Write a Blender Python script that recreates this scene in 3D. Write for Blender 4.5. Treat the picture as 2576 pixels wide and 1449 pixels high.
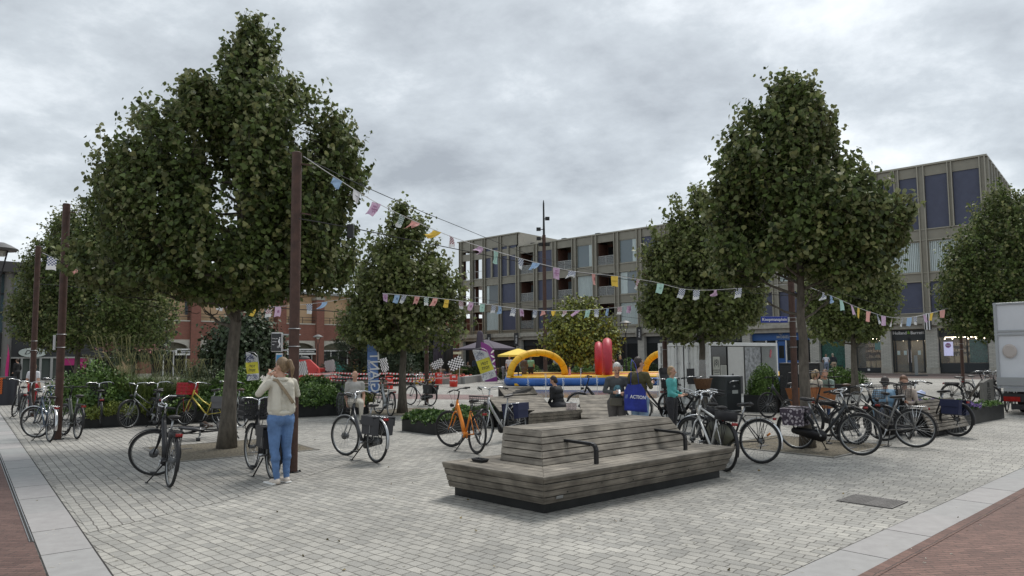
import bpy, bmesh, math, random
import numpy as np
from mathutils import Vector, Matrix, Euler, noise
R = math.radians
PI = math.pi
S = bpy.context.scene
for o in list(bpy.data.objects): bpy.data.objects.remove(o)

# ---------------------------------------------------------------- camera
F_, PIT, SH, ROLL, CH = 1744.0, .0734, 43.2, -.0078, 1.70
cam = bpy.data.cameras.new('camera'); camo = bpy.data.objects.new('camera', cam)
S.collection.objects.link(camo); S.camera = camo
cam.sensor_width = 36; cam.lens = 36*F_/2576; cam.shift_y = SH/2576
cam.clip_start = .05; cam.clip_end = 3000
camo.matrix_world = Matrix.Translation((0, 0, CH)) @ Matrix.Rotation(PI/2+PIT, 4, 'X') @ Matrix.Rotation(ROLL, 4, 'Z')

# ---------------------------------------------------------------- sky, sun, exposure
SUN_EL, SUN_AZ = R(58), R(-60)
w = bpy.data.worlds.new('World'); S.world = w; w.use_nodes = True
nt = w.node_tree; N = nt.nodes; L = nt.links
bg = N['Background']; bg.inputs['Strength'].default_value = .12
sky = N.new('ShaderNodeTexSky'); sky.sky_type = 'NISHITA'; sky.sun_disc = False
sky.sun_elevation = SUN_EL; sky.sun_rotation = R(30)
tc = N.new('ShaderNodeTexCoord'); sp = N.new('ShaderNodeSeparateXYZ'); L.new(tc.outputs['Generated'], sp.inputs[0])
mz = N.new('ShaderNodeMath'); mz.operation = 'MAXIMUM'; L.new(sp.outputs[2], mz.inputs[0]); mz.inputs[1].default_value = .0
ma = N.new('ShaderNodeMath'); ma.operation = 'ADD'; L.new(mz.outputs[0], ma.inputs[0]); ma.inputs[1].default_value = .34
def div(a):
    d = N.new('ShaderNodeMath'); d.operation = 'DIVIDE'; L.new(a, d.inputs[0]); L.new(ma.outputs[0], d.inputs[1]); return d.outputs[0]
cb = N.new('ShaderNodeCombineXYZ'); L.new(div(sp.outputs[0]), cb.inputs[0]); L.new(div(sp.outputs[1]), cb.inputs[1])
def nz(scale, det, rough, dist, off):
    mp = N.new('ShaderNodeMapping'); L.new(cb.outputs[0], mp.inputs[0]); mp.inputs['Location'].default_value = off
    mp.inputs['Rotation'].default_value = (0, 0, R(25)); mp.inputs['Scale'].default_value = (1, 1.15, 1)
    n = N.new('ShaderNodeTexNoise'); L.new(mp.outputs[0], n.inputs['Vector'])
    n.inputs['Scale'].default_value = scale; n.inputs['Detail'].default_value = det
    n.inputs['Roughness'].default_value = rough; n.inputs['Distortion'].default_value = dist
    return n.outputs['Fac']
n1 = nz(1.1, 9, .6, .15, (3.3, 1.7, 0)); n2 = nz(3.4, 9, .62, .1, (7.1, 4.2, 2))
ad = N.new('ShaderNodeMix'); ad.data_type = 'FLOAT'; ad.inputs[0].default_value = .45; L.new(n1, ad.inputs[2]); L.new(n2, ad.inputs[3])
rp = N.new('ShaderNodeValToRGB'); L.new(ad.outputs[0], rp.inputs[0])
e = rp.color_ramp.elements; e[0].position = .35; e[0].color = (.26, .28, .30, 1); e[1].position = .63; e[1].color = (.68, .71, .73, 1)
q = e.new(.50); q.color = (.42, .452, .475, 1)
sc_ = N.new('ShaderNodeVectorMath'); sc_.operation = 'SCALE'; L.new(rp.outputs[0], sc_.inputs[0]); sc_.inputs['Scale'].default_value = 7.6
mx = N.new('ShaderNodeMix'); mx.data_type = 'RGBA'; mx.inputs[0].default_value = .93
L.new(sky.outputs[0], mx.inputs[6]); L.new(sc_.outputs[0], mx.inputs[7]); L.new(mx.outputs[2], bg.inputs['Color'])
sl = bpy.data.lights.new('sun', 'SUN'); sl.energy = 1.5; sl.angle = R(24); sl.color = (1, .96, .9)
so = bpy.data.objects.new('sun', sl); S.collection.objects.link(so)
so.rotation_euler = (R(90)-SUN_EL, 0, R(150))
S.view_settings.view_transform = 'Standard'; S.view_settings.look = 'None'
S.view_settings.exposure = 0.78; S.view_settings.gamma = 1
S.cycles.max_bounces = 6; S.cycles.transparent_max_bounces = 12; S.cycles.caustics_reflective = False; S.cycles.caustics_refractive = False

# ---------------------------------------------------------------- picture <-> place
def ray(u, v):
    X = u-1288; Y = 724.5+SH-v; c, s = math.cos(ROLL), math.sin(ROLL)
    X, Y = X*c-Y*s, X*s+Y*c
    return Vector((X/F_, math.cos(PIT)-Y/F_*math.sin(PIT), math.sin(PIT)+Y/F_*math.cos(PIT)))
def G(u, v, z=0.0):
    d = ray(u, v); k = (z-CH)/d.z; return Vector((d.x*k, d.y*k, z))
def A(u, v, y):
    d = ray(u, v); k = y/d.y; return Vector((d.x*k, y, d.z*k+CH))
def z3(x, y): return ((1600+x/1.932)/1.5528, (1500+y/1.932)/1.5528)

# ---------------------------------------------------------------- helpers
_m = {}
def mat(name, col=(.5, .5, .5), rough=.6, metal=0, var=0, vs=6, bump=0, bs=40, sx=None, alpha=None, emit=0, island=0, back=None, trans=0, spec=None, coat=0, tl=0):
    if name in _m: return _m[name]
    m = bpy.data.materials.new(name); m.use_nodes = True; n = m.node_tree.nodes; l = m.node_tree.links
    b = n['Principled BSDF']; b.inputs['Base Color'].default_value = (*col, 1)
    b.inputs['Roughness'].default_value = rough; b.inputs['Metallic'].default_value = metal
    if spec is not None: b.inputs['Specular IOR Level'].default_value = spec
    if coat: b.inputs['Coat Weight'].default_value = coat
    if emit: b.inputs['Emission Color'].default_value = (*col, 1); b.inputs['Emission Strength'].default_value = emit
    if alpha is not None: b.inputs['Alpha'].default_value = alpha
    if trans: b.inputs['Transmission Weight'].default_value = trans
    out = None
    def rgb(a, c, fac):
        k = n.new('ShaderNodeMix'); k.data_type = 'RGBA'
        k.inputs[6].default_value = (*a, 1); k.inputs[7].default_value = (*c, 1); l.new(fac, k.inputs[0]); return k.outputs[2]
    if var or bump:
        t = n.new('ShaderNodeTexCoord'); mp = n.new('ShaderNodeMapping'); l.new(t.outputs['Object'], mp.inputs[0])
        if sx: mp.inputs['Scale'].default_value = sx
    if var:
        x = n.new('ShaderNodeTexNoise'); x.inputs['Scale'].default_value = vs; x.inputs['Detail'].default_value = 6; x.inputs['Roughness'].default_value = .62
        l.new(mp.outputs[0], x.inputs['Vector'])
        mr = n.new('ShaderNodeMapRange'); mr.inputs[1].default_value = .3; mr.inputs[2].default_value = .7; l.new(x.outputs['Fac'], mr.inputs[0])
        out = rgb([c*(1-var) for c in col], [min(1, c*(1+var)) for c in col], mr.outputs[0])
    if island:
        g = n.new('ShaderNodeNewGeometry'); 
        hi = [min(1, c*(1+island)) for c in col]; hi[0] = min(1, hi[0]*1.12)
        a = rgb([c*(1-island) for c in col], hi, g.outputs['Random Per Island'])
        if out is not None:
            k = n.new('ShaderNodeMix'); k.data_type = 'RGBA'; k.inputs[0].default_value = .5; l.new(out, k.inputs[6]); l.new(a, k.inputs[7]); out = k.outputs[2]
        else: out = a
        if back:
            k = n.new('ShaderNodeMix'); k.data_type = 'RGBA'; l.new(g.outputs['Backfacing'], k.inputs[0]); l.new(out, k.inputs[6]); k.inputs[7].default_value = (*back, 1); out = k.outputs[2]
    if out is not None: l.new(out, b.inputs['Base Color'])
    if bump:
        x = n.new('ShaderNodeTexNoise'); x.inputs['Scale'].default_value = bs; x.inputs['Detail'].default_value = 5; l.new(mp.outputs[0], x.inputs['Vector'])
        bp = n.new('ShaderNodeBump'); bp.inputs['Strength'].default_value = bump; bp.inputs['Distance'].default_value = .02
        l.new(x.outputs['Fac'], bp.inputs['Height']); l.new(bp.outputs[0], b.inputs['Normal'])
    if tl:
        q_ = n.new('ShaderNodeBsdfTranslucent'); k = n.new('ShaderNodeMixShader'); k.inputs[0].default_value = tl; l.new(out, q_.inputs[0]); l.new(b.outputs[0], k.inputs[1]); l.new(q_.outputs[0], k.inputs[2]); l.new(k.outputs[0], n['Material Output'].inputs[0])
    _m[name] = m; return m

def link(o, parent=None):
    S.collection.objects.link(o)
    if parent is not None: o.parent = parent
    return o
def tag(o, label=None, cat=None, group=None, kind=None):
    if label: o['label'] = label
    if cat: o['category'] = cat
    if group: o['group'] = group
    if kind: o['kind'] = kind
    return o
def thing(name, label, cat, loc=(0, 0, 0), rz=0, group=None):
    o = bpy.data.objects.new(name, None); o.empty_display_size = .1
    o.location = loc; o.rotation_euler = (0, 0, rz); return tag(link(o), label, cat, group)
class MB:
    def __init__(s): s.v = []; s.f = []; s.m = []; s.mi = 0
    def add(s, vs, fs):
        k = len(s.v); s.v += [tuple(p) for p in vs]; s.f += [[i+k for i in f] for f in fs]; s.m += [s.mi]*len(fs); return s
    def box(s, c, d, rot=None, tap=1):
        x, y, z = d[0]/2, d[1]/2, d[2]/2
        vs = [Vector((i*x*(tap if k > 0 else 1), j*y*(tap if k > 0 else 1), k*z)) for i in (-1, 1) for j in (-1, 1) for k in (-1, 1)]
        if rot is not None: vs = [rot @ p for p in vs]
        c = Vector(c)
        return s.add([p+c for p in vs], [(0, 1, 3, 2), (4, 6, 7, 5), (0, 4, 5, 1), (2, 3, 7, 6), (0, 2, 6, 4), (1, 5, 7, 3)])
    def bar(s, a, b, w, h=None, up=(0, 0, 1)):
        a, b = Vector(a), Vector(b); h = h or w; d = (b-a); ln = d.length; d.normalize(); u = Vector(up)
        sd = d.cross(u)
        if sd.length < 1e-4: sd = d.cross(Vector((1, 0, 0)))
        sd.normalize(); u = sd.cross(d)
        m = Matrix((d, sd, u)).transposed()
        return s.box((a+b)/2, (ln, w, h), m)
    def tube(s, pts, r, n=8, cap=True, sq=1):
        pts = [Vector(p) for p in pts]; k = len(pts)
        rs = r if isinstance(r, (list, tuple)) else [r]*k
        ring = []; pu = None
        for i, p in enumerate(pts):
            d = (pts[min(i+1, k-1)]-pts[max(i-1, 0)]).normalized()
            if pu is None: pu = d.orthogonal().normalized()
            else:
                pu = (pu-d*pu.dot(d))
                pu = pu.normalized() if pu.length > 1e-5 else d.orthogonal().normalized()
            w_ = d.cross(pu)
            ring.append([p+(pu*math.cos(2*PI*j/n)+w_*math.sin(2*PI*j/n)*sq)*rs[i] for j in range(n)])
        vs = [q for g in ring for q in g]
        fs = [(i*n+j, i*n+(j+1) % n, (i+1)*n+(j+1) % n, (i+1)*n+j) for i in range(k-1) for j in range(n)]
        if cap: fs += [list(range(n))[::-1], [(k-1)*n+j for j in range(n)]]
        return s.add(vs, fs)
    def lathe(s, prof, c=(0, 0, 0), n=16, rot=None, sy=1):
        c = Vector(c); vs = []
        for (r, z) in prof:
            for j in range(n):
                p = Vector((r*math.cos(2*PI*j/n), r*sy*math.sin(2*PI*j/n), z)); vs.append((rot @ p if rot is not None else p)+c)
        k = len(prof)
        fs = [(i*n+j, i*n+(j+1) % n, (i+1)*n+(j+1) % n, (i+1)*n+j) for i in range(k-1) for j in range(n)]
        fs += [list(range(n))[::-1], [(k-1)*n+j for j in range(n)]]
        return s.add(vs, fs)
    def torus(s, c, R_, r, ax='Y', n=36, m=8, a0=0, a1=2*PI, sq=1):
        full = abs(a1-a0-2*PI) < 1e-6; k = n if full else n+1; vs = []
        for i in range(k):
            a = a0+(a1-a0)*i/n
            for j in range(m):
                b = 2*PI*j/m; rr = R_+r*math.cos(b); h = r*sq*math.sin(b)
                p = {'Y': (rr*math.cos(a), h, rr*math.sin(a)), 'Z': (rr*math.cos(a), rr*math.sin(a), h), 'X': (h, rr*math.cos(a), rr*math.sin(a))}[ax]
                vs.append(Vector(p)+Vector(c))
        fs = [(i*m+j, i*m+(j+1) % m, ((i+1) % k)*m+(j+1) % m, ((i+1) % k)*m+j) for i in range(n) for j in range(m)]
        return s.add(vs, fs)
    def ball(s, c, r, n=12, rot=None):
        if not isinstance(r, (tuple, list)): r = (r, r, r)
        k = n//2+1; vs = []; c = Vector(c)
        for i in range(k):
            a = PI*i/(k-1)
            a = min(max(a, .06), PI-.06)
            for j in range(n):
                p = Vector((r[0]*math.sin(a)*math.cos(2*PI*j/n), r[1]*math.sin(a)*math.sin(2*PI*j/n), r[2]*math.cos(a)))
                vs.append((rot @ p if rot is not None else p)+c)
        fs = [(i*n+(j+1) % n, i*n+j, (i+1)*n+j, (i+1)*n+(j+1) % n) for i in range(k-1) for j in range(n)]
        fs += [list(range(n)), [(k-1)*n+j for j in range(n)][::-1]]
        return s.add(vs, fs)
    def prism(s, poly, z0, z1):
        n = len(poly); vs = [(p[0], p[1], z0) for p in poly]+[(p[0], p[1], z1) for p in poly]
        a = sum(poly[i][0]*poly[(i+1) % n][1]-poly[(i+1) % n][0]*poly[i][1] for i in range(n))
        fs = [(i, (i+1) % n, n+(i+1) % n, n+i) for i in range(n)]+[list(range(n))[::-1], list(range(n, 2*n))]
        if a < 0: fs = [list(f)[::-1] for f in fs]
        return s.add(vs, fs)
    def plate(s, pts, off):  # polygon in 3D thickened by vector off
        pts = [Vector(p) for p in pts]; off = Vector(off); n = len(pts)
        return s.add(pts+[p+off for p in pts], [list(range(n)), list(range(n, 2*n))[::-1]]+[(i, n+i, n+(i+1) % n, (i+1) % n) for i in range(n)])
    def mesh(s, name, mats, smooth=False):
        me = bpy.data.meshes.new(name); me.from_pydata(s.v, [], s.f)
        for m in (mats if isinstance(mats, (list, tuple)) else [mats]): me.materials.append(m)
        if s.m and max(s.m): me.polygons.foreach_set('material_index', s.m)
        if smooth is True: me.polygons.foreach_set('use_smooth', [True]*len(s.f))
        elif smooth:
            me.polygons.foreach_set('use_smooth', [True]*len(s.f)); me.update(); me.set_sharp_from_angle(angle=smooth)
        me.update(); return me
    def build(s, name, mats, parent=None, smooth=False, bevel=0):
        o = bpy.data.objects.new(name, s.mesh(name, mats, smooth))
        if bevel:
            b = o.modifiers.new('bevel', 'BEVEL'); b.width = bevel; b.segments = 2; b.limit_method = 'ANGLE'
        return link(o, parent)
def obj(name, me, parent=None, loc=None, rot=None):
    o = bpy.data.objects.new(name, me); link(o, parent)
    if loc is not None: o.location = loc
    if rot is not None: o.rotation_euler = rot
    return o
def text(s, size, m, parent=None, loc=(0, 0, 0), rot=(0, 0, 0), ext=.002, name='lettering', align='CENTER', sx=1, shear=0):
    c = bpy.data.curves.new('t', 'FONT'); c.body = s; c.size = size; c.extrude = ext; c.align_x = align; c.align_y = 'CENTER'; c.resolution_u = 2; c.shear = shear; c.offset = size*.012
    t = bpy.data.objects.new('t', c); S.collection.objects.link(t)
    me = bpy.data.meshes.new_from_object(t.evaluated_get(bpy.context.evaluated_depsgraph_get()))
    bpy.data.objects.remove(t); me.materials.clear(); me.materials.append(m)
    o = obj(name, me, parent, loc, rot); o.scale = (sx, 1, 1); return o
SM = R(35)

# ---------------------------------------------------------------- materials
M = dict(
 black=mat('black_metal', (.018, .018, .02), .38, .3), rubber=mat('rubber', (.02, .02, .021), .75), rim=mat('rim_steel', (.30, .31, .31), .4, .85),
 rimb=mat('rim_black', (.03, .03, .03), .35, .6), chrome=mat('chrome', (.62, .63, .64), .22, 1), alu=mat('aluminium', (.42, .43, .44), .4, .8),
 plastic=mat('black_plastic', (.022, .022, .024), .5, bump=.1), leather=mat('saddle_vinyl', (.025, .023, .023), .45, bump=.15, bs=80), brownl=mat('brown_leather', (.07, .035, .02), .5),
 redl=mat('red_lens', (.26, .012, .01), .2), white=mat('white_paint', (.75, .75, .73), .35, var=.06), grip=mat('rubber_grip', (.03, .03, .03), .8),
 wood=mat('weathered_wood', (.205, .190, .168), .82, var=.5, vs=3.2, bump=.5, bs=12, sx=(.9, 14, 14)),
 corten=mat('rusted_steel', (.072, .036, .026), .62, .1, var=.35, vs=9, bump=.15), steel=mat('dark_planter_steel', (.02, .021, .021), .45, .4, var=.5, vs=3),
 stonekerb=mat('granite', (.30, .305, .30), .75, island=.12, var=.2, vs=7, bump=.1, bs=120), sand=mat('rolled_gravel', (.16, .138, .10), .95, var=.65, vs=22, bump=.9, bs=90),
 bark=mat('bark', (.115, .10, .08), .9, var=.45, vs=14, bump=.7, bs=26, sx=(1, 1, .35)), bark2=mat('dark_bark', (.045, .038, .03), .95, var=.4, vs=10, bump=.6, bs=26),
 leaf=mat('linden_leaf', (.072, .112, .030), .5, island=.7, back=(.20, .235, .10), spec=.25, tl=.3),
 leaf2=mat('linden_leaf_pale', (.105, .145, .042), .5, island=.65, back=(.25, .285, .13), spec=.25, tl=.3),
 leafp=mat('linden_leaf_palest', (.17, .195, .075), .5, island=.5, back=(.27, .29, .16), spec=.3, tl=.3),  # palest leaf tone, given most often to the outermost shoots
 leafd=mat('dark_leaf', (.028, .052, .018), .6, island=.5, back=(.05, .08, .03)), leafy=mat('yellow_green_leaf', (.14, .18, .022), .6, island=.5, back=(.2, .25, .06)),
 leafg=mat('green_leaf', (.115, .21, .046), .55, island=.45, back=(.07, .13, .04)), grass=mat('grass_blade', (.17, .24, .065), .6, island=.5, back=(.12, .15, .06)),
 straw=mat('dry_grass', (.17, .18, .075), .8, island=.4), pine=mat('pine_needle', (.035, .06, .03), .7, island=.4), purple=mat('purple_flower', (.2, .14, .36), .7, island=.4),
 soil=mat('soil', (.03, .022, .016), 1, var=.4, vs=30, bump=.5), skin=mat('skin', (.52, .30, .21), .55, var=.06, vs=20), skin2=mat('skin_dark', (.3, .16, .10), .55),
)
# ================================================================ GROUND
def pave(name, rot, bw, rh, c1, c2, mortar, msize, stain=.25, herring=False, rot2=None, plane=None):
    m = bpy.data.materials.new(name); m.use_nodes = True; n = m.node_tree.nodes; l = m.node_tree.links; b = n['Principled BSDF']
    t = n.new('ShaderNodeTexCoord')
    wob = n.new('ShaderNodeTexNoise'); wob.inputs['Scale'].default_value = 7; wob.inputs['Detail'].default_value = 2; l.new(t.outputs['Object'], wob.inputs['Vector'])
    wm = n.new('ShaderNodeVectorMath'); wm.operation = 'MULTIPLY_ADD'; l.new(wob.outputs['Color'], wm.inputs[0]); wm.inputs[1].default_value = (.035, .035, 0); l.new(t.outputs['Object'], wm.inputs[2])
    def brick(r, off):
        mp = n.new('ShaderNodeMapping'); mp.inputs['Rotation'].default_value = (0, 0, -r); mp.inputs['Location'].default_value = (off, off*1.3, 0); l.new(wm.outputs[0], mp.inputs[0])
        k = n.new('ShaderNodeTexBrick'); l.new(mp.outputs[0], k.inputs['Vector']); k.offset = .5; k.squash = .75; k.squash_frequency = 5
        k.inputs['Scale'].default_value = 1; k.inputs['Brick Width'].default_value = bw; k.inputs['Row Height'].default_value = rh
        k.inputs['Mortar Size'].default_value = msize; k.inputs['Mortar Smooth'].default_value = .25; k.inputs['Bias'].default_value = 0
        k.inputs['Color1'].default_value = (*c1, 1); k.inputs['Color2'].default_value = (*c2, 1); k.inputs['Mortar'].default_value = (*mortar, 1); return k
    k = brick(rot, 0); col, fac = k.outputs['Color'], k.outputs['Fac']
    if rot2 is not None:
        k2 = brick(rot2, .03)
        d = n.new('ShaderNodeVectorMath'); d.operation = 'DOT_PRODUCT'; l.new(t.outputs['Object'], d.inputs[0]); d.inputs[1].default_value = plane[0]
        g = n.new('ShaderNodeMath'); g.operation = 'GREATER_THAN'; l.new(d.outputs['Value'], g.inputs[0]); g.inputs[1].default_value = plane[1]
        a = n.new('ShaderNodeMix'); a.data_type = 'RGBA'; l.new(g.outputs[0], a.inputs[0]); l.new(col, a.inputs[6]); l.new(k2.outputs['Color'], a.inputs[7]); col = a.outputs[2]
        a = n.new('ShaderNodeMix'); a.data_type = 'FLOAT'; l.new(g.outputs[0], a.inputs[0]); l.new(fac, a.inputs[2]); l.new(k2.outputs['Fac'], a.inputs[3]); fac = a.outputs[0]
    def mul(col, scale, lo, hi, det=5):
        x = n.new('ShaderNodeTexNoise'); x.inputs['Scale'].default_value = scale; x.inputs['Detail'].default_value = det; l.new(t.outputs['Object'], x.inputs['Vector'])
        r_ = n.new('ShaderNodeMapRange'); r_.inputs[1].default_value = .3; r_.inputs[2].default_value = .7; r_.inputs[3].default_value = lo; r_.inputs[4].default_value = hi; l.new(x.outputs['Fac'], r_.inputs[0])
        v = n.new('ShaderNodeVectorMath'); v.operation = 'SCALE'; l.new(col, v.inputs[0]); l.new(r_.outputs[0], v.inputs['Scale']); return v.outputs[0]
    col = mul(col, .45, 1-stain, 1+stain*.5); col = mul(col, 3.1, 1-stain*.6, 1.08); col = mul(col, 90, .78, 1.18, 3)
    # dark chewing-gum spots
    vo = n.new('ShaderNodeTexVoronoi'); vo.inputs['Scale'].default_value = 1.7; l.new(t.outputs['Object'], vo.inputs['Vector'])
    lt = n.new('ShaderNodeMath'); lt.operation = 'LESS_THAN'; l.new(vo.outputs['Distance'], lt.inputs[0]); lt.inputs[1].default_value = .035
    a = n.new('ShaderNodeMix'); a.data_type = 'RGBA'; l.new(lt.outputs[0], a.inputs[0]); l.new(col, a.inputs[6]); a.inputs[7].default_value = (.12, .12, .12, 1)
    col = a.outputs[2]
    for sc2, th, dk in ((.37, .10, .72), (5.2, .05, .62)):   # spilled patches and small spots
        wv2 = n.new('ShaderNodeTexVoronoi'); wv2.inputs['Scale'].default_value = sc2; wv2.inputs['Randomness'].default_value = 1
        dn = n.new('ShaderNodeTexNoise'); dn.inputs['Scale'].default_value = 3.0 if sc2 < 1 else 30; dn.inputs['Detail'].default_value = 4; l.new(t.outputs['Object'], dn.inputs['Vector'])
        dm = n.new('ShaderNodeVectorMath'); dm.operation = 'MULTIPLY_ADD'; l.new(dn.outputs['Color'], dm.inputs[0]); dm.inputs[1].default_value = (.5, .5, 0) if sc2 < 1 else (.05, .05, 0); l.new(t.outputs['Object'], dm.inputs[2]); l.new(dm.outputs[0], wv2.inputs['Vector'])
        r2 = n.new('ShaderNodeMapRange'); r2.inputs[1].default_value = th*.4; r2.inputs[2].default_value = th*1.6; r2.inputs[3].default_value = dk; r2.inputs[4].default_value = 1; l.new(wv2.outputs['Distance'], r2.inputs[0])
        v2 = n.new('ShaderNodeVectorMath'); v2.operation = 'SCALE'; l.new(col, v2.inputs[0]); l.new(r2.outputs[0], v2.inputs['Scale']); col = v2.outputs[0]
    l.new(col, b.inputs['Base Color']); b.inputs['Roughness'].default_value = .78
    ns = n.new('ShaderNodeTexNoise'); ns.inputs['Scale'].default_value = 60; l.new(t.outputs['Object'], ns.inputs['Vector'])
    mm = n.new('ShaderNodeMath'); mm.operation = 'MULTIPLY_ADD'; l.new(ns.outputs['Fac'], mm.inputs[0]); mm.inputs[1].default_value = .35; 
    inv = n.new('ShaderNodeMath'); inv.operation = 'SUBTRACT'; inv.inputs[0].default_value = 1; l.new(fac, inv.inputs[1]); l.new(inv.outputs[0], mm.inputs[2])
    bp = n.new('ShaderNodeBump'); bp.inputs['Strength'].default_value = .55; bp.inputs['Distance'].default_value = .008; l.new(mm.outputs[0], bp.inputs['Height']); l.new(bp.outputs[0], b.inputs['Normal'])
    return m
def sheet(name, poly, z, m, kind='structure'):
    b = MB(); b.add([(p[0], p[1], z) for p in poly], [list(range(len(poly)))]); o = b.build(name, m)
    # make face point up
    if o.data.polygons[0].normal.z < 0: o.data.flip_normals()
    return tag(o, kind=kind)
d1 = Vector((math.cos(R(42)), math.sin(R(42)), 0)); d2 = Vector((math.cos(R(128.3)), math.sin(R(128.3)), 0))
Pr = G(1972, 1449); Pl = G(280, 1449)
nr = Vector((d1.y, -d1.x, 0)); nl = Vector((-d2.y, d2.x, 0))       # outward normals of the kerb bands
nl = nl if nl.x < 0 else -nl
# dividing line between the two sett fields on the left
q1, q2 = G(233, 1329), G(2576, 1120); dv = (q2-q1).normalized(); nn = Vector((-dv.y, dv.x, 0))
setts = pave('granite_setts', R(-42), .175, .108, (.295, .288, .266), (.42, .405, .366), (.13, .122, .108), .0065, .24)
settsL = pave('granite_setts_left', R(-51.7), .20, .115, (.30, .293, .272), (.415, .40, .363), (.125, .116, .103), .0072, .24)
sheet('ground', [(-700, -200), (700, -200), (700, 1500), (-700, 1500)], 0, setts)
# left sett field bounded by the kerb band and a bend line
b0 = G(225, 1340); b1 = G(560, 1262); b2 = G(800, 1190); b3 = G(1000, 1130); b4 = G(1010, 1085)
sheet('paving', [b0, b1, b2, b3, b4, G(600, 1040), G(0, 1000), Pl+d2*30], .004, settsL)
red = pave('red_clinker', R(-3), .21, .052, (.115, .062, .052), (.165, .095, .078), (.05, .04, .035), .004, .2)
redR = pave('red_clinker_right', R(7), .21, .052, (.15, .082, .066), (.215, .12, .095), (.05, .04, .035), .004, .2)
sheet('road', [Pr+nr*.40-d1*6, Pr+nr*.40+d1*60, Pr+nr*30+d1*60, Pr+nr*30-d1*6], .004, redR)
sheet('footway', [Pl+nl*.40-d2*4, Pl+nl*.40+d2*60, Pl+nl*30+d2*60, Pl+nl*30-d2*4], .004, red)
def band(name, P, d, nrm, w, n0, n1, m, z0=.006, lab=None):
    # a kerb band of separate slabs with joints, one object of the setting
    b = MB(); ln = 1.02
    for i in range(n0, n1):
        a = P+d*(i*ln+.004); c = P+d*((i+1)*ln-.004); z = z0+.004*((i*7) % 3)/3
        b.add([(a.x, a.y, z), (c.x, c.y, z), (c.x+nrm.x*w, c.y+nrm.y*w, z), (a.x+nrm.x*w, a.y+nrm.y*w, z)], [(0, 1, 2, 3)])
    a = P+d*n0*ln; c = P+d*n1*ln
    o = b.build(name, m)
    if o.data.polygons[0].normal.z < 0: o.data.flip_normals()
    tag(o, kind='structure')
    return o
band('kerb', Pr, d1, nr, .39, -2, 34, M['stonekerb']); band('kerb', Pl, d2, nl, .385, -2, 34, M['stonekerb'])
gap = mat('joint_dark', (.03, .028, .026), .9)
sheet('kerb_joint', [Pr-d1*2-nr*.012, Pr+d1*35-nr*.012, Pr+nr*.40+d1*35, Pr+nr*.40-d1*2], .0045, gap)
sheet('kerb_joint', [Pl-d2*2-nl*.015, Pl+d2*35-nl*.015, Pl+nl*.395+d2*35, Pl+nl*.395-d2*2], .0048, gap)
# running course of bricks beside the right band
rc = pave('brick_course', R(42), .105, .2, (.13, .07, .056), (.19, .105, .082), (.05, .04, .035), .004, .2)
sheet('brick_course', [Pr+nr*.392-d1*2, Pr+nr*.392+d1*35, Pr+nr*.50+d1*35, Pr+nr*.50-d1*2], .008, rc)
# slot drain
t = thing('slot_drain', 'narrow dark slot drain between grey kerb band and red bricks', 'drain')
b = MB(); s0 = G(91, 1363); L0 = (s0-Pl).dot(d2)
a = Pl+nl*.40+d2*L0; c = a+d2*14; m_ = Vector((0, 0, .006))
for off, w_ in ((.0, .008), (.028, .006)): b.bar(a+nl*off+m_, c+nl*off+m_, w_, .012)
b.build('rail', M['alu'], t); b = MB(); b.bar(a+nl*.014+m_*.6, c+nl*.014+m_*.6, .02, .006); b.build('slot', gap, t)
# manhole covers
mh = mat('cast_iron_cover', (.18, .172, .165), .6, .4, var=.3, vs=20)
def cover(c, ang, w_, h_, label):
    t = thing('manhole_cover', label, 'manhole cover', c+Vector((0, 0, -.001)), ang)
    b = MB(); b.box((0, 0, .002), (w_, h_, .006)); b.build('frame', gap, t)
    b = MB(); b.box((0, 0, .005), (w_-.03, h_-.03, .006))
    for i in range(int(w_/.028)):
        x = -w_/2+.03+i*.028
        for j in range(int(h_/.04)): b.box((x, -h_/2+.03+j*.04, .010), (.018, .026 if (i//5) % 2 else .034, .004))
    b.build('lid', mh, t)
cover(G(2193, 1262), R(-47), .60, .52, 'rectangular dark cast iron cover in the setts near the right kerb')
cover(G(96, 1094), R(20), .5, .4, 'small dark iron cover under the bikes at the left pole')
# tree pits
def pit(name, c, ang, s1, s2, label):
    t = thing(name, label, 'tree pit', Vector((c[0], c[1], .005)), ang)
    b = MB(); b.box((0, 0, .003), (s1, s2, .004)); b.build('gravel', M['sand'], t)
    b = MB()
    for sx_, sy_, dx, dy in ((0, s2/2, s1+.08, .05), (0, -s2/2, s1+.08, .05), (s1/2, 0, .05, s2), (-s1/2, 0, .05, s2)): b.box((sx_, sy_, .006), (dx, dy, .01))
    b.build('edging', mat('pit_edge', (.22, .21, .19), .8, var=.2), t)
    b = MB()
    for k, (x, y) in enumerate(((-s1*.28, s2*.2), (s1*.1, -s2*.36))):
        for i in range(8): b.box((x-.12+i*.034, y, .010), (.018, .11, .008))
    b.build('grille', mh, t)
pit('tree_pit', (G(570, 1128)+Vector((.1, -.1, 0))), R(36), 2.5, 2.4, 'square sandy gravel pit around the trunk of the largest tree')
pit('tree_pit', (G(2060, 1125)+Vector((-.2, .25, 0))), R(41), 2.3, 2.2, 'square gravel pit under parked bikes at the right big tree')
pit('tree_pit', G(1018, 1036), R(40), 2.4, 2.2, 'gravel pit around the middle tree behind the grey bikes')
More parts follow.
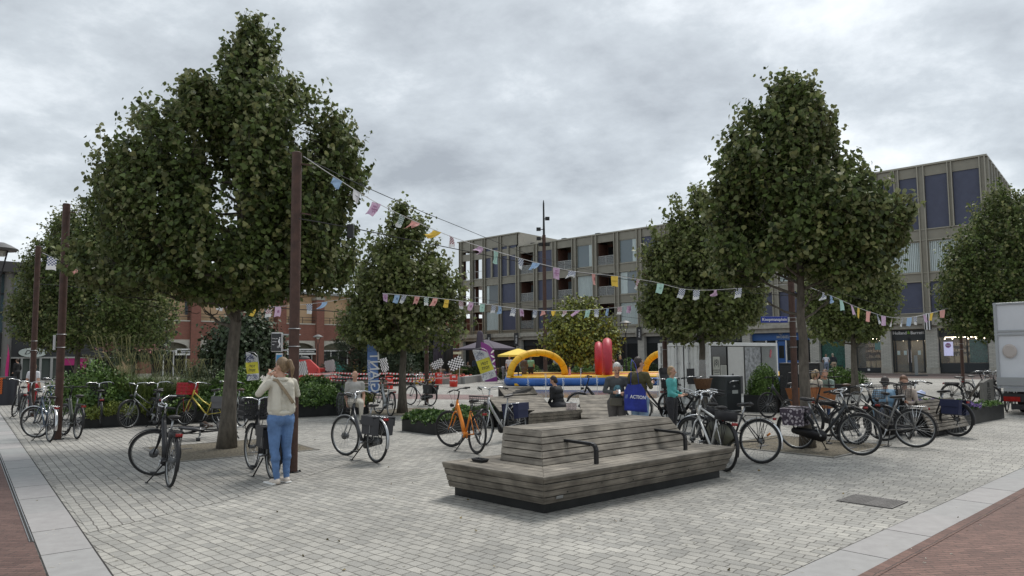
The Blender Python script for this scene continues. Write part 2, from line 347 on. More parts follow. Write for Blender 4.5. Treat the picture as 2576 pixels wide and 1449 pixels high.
# far road in front of the shops, with pale gutters
FC = Vector((37.87, 54.37, 0)); FD = Vector((-.746, .6659, 0)); FN = Vector((-.6659, -.746, 0))   # corner, along, outward
def W(t, n, z=0): p = FC+FD*t+FN*n; p.z = z; return p
farred = pave('far_clinker', R(138), .2, .1, (.12, .085, .075), (.17, .115, .10), (.07, .06, .055), .004, .2)
sheet('road', [W(-60, 1.2), W(64, 1.2), W(64, 13), W(-60, 13)], .004, farred)
pale = mat('pale_gutter', (.42, .41, .39), .8, var=.1)
for n_ in (2.6, 7.2): sheet('gutter', [W(-60, n_), W(64, n_), W(64, n_+.22), W(-60, n_+.22)], .008, pale)
sheet('shop_pavement', [W(-60, 0), W(64, 0), W(64, 1.2), W(-60, 1.2)], .006, mat('pavement_slabs', (.2, .19, .18), .8, var=.15))
# wet reddish stain and coloured line of the playground
sheet('play_strip', [G(930, 1003), G(1240, 1006), G(1240, 994), G(930, 990)], .004, pave('red_play_strip', R(30), .2, .1, (.20, .13, .12), (.26, .17, .16), (.1, .08, .08), .006))

# ================================================================ BUILDINGS
br = mat('bronze_cladding', (.235, .222, .182), .45, .35, var=.10, vs=1.2); brd = mat('bronze_fin', (.30, .285, .235), .42, .4)
blu = mat('blue_panel', (.060, .070, .118), .5, var=.12, vs=2); conc = mat('pale_concrete', (.36, .345, .30), .8, var=.22, vs=3)
glass = mat('window_glass', (.13, .17, .19), .06, 0, spec=.9); dglass = mat('dark_shop_glass', (.018, .021, .022), .08, spec=.6)
curt = mat('curtain', (.52, .60, .60), .9, var=.25, vs=6, sx=(5, 5, .15)); rail = mat('steel_rail', (.4, .4, .38), .35, .8)
recess = mat('balcony_wall', (.10, .045, .03), .8, var=.3); dark = mat('dark_interior', (.012, .012, .012), .9)
wbrick = None
def brickmat(name, c1, c2, mo, bw=.22, rh=.07, ms=.008, ang=None, dirv=None):
    m = bpy.data.materials.new(name); m.use_nodes = True; n = m.node_tree.nodes; l = m.node_tree.links; b = n['Principled BSDF']
    t = n.new('ShaderNodeTexCoord'); d = n.new('ShaderNodeVectorMath'); d.operation = 'DOT_PRODUCT'; l.new(t.outputs['Object'], d.inputs[0]); d.inputs[1].default_value = dirv
    s_ = n.new('ShaderNodeSeparateXYZ'); l.new(t.outputs['Object'], s_.inputs[0]); c = n.new('ShaderNodeCombineXYZ'); l.new(d.outputs['Value'], c.inputs[0]); l.new(s_.outputs[2], c.inputs[1])
    k = n.new('ShaderNodeTexBrick'); l.new(c.outputs[0], k.inputs['Vector']); k.inputs['Scale'].default_value = 1; k.inputs['Brick Width'].default_value = bw; k.inputs['Row Height'].default_value = rh; k.inputs['Mortar Size'].default_value = ms
    k.inputs['Color1'].default_value = (*c1, 1); k.inputs['Color2'].default_value = (*c2, 1); k.inputs['Mortar'].default_value = (*mo, 1)
    l.new(k.outputs['Color'], b.inputs['Base Color']); b.inputs['Roughness'].default_value = .85
    return m
wbrick = brickmat('white_brick', (.40, .40, .36), (.50, .49, .44), (.27, .26, .23), .42, .11, .014, dirv=tuple(FD))
class FB(MB):   # boxes in facade coordinates
    def __init__(s, w=W): super().__init__(); s.w = w
    def fb(s, t0, t1, n0, n1, z0, z1):
        s.add([s.w(t, n, z) for t in (t0, t1) for n in (n0, n1) for z in (z0, z1)], [(0, 1, 3, 2), (4, 6, 7, 5), (0, 4, 5, 1), (2, 3, 7, 6), (0, 2, 6, 4), (1, 5, 7, 3)]); return s
FL = [(5.05, 7.6), (8.5, 11.05), (12.0, 14.65)]
bld = thing('apartment_building', 'long bronze clad block with blue panels and balconies above a row of shops', 'building', W(0, 0))
bld_off = bld.matrix_world
def bp_(mb, name, m, parent=None, **k):
    o = mb.build(name, m, parent or bld, **k)
    if (parent or bld) is bld: o.location = -bld.location
    return o
b = FB()
# body behind the facade
b.fb(8.2, 49.7, -14, -2.2, 4.6, 15.3); b.fb(.1, 8.2, -14, -.5, 4.6, 17.3); b.fb(49.7, 56, -14, -2.2, 4.6, 17.2); b.fb(.1, 60.3, -14, -3.0, 0, 4.0)
bp_(b, 'inner_wall', mat('bronze_inner', (.12, .108, .085), .6))
b = FB(); b.fb(7.9, 49.7, -14, .12, 15.55, 15.7); b.fb(-.12, 8.3, -14, .12, 17.35, 17.5); b.fb(49.5, 60.7, -14, .14, 17.3, 17.45); bp_(b, 'roof_edge', brd)
cw = FB(); pier = FB()
bays = [8.2+2.965*i for i in range(15)]   # 8.2 .. 49.7
for i, t0 in enumerate(bays):
    pier.fb(t0-.30, t0+.30, -.35, .0, 4.6, 15.55)
    for dt in (-.26, .26): cw.fb(t0+dt-.045, t0+dt+.045, 0, .16, 4.6, 15.6)
for t0 in (52.8, 55.7, 58.0, 60.15):
    pier.fb(t0-.26, t0+.22, -.35, .0, 4.6, 17.3)
    for dt in (-.22, .18): cw.fb(t0+dt-.045, t0+dt+.045, 0, .16, 4.6, 17.35)
for (z0, z1) in ((4.6, 5.05), (7.6, 8.5), (11.05, 12.0), (14.65, 15.55)):
    pier.fb(8.5, 60.1, -.3, -.05, z0, z1)
pier.fb(49.9, 60.1, -.3, -.05, 15.9, 17.3)
for z in (7.62, 11.07, 4.98, 8.46, 11.96): cw.fb(8.4, 60.1, -.05, .05, z-.04, z+.04)
# right block
for t0, t1 in ((-.0, .45), (4.3, 4.85), (7.9, 8.3)):
    pier.fb(t0, t1, -.35, 0, 4.6, 17.35)
    for tt in (t0+.05, t1-.05): cw.fb(tt-.045, tt+.045, 0, .17, 4.6, 17.38)
for t0, t1 in ((2.3, 2.65), (6.2, 6.6)):
    pier.fb(t0, t1, -.35, 0, 12.0, 17.35)
    for tt in (t0+.04, t1-.04): cw.fb(tt-.04, tt+.04, 0, .17, 12.0, 17.38)
for (z0, z1) in ((4.6, 5.05), (7.6, 8.4), (11.05, 12.05), (16.5, 17.35)): pier.fb(.2, 8, -.3, -.05, z0, z1)
for z in (7.65, 8.36, 11.1, 12.0, 5.0): cw.fb(.2, 8, -.05, .06, z-.04, z+.04)
# side face of the right block
for n_ in (-.3, -1.9, -3.5, -5.1, -6.7, -8.3, -9.9, -11.5, -13.6): cw.fb(-.17, 0, n_-.05, n_+.05, 4.6, 17.38); cw.fb(-.17, 0, n_-.38, n_-.28, 4.6, 17.38)
pier.fb(0, .12, -14, -.3, 4.6, 17.35)
bp_(pier, 'cladding', br); bp_(cw, 'fin', brd)
b = FB()
for n_ in (-.72, -2.32, -3.92, -5.52, -7.12, -8.72):
    b.fb(-.03, .0, n_-1.1, n_, 12.1, 16.4)
bp_(b, 'side_panel', blu)
def window(t0, t1, z0, z1, kind):
    if kind == 'P':
        b = FB(); b.fb(t0, t1, -.22, -.12, z0, z1); bp_(b, 'blue_panel', blu)
        return
    b = FB()
    if kind in 'WC':
        for a_, c_, e_, f_ in ((t0, t1, z0, z0+.07), (t0, t1, z1-.07, z1), (t0, t0+.07, z0+.07, z1-.07), (t1-.07, t1, z0+.07, z1-.07)): b.fb(a_, c_, -.2, -.1, e_, f_)
        o = bp_(b, 'window', brd)
        p = FB(); p.fb(t0+.07, t1-.07, -.17, -.15, z0+.07, z1-.07)
        if kind == 'C':
            x = t0+.07
            g = MB(); k = int((t1-t0-.14)/.07)
            pts = [W(t0+.08+(t1-t0-.16)*i/k, -.13-.025*(i % 2), 0) for i in range(k+1)]
            g.add([(q.x, q.y, z0+.08) for q in pts]+[(q.x, q.y, z1-.08) for q in pts], [(i, i+1, k+2+i, k+1+i) for i in range(k)])
            p.build('pane', dark, o); g.build('curtain', curt, o)
        else:
            p.build('pane', glass if (t0*13+z0*3) % 2 < 1.2 else mat('window_glass_dark', (.05, .07, .08), .05, spec=.9), o); g = MB(); r0_ = random.Random(int(t0*31+z0)); wd_ = (t1-t0)*r0_.uniform(.12, .42); sd_ = r0_.random() < .5; ta = t0+.09 if sd_ else t1-.09-wd_
            pts = [W(ta+wd_*i/8, -.13-.02*(i % 2), 0) for i in range(9)]; g.add([(q.x, q.y, z0+.08) for q in pts]+[(q.x, q.y, z1-.08) for q in pts], [(i, i+1, 10+i, 9+i) for i in range(8)]); g.build('curtain', curt, o)
    elif kind == 'B':
        b.fb(t0, t1, -2.2, -2.1, z0, z1); b.fb(t0, t0+.05, -2.1, -.3, z0, z1); b.fb(t1-.05, t1, -2.1, -.3, z0, z1)
        o = bp_(b, 'balcony', recess)
        p = FB(); p.fb(t0+.9, t1-.15, -2.1, -2.05, z0+.05, z1-.3); p.build('pane', dglass if (t0*7) % 2 < 1 else glass, o)
        r_ = FB()
        r_.fb(t0, t1, -.12, -.07, z0+1.02, z0+1.07); r_.fb(t0, t1, -.12, -.07, z0+.06, z0+.1)
        for x in (t0+.02, (t0+t1)/2, t1-.06): r_.fb(x, x+.04, -.12, -.07, z0+.1, z0+1.02)
        for j in range(4): r_.fb(t0, t1, -.10, -.085, z0+.25+j*.19, z0+.262+j*.19)
        r_.build('railing', rail, o)
        g = FB(); g.fb(t0+.05, t1-.05, -.095, -.09, z0+.12, z0+1.0); g.build('railing_glass', mat('balcony_glass', (.3, .32, .32), .1, alpha=.35), o)
        if (int(t0*10) % 3) == 0:
            c = FB(); c.fb(t0+.4, t0+.9, -1.2, -.7, z0+.4, z0+.46); c.fb(t0+.4, t0+.9, -1.25, -1.2, z0+.4, z0+.95)
            for x in (t0+.42, t0+.86):
                for n_ in (-1.2, -.75): c.fb(x, x+.03, n_, n_+.03, z0, z0+.4)
            c.build('garden_chair', mat('pale_chair', (.5, .47, .42), .7), o)
pat = {49: 'BBB', 46: 'BBB', 43: 'PPP', 40: 'BBB', 37: 'WCB', 34: 'BBB', 31: 'WWC', 28: 'PBP', 25: 'BPB', 23: 'WCP', 20: 'PPB', 17: 'BWP', 14: 'PCP', 11: 'WPC', 8: 'PBP'}
order = list(pat.values())[::-1]
for i, t0 in enumerate(bays[:-1]):
    t1 = t0+2.965
    s = order[i]
    for k, (z0, z1) in enumerate(FL): window(t0+.32, t1-.32, z0, z1, s[2-k] if k < 3 else 'W')
# left block
for k, (z0, z1) in enumerate(FL):
    zz = 15.9 if k == 2 else z1
    if k == 2:
        for t0, t1 in ((50.1, 51.2), (51.5, 52.5), (53.1, 54.1), (54.4, 55.4)): window(t0, t1, z0, zz, 'P')
        c2 = FB(); c2.fb(51.2, 51.5, -.3, .1, z0, zz); c2.fb(54.1, 54.4, -.3, .1, z0, zz); bp_(c2, 'cladding', br)
    else:
        window(50.05, 52.5, z0, zz, 'P'); window(53.1, 55.4, z0, zz, 'WC'[1-k] if k < 2 else 'W')
    for t0, t1 in ((55.95, 57.7), (58.25, 59.9)):
        r_ = FB(); r_.fb(t0, t1, -.12, -.07, z0+1.02, z0+1.07); r_.fb(t0, t1, -.12, -.07, z0+.06, z0+.1)
        for x in (t0, (t0+t1)/2, t1-.04): r_.fb(x, x+.04, -.12, -.07, z0+.1, z0+1.02)
        o = bp_(r_, 'loggia_railing', rail)
        fl = FB(); fl.fb(t0-.3, t1+.3, -8, -.3, z0-.95 if k else z0-.45, z0-.03); bp_(fl, 'loggia_floor', br)
b = FB()
for n_ in (-3.0, -5.6, -8): b.fb(60.0, 60.35, n_-.4, n_, 4.6, 17.3)
for z0, z1 in ((4.6, 5.0), (7.6, 8.5), (11.05, 12.0), (16, 17.3)): b.fb(60.05, 60.3, -8, -.3, z0, z1)
b.fb(55.6, 60.3, -8.2, -7.9, 4.6, 5.3); bp_(b, 'loggia_frame', br)
b = FB()
for t0 in (57.6, 60.0): b.fb(t0, t0+.12, -.9, -.36, 4.6, 16)
bp_(b, 'timber_lining', recess)
# right block windows
for t0, t1 in ((.47, 2.28), (2.67, 4.28), (4.87, 6.18), (6.62, 7.88)): window(t0, t1, 12.05, 16.5, 'P')
window(.47, 4.28, 8.4, 11.05, 'C'); window(4.87, 7.88, 8.4, 11.05, 'C'); window(.47, 4.28, 5.05, 7.6, 'P'); window(4.87, 7.88, 5.05, 7.6, 'P')
# roof vents
for t0 in (14, 24, 29, 38, 43, 48):
    b = FB(); b.fb(t0, t0+1.0, -2, -1.4, 15.7, 15.95); b.fb(t0+.1, t0+.7, -2.1, -1.3, 15.95, 16.1); bp_(b, 'roof_vent', M['plastic'])
b = FB(); b.fb(48.9, 49.7, -13, -.1, 15.7, 17.25); bp_(b, 'stair_wall', mat('beige_panel', (.42, .39, .33), .6))
# ledge and columns
b = FB(); b.fb(-.25, 60.5, -.6, .35, 4.12, 4.40); b.fb(-.2, 60.45, -.6, .15, 4.40, 4.62); b.fb(-.2, 60.45, -.6, .05, 3.72, 4.12)
cols = [(-.2, .5), (3.95, 4.8), (7.4, 8.2), (10.3, 11.1), (13.3, 14.1)]+[(19.7+5.9*i, 20.5+5.9*i) for i in range(7)]+[(59.6, 60.3)]
for t0, t1 in cols:
    b.fb(t0-.1, t1+.1, -.1, .45, 3.95, 4.1); b.fb((t0+t1)/2-.3, (t0+t1)/2+.3, .35, .5, 4.0, 4.45)
bp_(b, 'ledge', conc)
for t0, t1 in cols:
    b = FB(); b.fb(t0, t1, -.8, .12, .5, 3.72); bp_(b, 'column', wbrick)
    b = FB(); b.fb(t0-.03, t1+.03, -.8, .15, 0, .5); bp_(b, 'column_base', conc)
# shop fronts
frame = mat('anthracite_frame', (.022, .027, .031), .45); bluef = mat('blue_shop_paint', (.02, .095, .30), .45)
lamp = mat('shop_spot', (1, .85, .6), .5, emit=5); paper = mat('paper_bag', (.42, .33, .2), .8, var=.2, vs=8); shelf = mat('shelf_goods', (.16, .12, .09), .8, var=.8, vs=11)
wt = mat('lettering_white', (.85, .85, .85), .5); FROT = (PI/2, 0, math.atan2(-FD.y, -FD.x))
def W_txt(s, size, t, n, z, m, parent, **k): return text(s, size, m, parent, W(t, n, z), FROT, **k)
def shop(t0, t1, label, kind):
    s = thing('shop_unit', label, 'shop front', W(t0, 0)); off = -s.location
    def P(b, name, m, **k):
        o = b.build(name, m, s, **k); o.location = off; return o
    fm = bluef if kind == 'mobile' else frame
    b = FB(); b.fb(t0, t1, -.55, -.40, 3.0, 3.7); P(b, 'fascia', fm)
    b = FB(); b.fb(t0, t1, -.55, -.42, 0.05, .12)
    if kind in ('win', 'win2', 'green'):
        b.fb(t0, t1, -.55, -.40, .12, .85 if kind == 'win' else .45)
        xs = [t0, t0+(t1-t0)*.42, t1-.08] if kind == 'win' else [t0, t1-.08]
        for x in xs: b.fb(x, x+.08, -.55, -.38, .45, 3.0)
        P(b, 'window_frame', fm)
        if kind == 'green':
            b = FB(); b.fb(t0+.08, t1-.08, -.5, -.46, .45, 3.0); o = P(b, 'poster', mat('green_print', (.02, .09, .07), .3, var=.7, vs=9))
        else:
            b = FB(); b.fb(t0+.08, t1-.08, -3.0, -2.9, .45, 3.0); b.fb(t0, t1, -3.0, -.6, .40, .45); P(b, 'display_back', shelf)
            g = FB()
            for z in (1.3, 1.8, 2.3):
                g.fb(t0+.2, t1-.2, -2.9, -2.5, z, z+.03)
            random.seed(int(t0*10))
            for z in (1.33, 1.83, 2.33):
                x = t0+.25
                while x < t1-.4:
                    h_ = random.uniform(.12, .3); g.fb(x, x+.08, -2.8, -2.65, z, z+h_); x += random.uniform(.1, .2)
            P(g, 'shelf', mat('shelf_stock', (.30, .26, .2), .7, var=.5, vs=9))
            g = FB(); x = t0+.3
            while x < t1-.6:
                if not (kind == 'win' and x < t0+(t1-t0)*.42+.1): g.fb(x, x+.32, -1.2, -.85, .9 if kind == 'win' else .47, (1.3 if kind == 'win' else .95)+random.uniform(0, .15))
                x += random.uniform(.38, .5)
            P(g, 'gift_bag', paper)
            g = FB()
            x = t0+.4
            while x < t1-.3:
                g.ball(W(x, -1.2, 2.85), .05, 8); x += .55
            P(g, 'spotlight', lamp)
            if kind == 'win':
                g = FB(); g.fb(t0+.15, t0+(t1-t0)*.42-.1, -.62, -.58, .9, 2.75); P(g, 'green_poster', mat('green_print', (.02, .09, .07), .3, var=.7, vs=9))
                g = FB(); g.fb(t1-.95, t1-.3, -.66, -.62, 1.45, 2.6); P(g, 'screen', mat('lit_screen', (.42, .42, .62), .4, emit=.5))
                g = MB(); g.lathe([(.001, 0), (.2, 0), (.2, .01), (.001, .01)], (0, 0, 0), 20); o = g.build('disc', mat('magenta_disc', (.35, .03, .3), .5), s); o.location = W(t1-.62, -.60, 2.3)+off; o.rotation_euler = FROT
                o = W_txt('50%', .17, t1-.62, -.58, 2.3, wt, s); o.location += off
            else:
                g = FB(); g.fb(t0+.2, t0+.65, -.7, -.66, 2.0, 2.7); P(g, 'teal_poster', mat('teal_print', (.05, .25, .24), .5))
                g = FB(); g.fb((t0+t1)/2, (t0+t1)/2+.2, -.395, -.39, .18, .36); P(g, 'sticker', M['white'])
        if kind != 'green': g = FB(); g.fb(t0+.3, t1-.3, -1.5, -1.3, 2.96, 2.99); P(g, 'added_fill_strip', mat('fill_strip_glow', (1, .86, .66), .5, emit=9))  # glowing strip added under the ceiling to brighten the display
        g = FB(); g.fb(t0+.08, t1-.08, -.52, -.51, .45, 3.0); P(g, 'pane', mat('clear_pane', (.5, .55, .55), .04, alpha=.12, spec=.8))
    elif kind == 'door':
        for x in (t0, t0+.2, (t0+t1)/2-.09, (t0+t1)/2+.01, t1-.28, t1-.1): b.fb(x, x+.1, -.55, -.38, .05, 3.0)
        b.fb(t0, t1, -.55, -.38, 2.75, 3.0); P(b, 'door_frame', fm)
        b = FB(); b.fb(t0, t1, -4.0, -3.9, 0, 3.0); P(b, 'display_back', shelf)
        g = FB(); random.seed(5)
        for z in (.5, 1.0, 1.5, 2.0, 2.4):
            g.fb(t0+.2, t1-.2, -3.9, -3.5, z, z+.03); x = t0+.25
            while x < t1-.4: g.fb(x, x+.09, -3.8, -3.6, z+.03, z+random.uniform(.12, .3)); x += random.uniform(.1, .2)
        P(g, 'shelf', mat('shelf_stock', (.30, .26, .2), .7))
        g = FB()
        for x in (t0+.5, t0+1.0, t0+1.6, t0+2.1): g.ball(W(x, -2.0, 2.8), .05, 8)
        P(g, 'spotlight', lamp)
        g = FB()
        for x in ((t0+t1)/2-.13, (t0+t1)/2+.10): g.fb(x, x+.03, -.33, -.3, .9, 2.0)
        P(g, 'door_handle', M['chrome'])
        for x in (t0+.5, (t0+t1)/2+.25, t1-.55): g = FB(); g.fb(x, x+.22, -.49, -.48, 1.55, 1.9); P(g, 'notice', mat('pale_notice', (.5, .6, .6), .6))
        g = FB(); g.fb(t0+.3, t1-.3, -2.2, -2.0, 2.96, 2.99); P(g, 'added_fill_strip', mat('fill_strip_glow', (1, .86, .66), .5, emit=9))  # another added glowing strip, brightening the shelves behind the doors
        g = FB(); g.fb(t0+.1, t1-.1, -.52, -.51, .1, 2.75); P(g, 'pane', mat('clear_pane', (.5, .55, .55), .04, alpha=.12, spec=.8))
        o = W_txt('Holland', .37, (t0+t1)/2+.16, -.38, 3.40, wt, s, ext=.01, sx=.92, align='RIGHT'); o.location += off; o = W_txt('Barrett', .37, (t0+t1)/2-.12, -.38, 3.40, wt, s, ext=.01, sx=.92, align='LEFT'); o.location += off
        o = W_txt('&', .36, (t0+t1)/2+.02, -.38, 3.43, mat('leaf_green_sign', (.25, .5, .05), .5), s, ext=.01, name='ampersand'); o.location += off
    elif kind == 'mobile':
        for x in (t0+.6, t0+1.5, t0+2.3, t0+3.2, t0+4.2): b.fb(x, x+.1, -.55, -.36, .1, 3.0)
        P(b, 'window_frame', M['white'])
        b = FB(); b.fb(t0+2.4, t0+3.2, -.5, -.42, .1, 2.9); P(b, 'door', bluef)
        b = FB(); b.fb(t0+.7, t1, -.5, -.44, .1, 1.1); P(b, 'blue_panel', bluef)
        b = FB(); b.fb(t0+.1, t1, -.6, -.58, 1.1, 3.0); P(b, 'pane', dglass)
        b = FB(); b.fb(t0+2.55, t0+3.05, -.415, -.41, 1.3, 2.5); P(b, 'door_pane', dglass)
        b = FB(); b.fb(t0+.1, t1, -.9, -.8, 0, 3.0); P(b, 'inner_wall', shelf)
        o = W_txt('MOBIEL', .36, t0+2.6, -.38, 3.3, mat('grey_lettering', (.4, .42, .42), .5), s, ext=.01); o.location += off
        g = MB()
        for r_ in (.1, .18, .26): g.torus((0, 0, 0), r_, .018, 'Z', 10, 5, R(40), R(140))
        o = g.build('signal_mark', mat('grey_lettering', (.4, .42, .42), .5), s); o.location = W(t0+2.8, -.38, 3.45)+off; o.rotation_euler = FROT
    else:
        nb = max(1, int((t1-t0)/1.3))
        for i in range(nb+1): x = t0+(t1-t0-.07)*i/nb; b.fb(x, x+.07, -.55, -.40, .1, 3.0)
        P(b, 'window_frame', frame)
        b = FB(); b.fb(t0, t1, -.5, -.48, .1, 3.0); P(b, 'pane', dglass)
        b = FB(); b.fb(t0, t1, -2.5, -2.4, 0, 3.0); P(b, 'inner_wall', shelf)
shop(.5, 3.95, 'display window with lit screen and paper bags at the building corner', 'win')
shop(4.8, 7.4, 'dark shop entrance with double glass doors under white Holland Barrett lettering', 'door')
shop(8.2, 10.3, 'display window with gift bags and teal poster left of the shop doors', 'win2')
shop(11.1, 13.3, 'dark green printed window behind the two people at the wall', 'green')
shop(14.1, 19.7, 'blue painted phone shop with lettering MOBIEL behind the container', 'mobile')
nm = ['dark glazed shop front just left of the blue phone shop', 'dark glazed shop front left of the right PLEIN 10 banner', 'dark glazed shop front behind the red inflatable wheels',
      'dark glazed shop front behind the yellow green tree', 'dark glazed shop front behind the yellow parasol', 'dark glazed shop front behind the big purple parasol', 'dark glazed shop front at far left end of the bronze block']
for i in range(7):
    t0 = cols[5+i][1]; t1 = cols[6+i][0]
    if t1 > t0: shop(t0, t1, nm[i], 'plain')

# --- left line of buildings (direction 41.5 degrees)
ED = Vector((math.cos(R(41.8)), math.sin(R(41.8)), 0)); EN = Vector((ED.y, -ED.x, 0)); E0 = Vector((-21.4, 76, 0))
def V(t, n, z=0): p = E0+ED*t+EN*n; p.z = z; return p
def tu(u, n=0):   # parameter on that line for a picture column
    lo, hi = -60, 20
    for _ in range(50):
        m_ = (lo+hi)/2; p = V(m_, n)
        if 1288+F_*p.x/p.y < u: lo = m_
        else: hi = m_
    return lo
rbrick = brickmat('red_brick', (.22, .085, .06), (.28, .11, .08), (.16, .10, .08), .25, .08, .01, dirv=tuple(ED))
peach = mat('peach_render', (.60, .42, .26), .85, var=.08, vs=2); cream = mat('cream_band', (.5, .48, .42), .8, var=.12)
bb = thing('brick_arcade_building', 'peach and red brick arcade building with cream arches behind the trees', 'building', V(-10, 0)); boff = -bb.location
def Q(b, name, m, par=None, **k):
    o = b.build(name, m, par or bb, **k)
    if par is None: o.location = boff
    return o
tl, tr_ = tu(300), 17.0
b = FB(V); b.fb(tl, tr_, -12, -.9, 0, 8.6); Q(b, 'upper_wall', peach)
b = FB(V); b.fb(tl, tr_, -12.1, .1, 8.6, 8.85); Q(b, 'roof', mat('zinc_edge', (.3, .31, .31), .5))
b = FB(V); b.fb(tl, tr_, -.9, 0, 3.55, 5.3); Q(b, 'brick_band', rbrick)
b = FB(V); b.fb(tl, tr_, -.95, .05, 5.3, 5.42); Q(b, 'coping', cream)
b = FB(V); x = tl
for k, z in enumerate((5.75, 6.05)): b.fb(tl, tr_, -.1, -.05, z, z+.05)
while x < tr_: b.fb(x, x+.05, -.1, -.05, 5.42, 6.05); x += 1.6
Q(b, 'railing', mat('dark_rail', (.04, .035, .03), .5))
pil = [tu(802)+(tu(802)-tu(706))*i for i in range(-7, 3)]
pil = [x for x in pil if x > tl+.5]
for x in pil:
    b = FB(V); b.fb(x-.45, x+.45, -.95, .35, 0.35, 8.0); Q(b, 'brick_pillar', rbrick)
    b = FB(V); b.fb(x-.5, x+.5, -.95, .4, 8.0, 8.3); b.fb(x-.5, x+.5, -.95, .4, 0, .35); Q(b, 'pillar_stone', conc)
b = FB(V)
for i in range(len(pil)-1):
    a, c = pil[i]+.45, pil[i+1]-.45; n_ = 14; md = (a+c)/2; hw = (c-a)/2
    top = []; arc = []
    for j in range(n_+1):
        x = a+(c-a)*j/n_; h_ = 2.55+.75*math.sqrt(max(0, 1-((x-md)/hw)**2)); arc.append((x, h_)); top.append((x, 3.55))
    for j in range(n_):
        (x0, h0), (x1, h1) = arc[j], arc[j+1]
        b.add([V(x0, -.02, h0), V(x1, -.02, h1), V(x1, -.02, 3.55), V(x0, -.02, 3.55), V(x0, -.5, h0), V(x1, -.5, h1), V(x1, -.5, 3.55), V(x0, -.5, 3.55)], [(0, 1, 2, 3), (0, 4, 5, 1), (7, 6, 5, 4)])
Q(b, 'cream_arch', cream)
for i in range(len(pil)-1):
    a, c = pil[i]+.5, pil[i+1]-.5
    b = FB(V); b.fb(a, c, -.7, -.6, .05, 2.5); o = Q(b, 'shop_window', dglass)
    b = FB(V)
    for x in (a, a+(c-a)*.35, a+(c-a)*.62, c-.1): b.fb(x, x+.1, -.62, -.5, .05, 2.5)
    b.fb(a, c, -.62, -.5, 2.4, 2.52); b.build('frame', M['white'], o)
    b = FB(V); b.fb(a, c, -.66, -.62, 2.55, 3.4); Q(b, 'tympanum', mat('olive_glass', (.12, .11, .07), .4))
for (ua, uc, s_) in ((440, 520, 'kunst ambacht edelstenen'), (720, 800, 'kunst ambacht edelstenen')):
    a, c = tu(ua), tu(uc)
    sg = thing('shop_sign', 'white sign board with black strip of lettering '+('left behind the tall grasses' if ua < 500 else 'right of the pole behind the red block'), 'sign', V((a+c)/2, .2, 2.35), math.atan2(ED.y, ED.x), 'white lettered sign boards on the brick arcade')
    b = MB(); b.box((0, 0, 0), (c-a, .12, .62)); b.build('board', M['white'], sg)
    b = MB(); b.box((0, -.07, .02), (c-a-.3, .02, .3)); b.build('black_strip', dark, sg)
    text(s_, .26, wt, sg, (0, -.085, .03), (PI/2, 0, 0), ext=.004, sx=min(1, (c-a-.5)/3.4))
b = FB(V)
for (ua, uc, z0, z1) in ((672, 683, 5.6, 7.6), (640, 655, 6.6, 7.6), (470, 500, 6, 7.3), (385, 400, 6, 7.3)): b.fb(tu(ua), tu(uc), -.92, -.85, z0, z1)
Q(b, 'upper_window', glass)
# dark glass building at far left
gb = thing('glass_building', 'dark glass building with grey roof slab and stone columns at left edge', 'building', V(tu(100), 0)); goff = -gb.location
def Q2(b, name, m, par=None):
    o = b.build(name, m, par or gb)
    if par is None: o.location = goff
    return o
t0, t1 = tu(-700), tu(296)
b = FB(V); b.fb(t0, t1+.5, -14, 1.6, 8.9, 9.75); Q2(b, 'roof', mat('grey_fascia', (.055, .052, .05), .5))
b = FB(V); b.fb(t0, t1, -12, -.6, 0, 8.9); Q2(b, 'inner_wall', dark)
b = FB(V); b.fb(t0, t1, -.5, -.45, 3.3, 8.9); Q2(b, 'glazing', mat('blue_grey_glass', (.10, .15, .17), .08, spec=.9))
b = FB(V); x = t1
while x > tu(-300): b.fb(x-.12, x+.12, -.45, -.2, 4.0, 8.9); x -= 3.0
for z in (5.6, 7.2): b.fb(t0, t1, -.44, -.25, z, z+.1)
b.fb(t0, t1, -.5, -.2, 1.95, 4.0); Q2(b, 'mullion', mat('dark_mullion', (.03, .032, .034), .5))
for u in (14, -220): b = FB(V); x = tu(u); b.lathe([(.33, 0), (.33, 8.9)], V(x, .8, 0), 16); Q2(b, 'stone_column', mat('stone_column', (.17, .165, .155), .8, var=.1))
b = FB(V)
for (ua, uc, m_) in ((55, 60, 0), (78, 83, 0), (102, 108, 0), (130, 136, 0)): b.fb(tu(ua), tu(uc), -.3, -.1, 0, 1.82)
b.fb(t0, t1, -.32, -.1, 1.82, 1.95); Q2(b, 'shop_frame', mat('grey_white_frame', (.4, .4, .38), .5))
b = FB(V); b.fb(tu(60), tu(152), -.42, -.36, .1, 1.85); Q2(b, 'shop_glass', mat('shop_glass_grey', (.09, .11, .10), .12))
b = FB(V); b.fb(tu(152), tu(222), -.4, -.2, .1, 1.84); Q2(b, 'pink_wall', mat('magenta_panel', (.42, .02, .16), .6))
b = FB(V); b.fb(tu(164), tu(206), -.2, -.15, .2, 1.2); Q2(b, 'hatch', dark)
b = FB(V); b.fb(tu(225), tu(240), -.4, .1, 0, 1.9); Q2(b, 'slab_pier', mat('grey_slab', (.22, .22, .21), .7))
sg = thing('oval_sign', 'white oval shop sign with thin script on the dark glass building', 'sign', V(tu(84), .0, 2.32), math.atan2(ED.y, ED.x))
b = MB(); b.lathe([(1.0, -.05), (1.0, .05)], (0, 0, 0), 32, Matrix.Rotation(PI/2, 3, 'X'), sy=.40); b.build('board', mat('mint_white', (.55, .6, .56), .5), sg)
text('Demi', .5, mat('thin_black', (.03, .03, .03), .6), sg, (0, -.06, 0), (PI/2, 0, 0), ext=.003, shear=.4, sx=1.1)
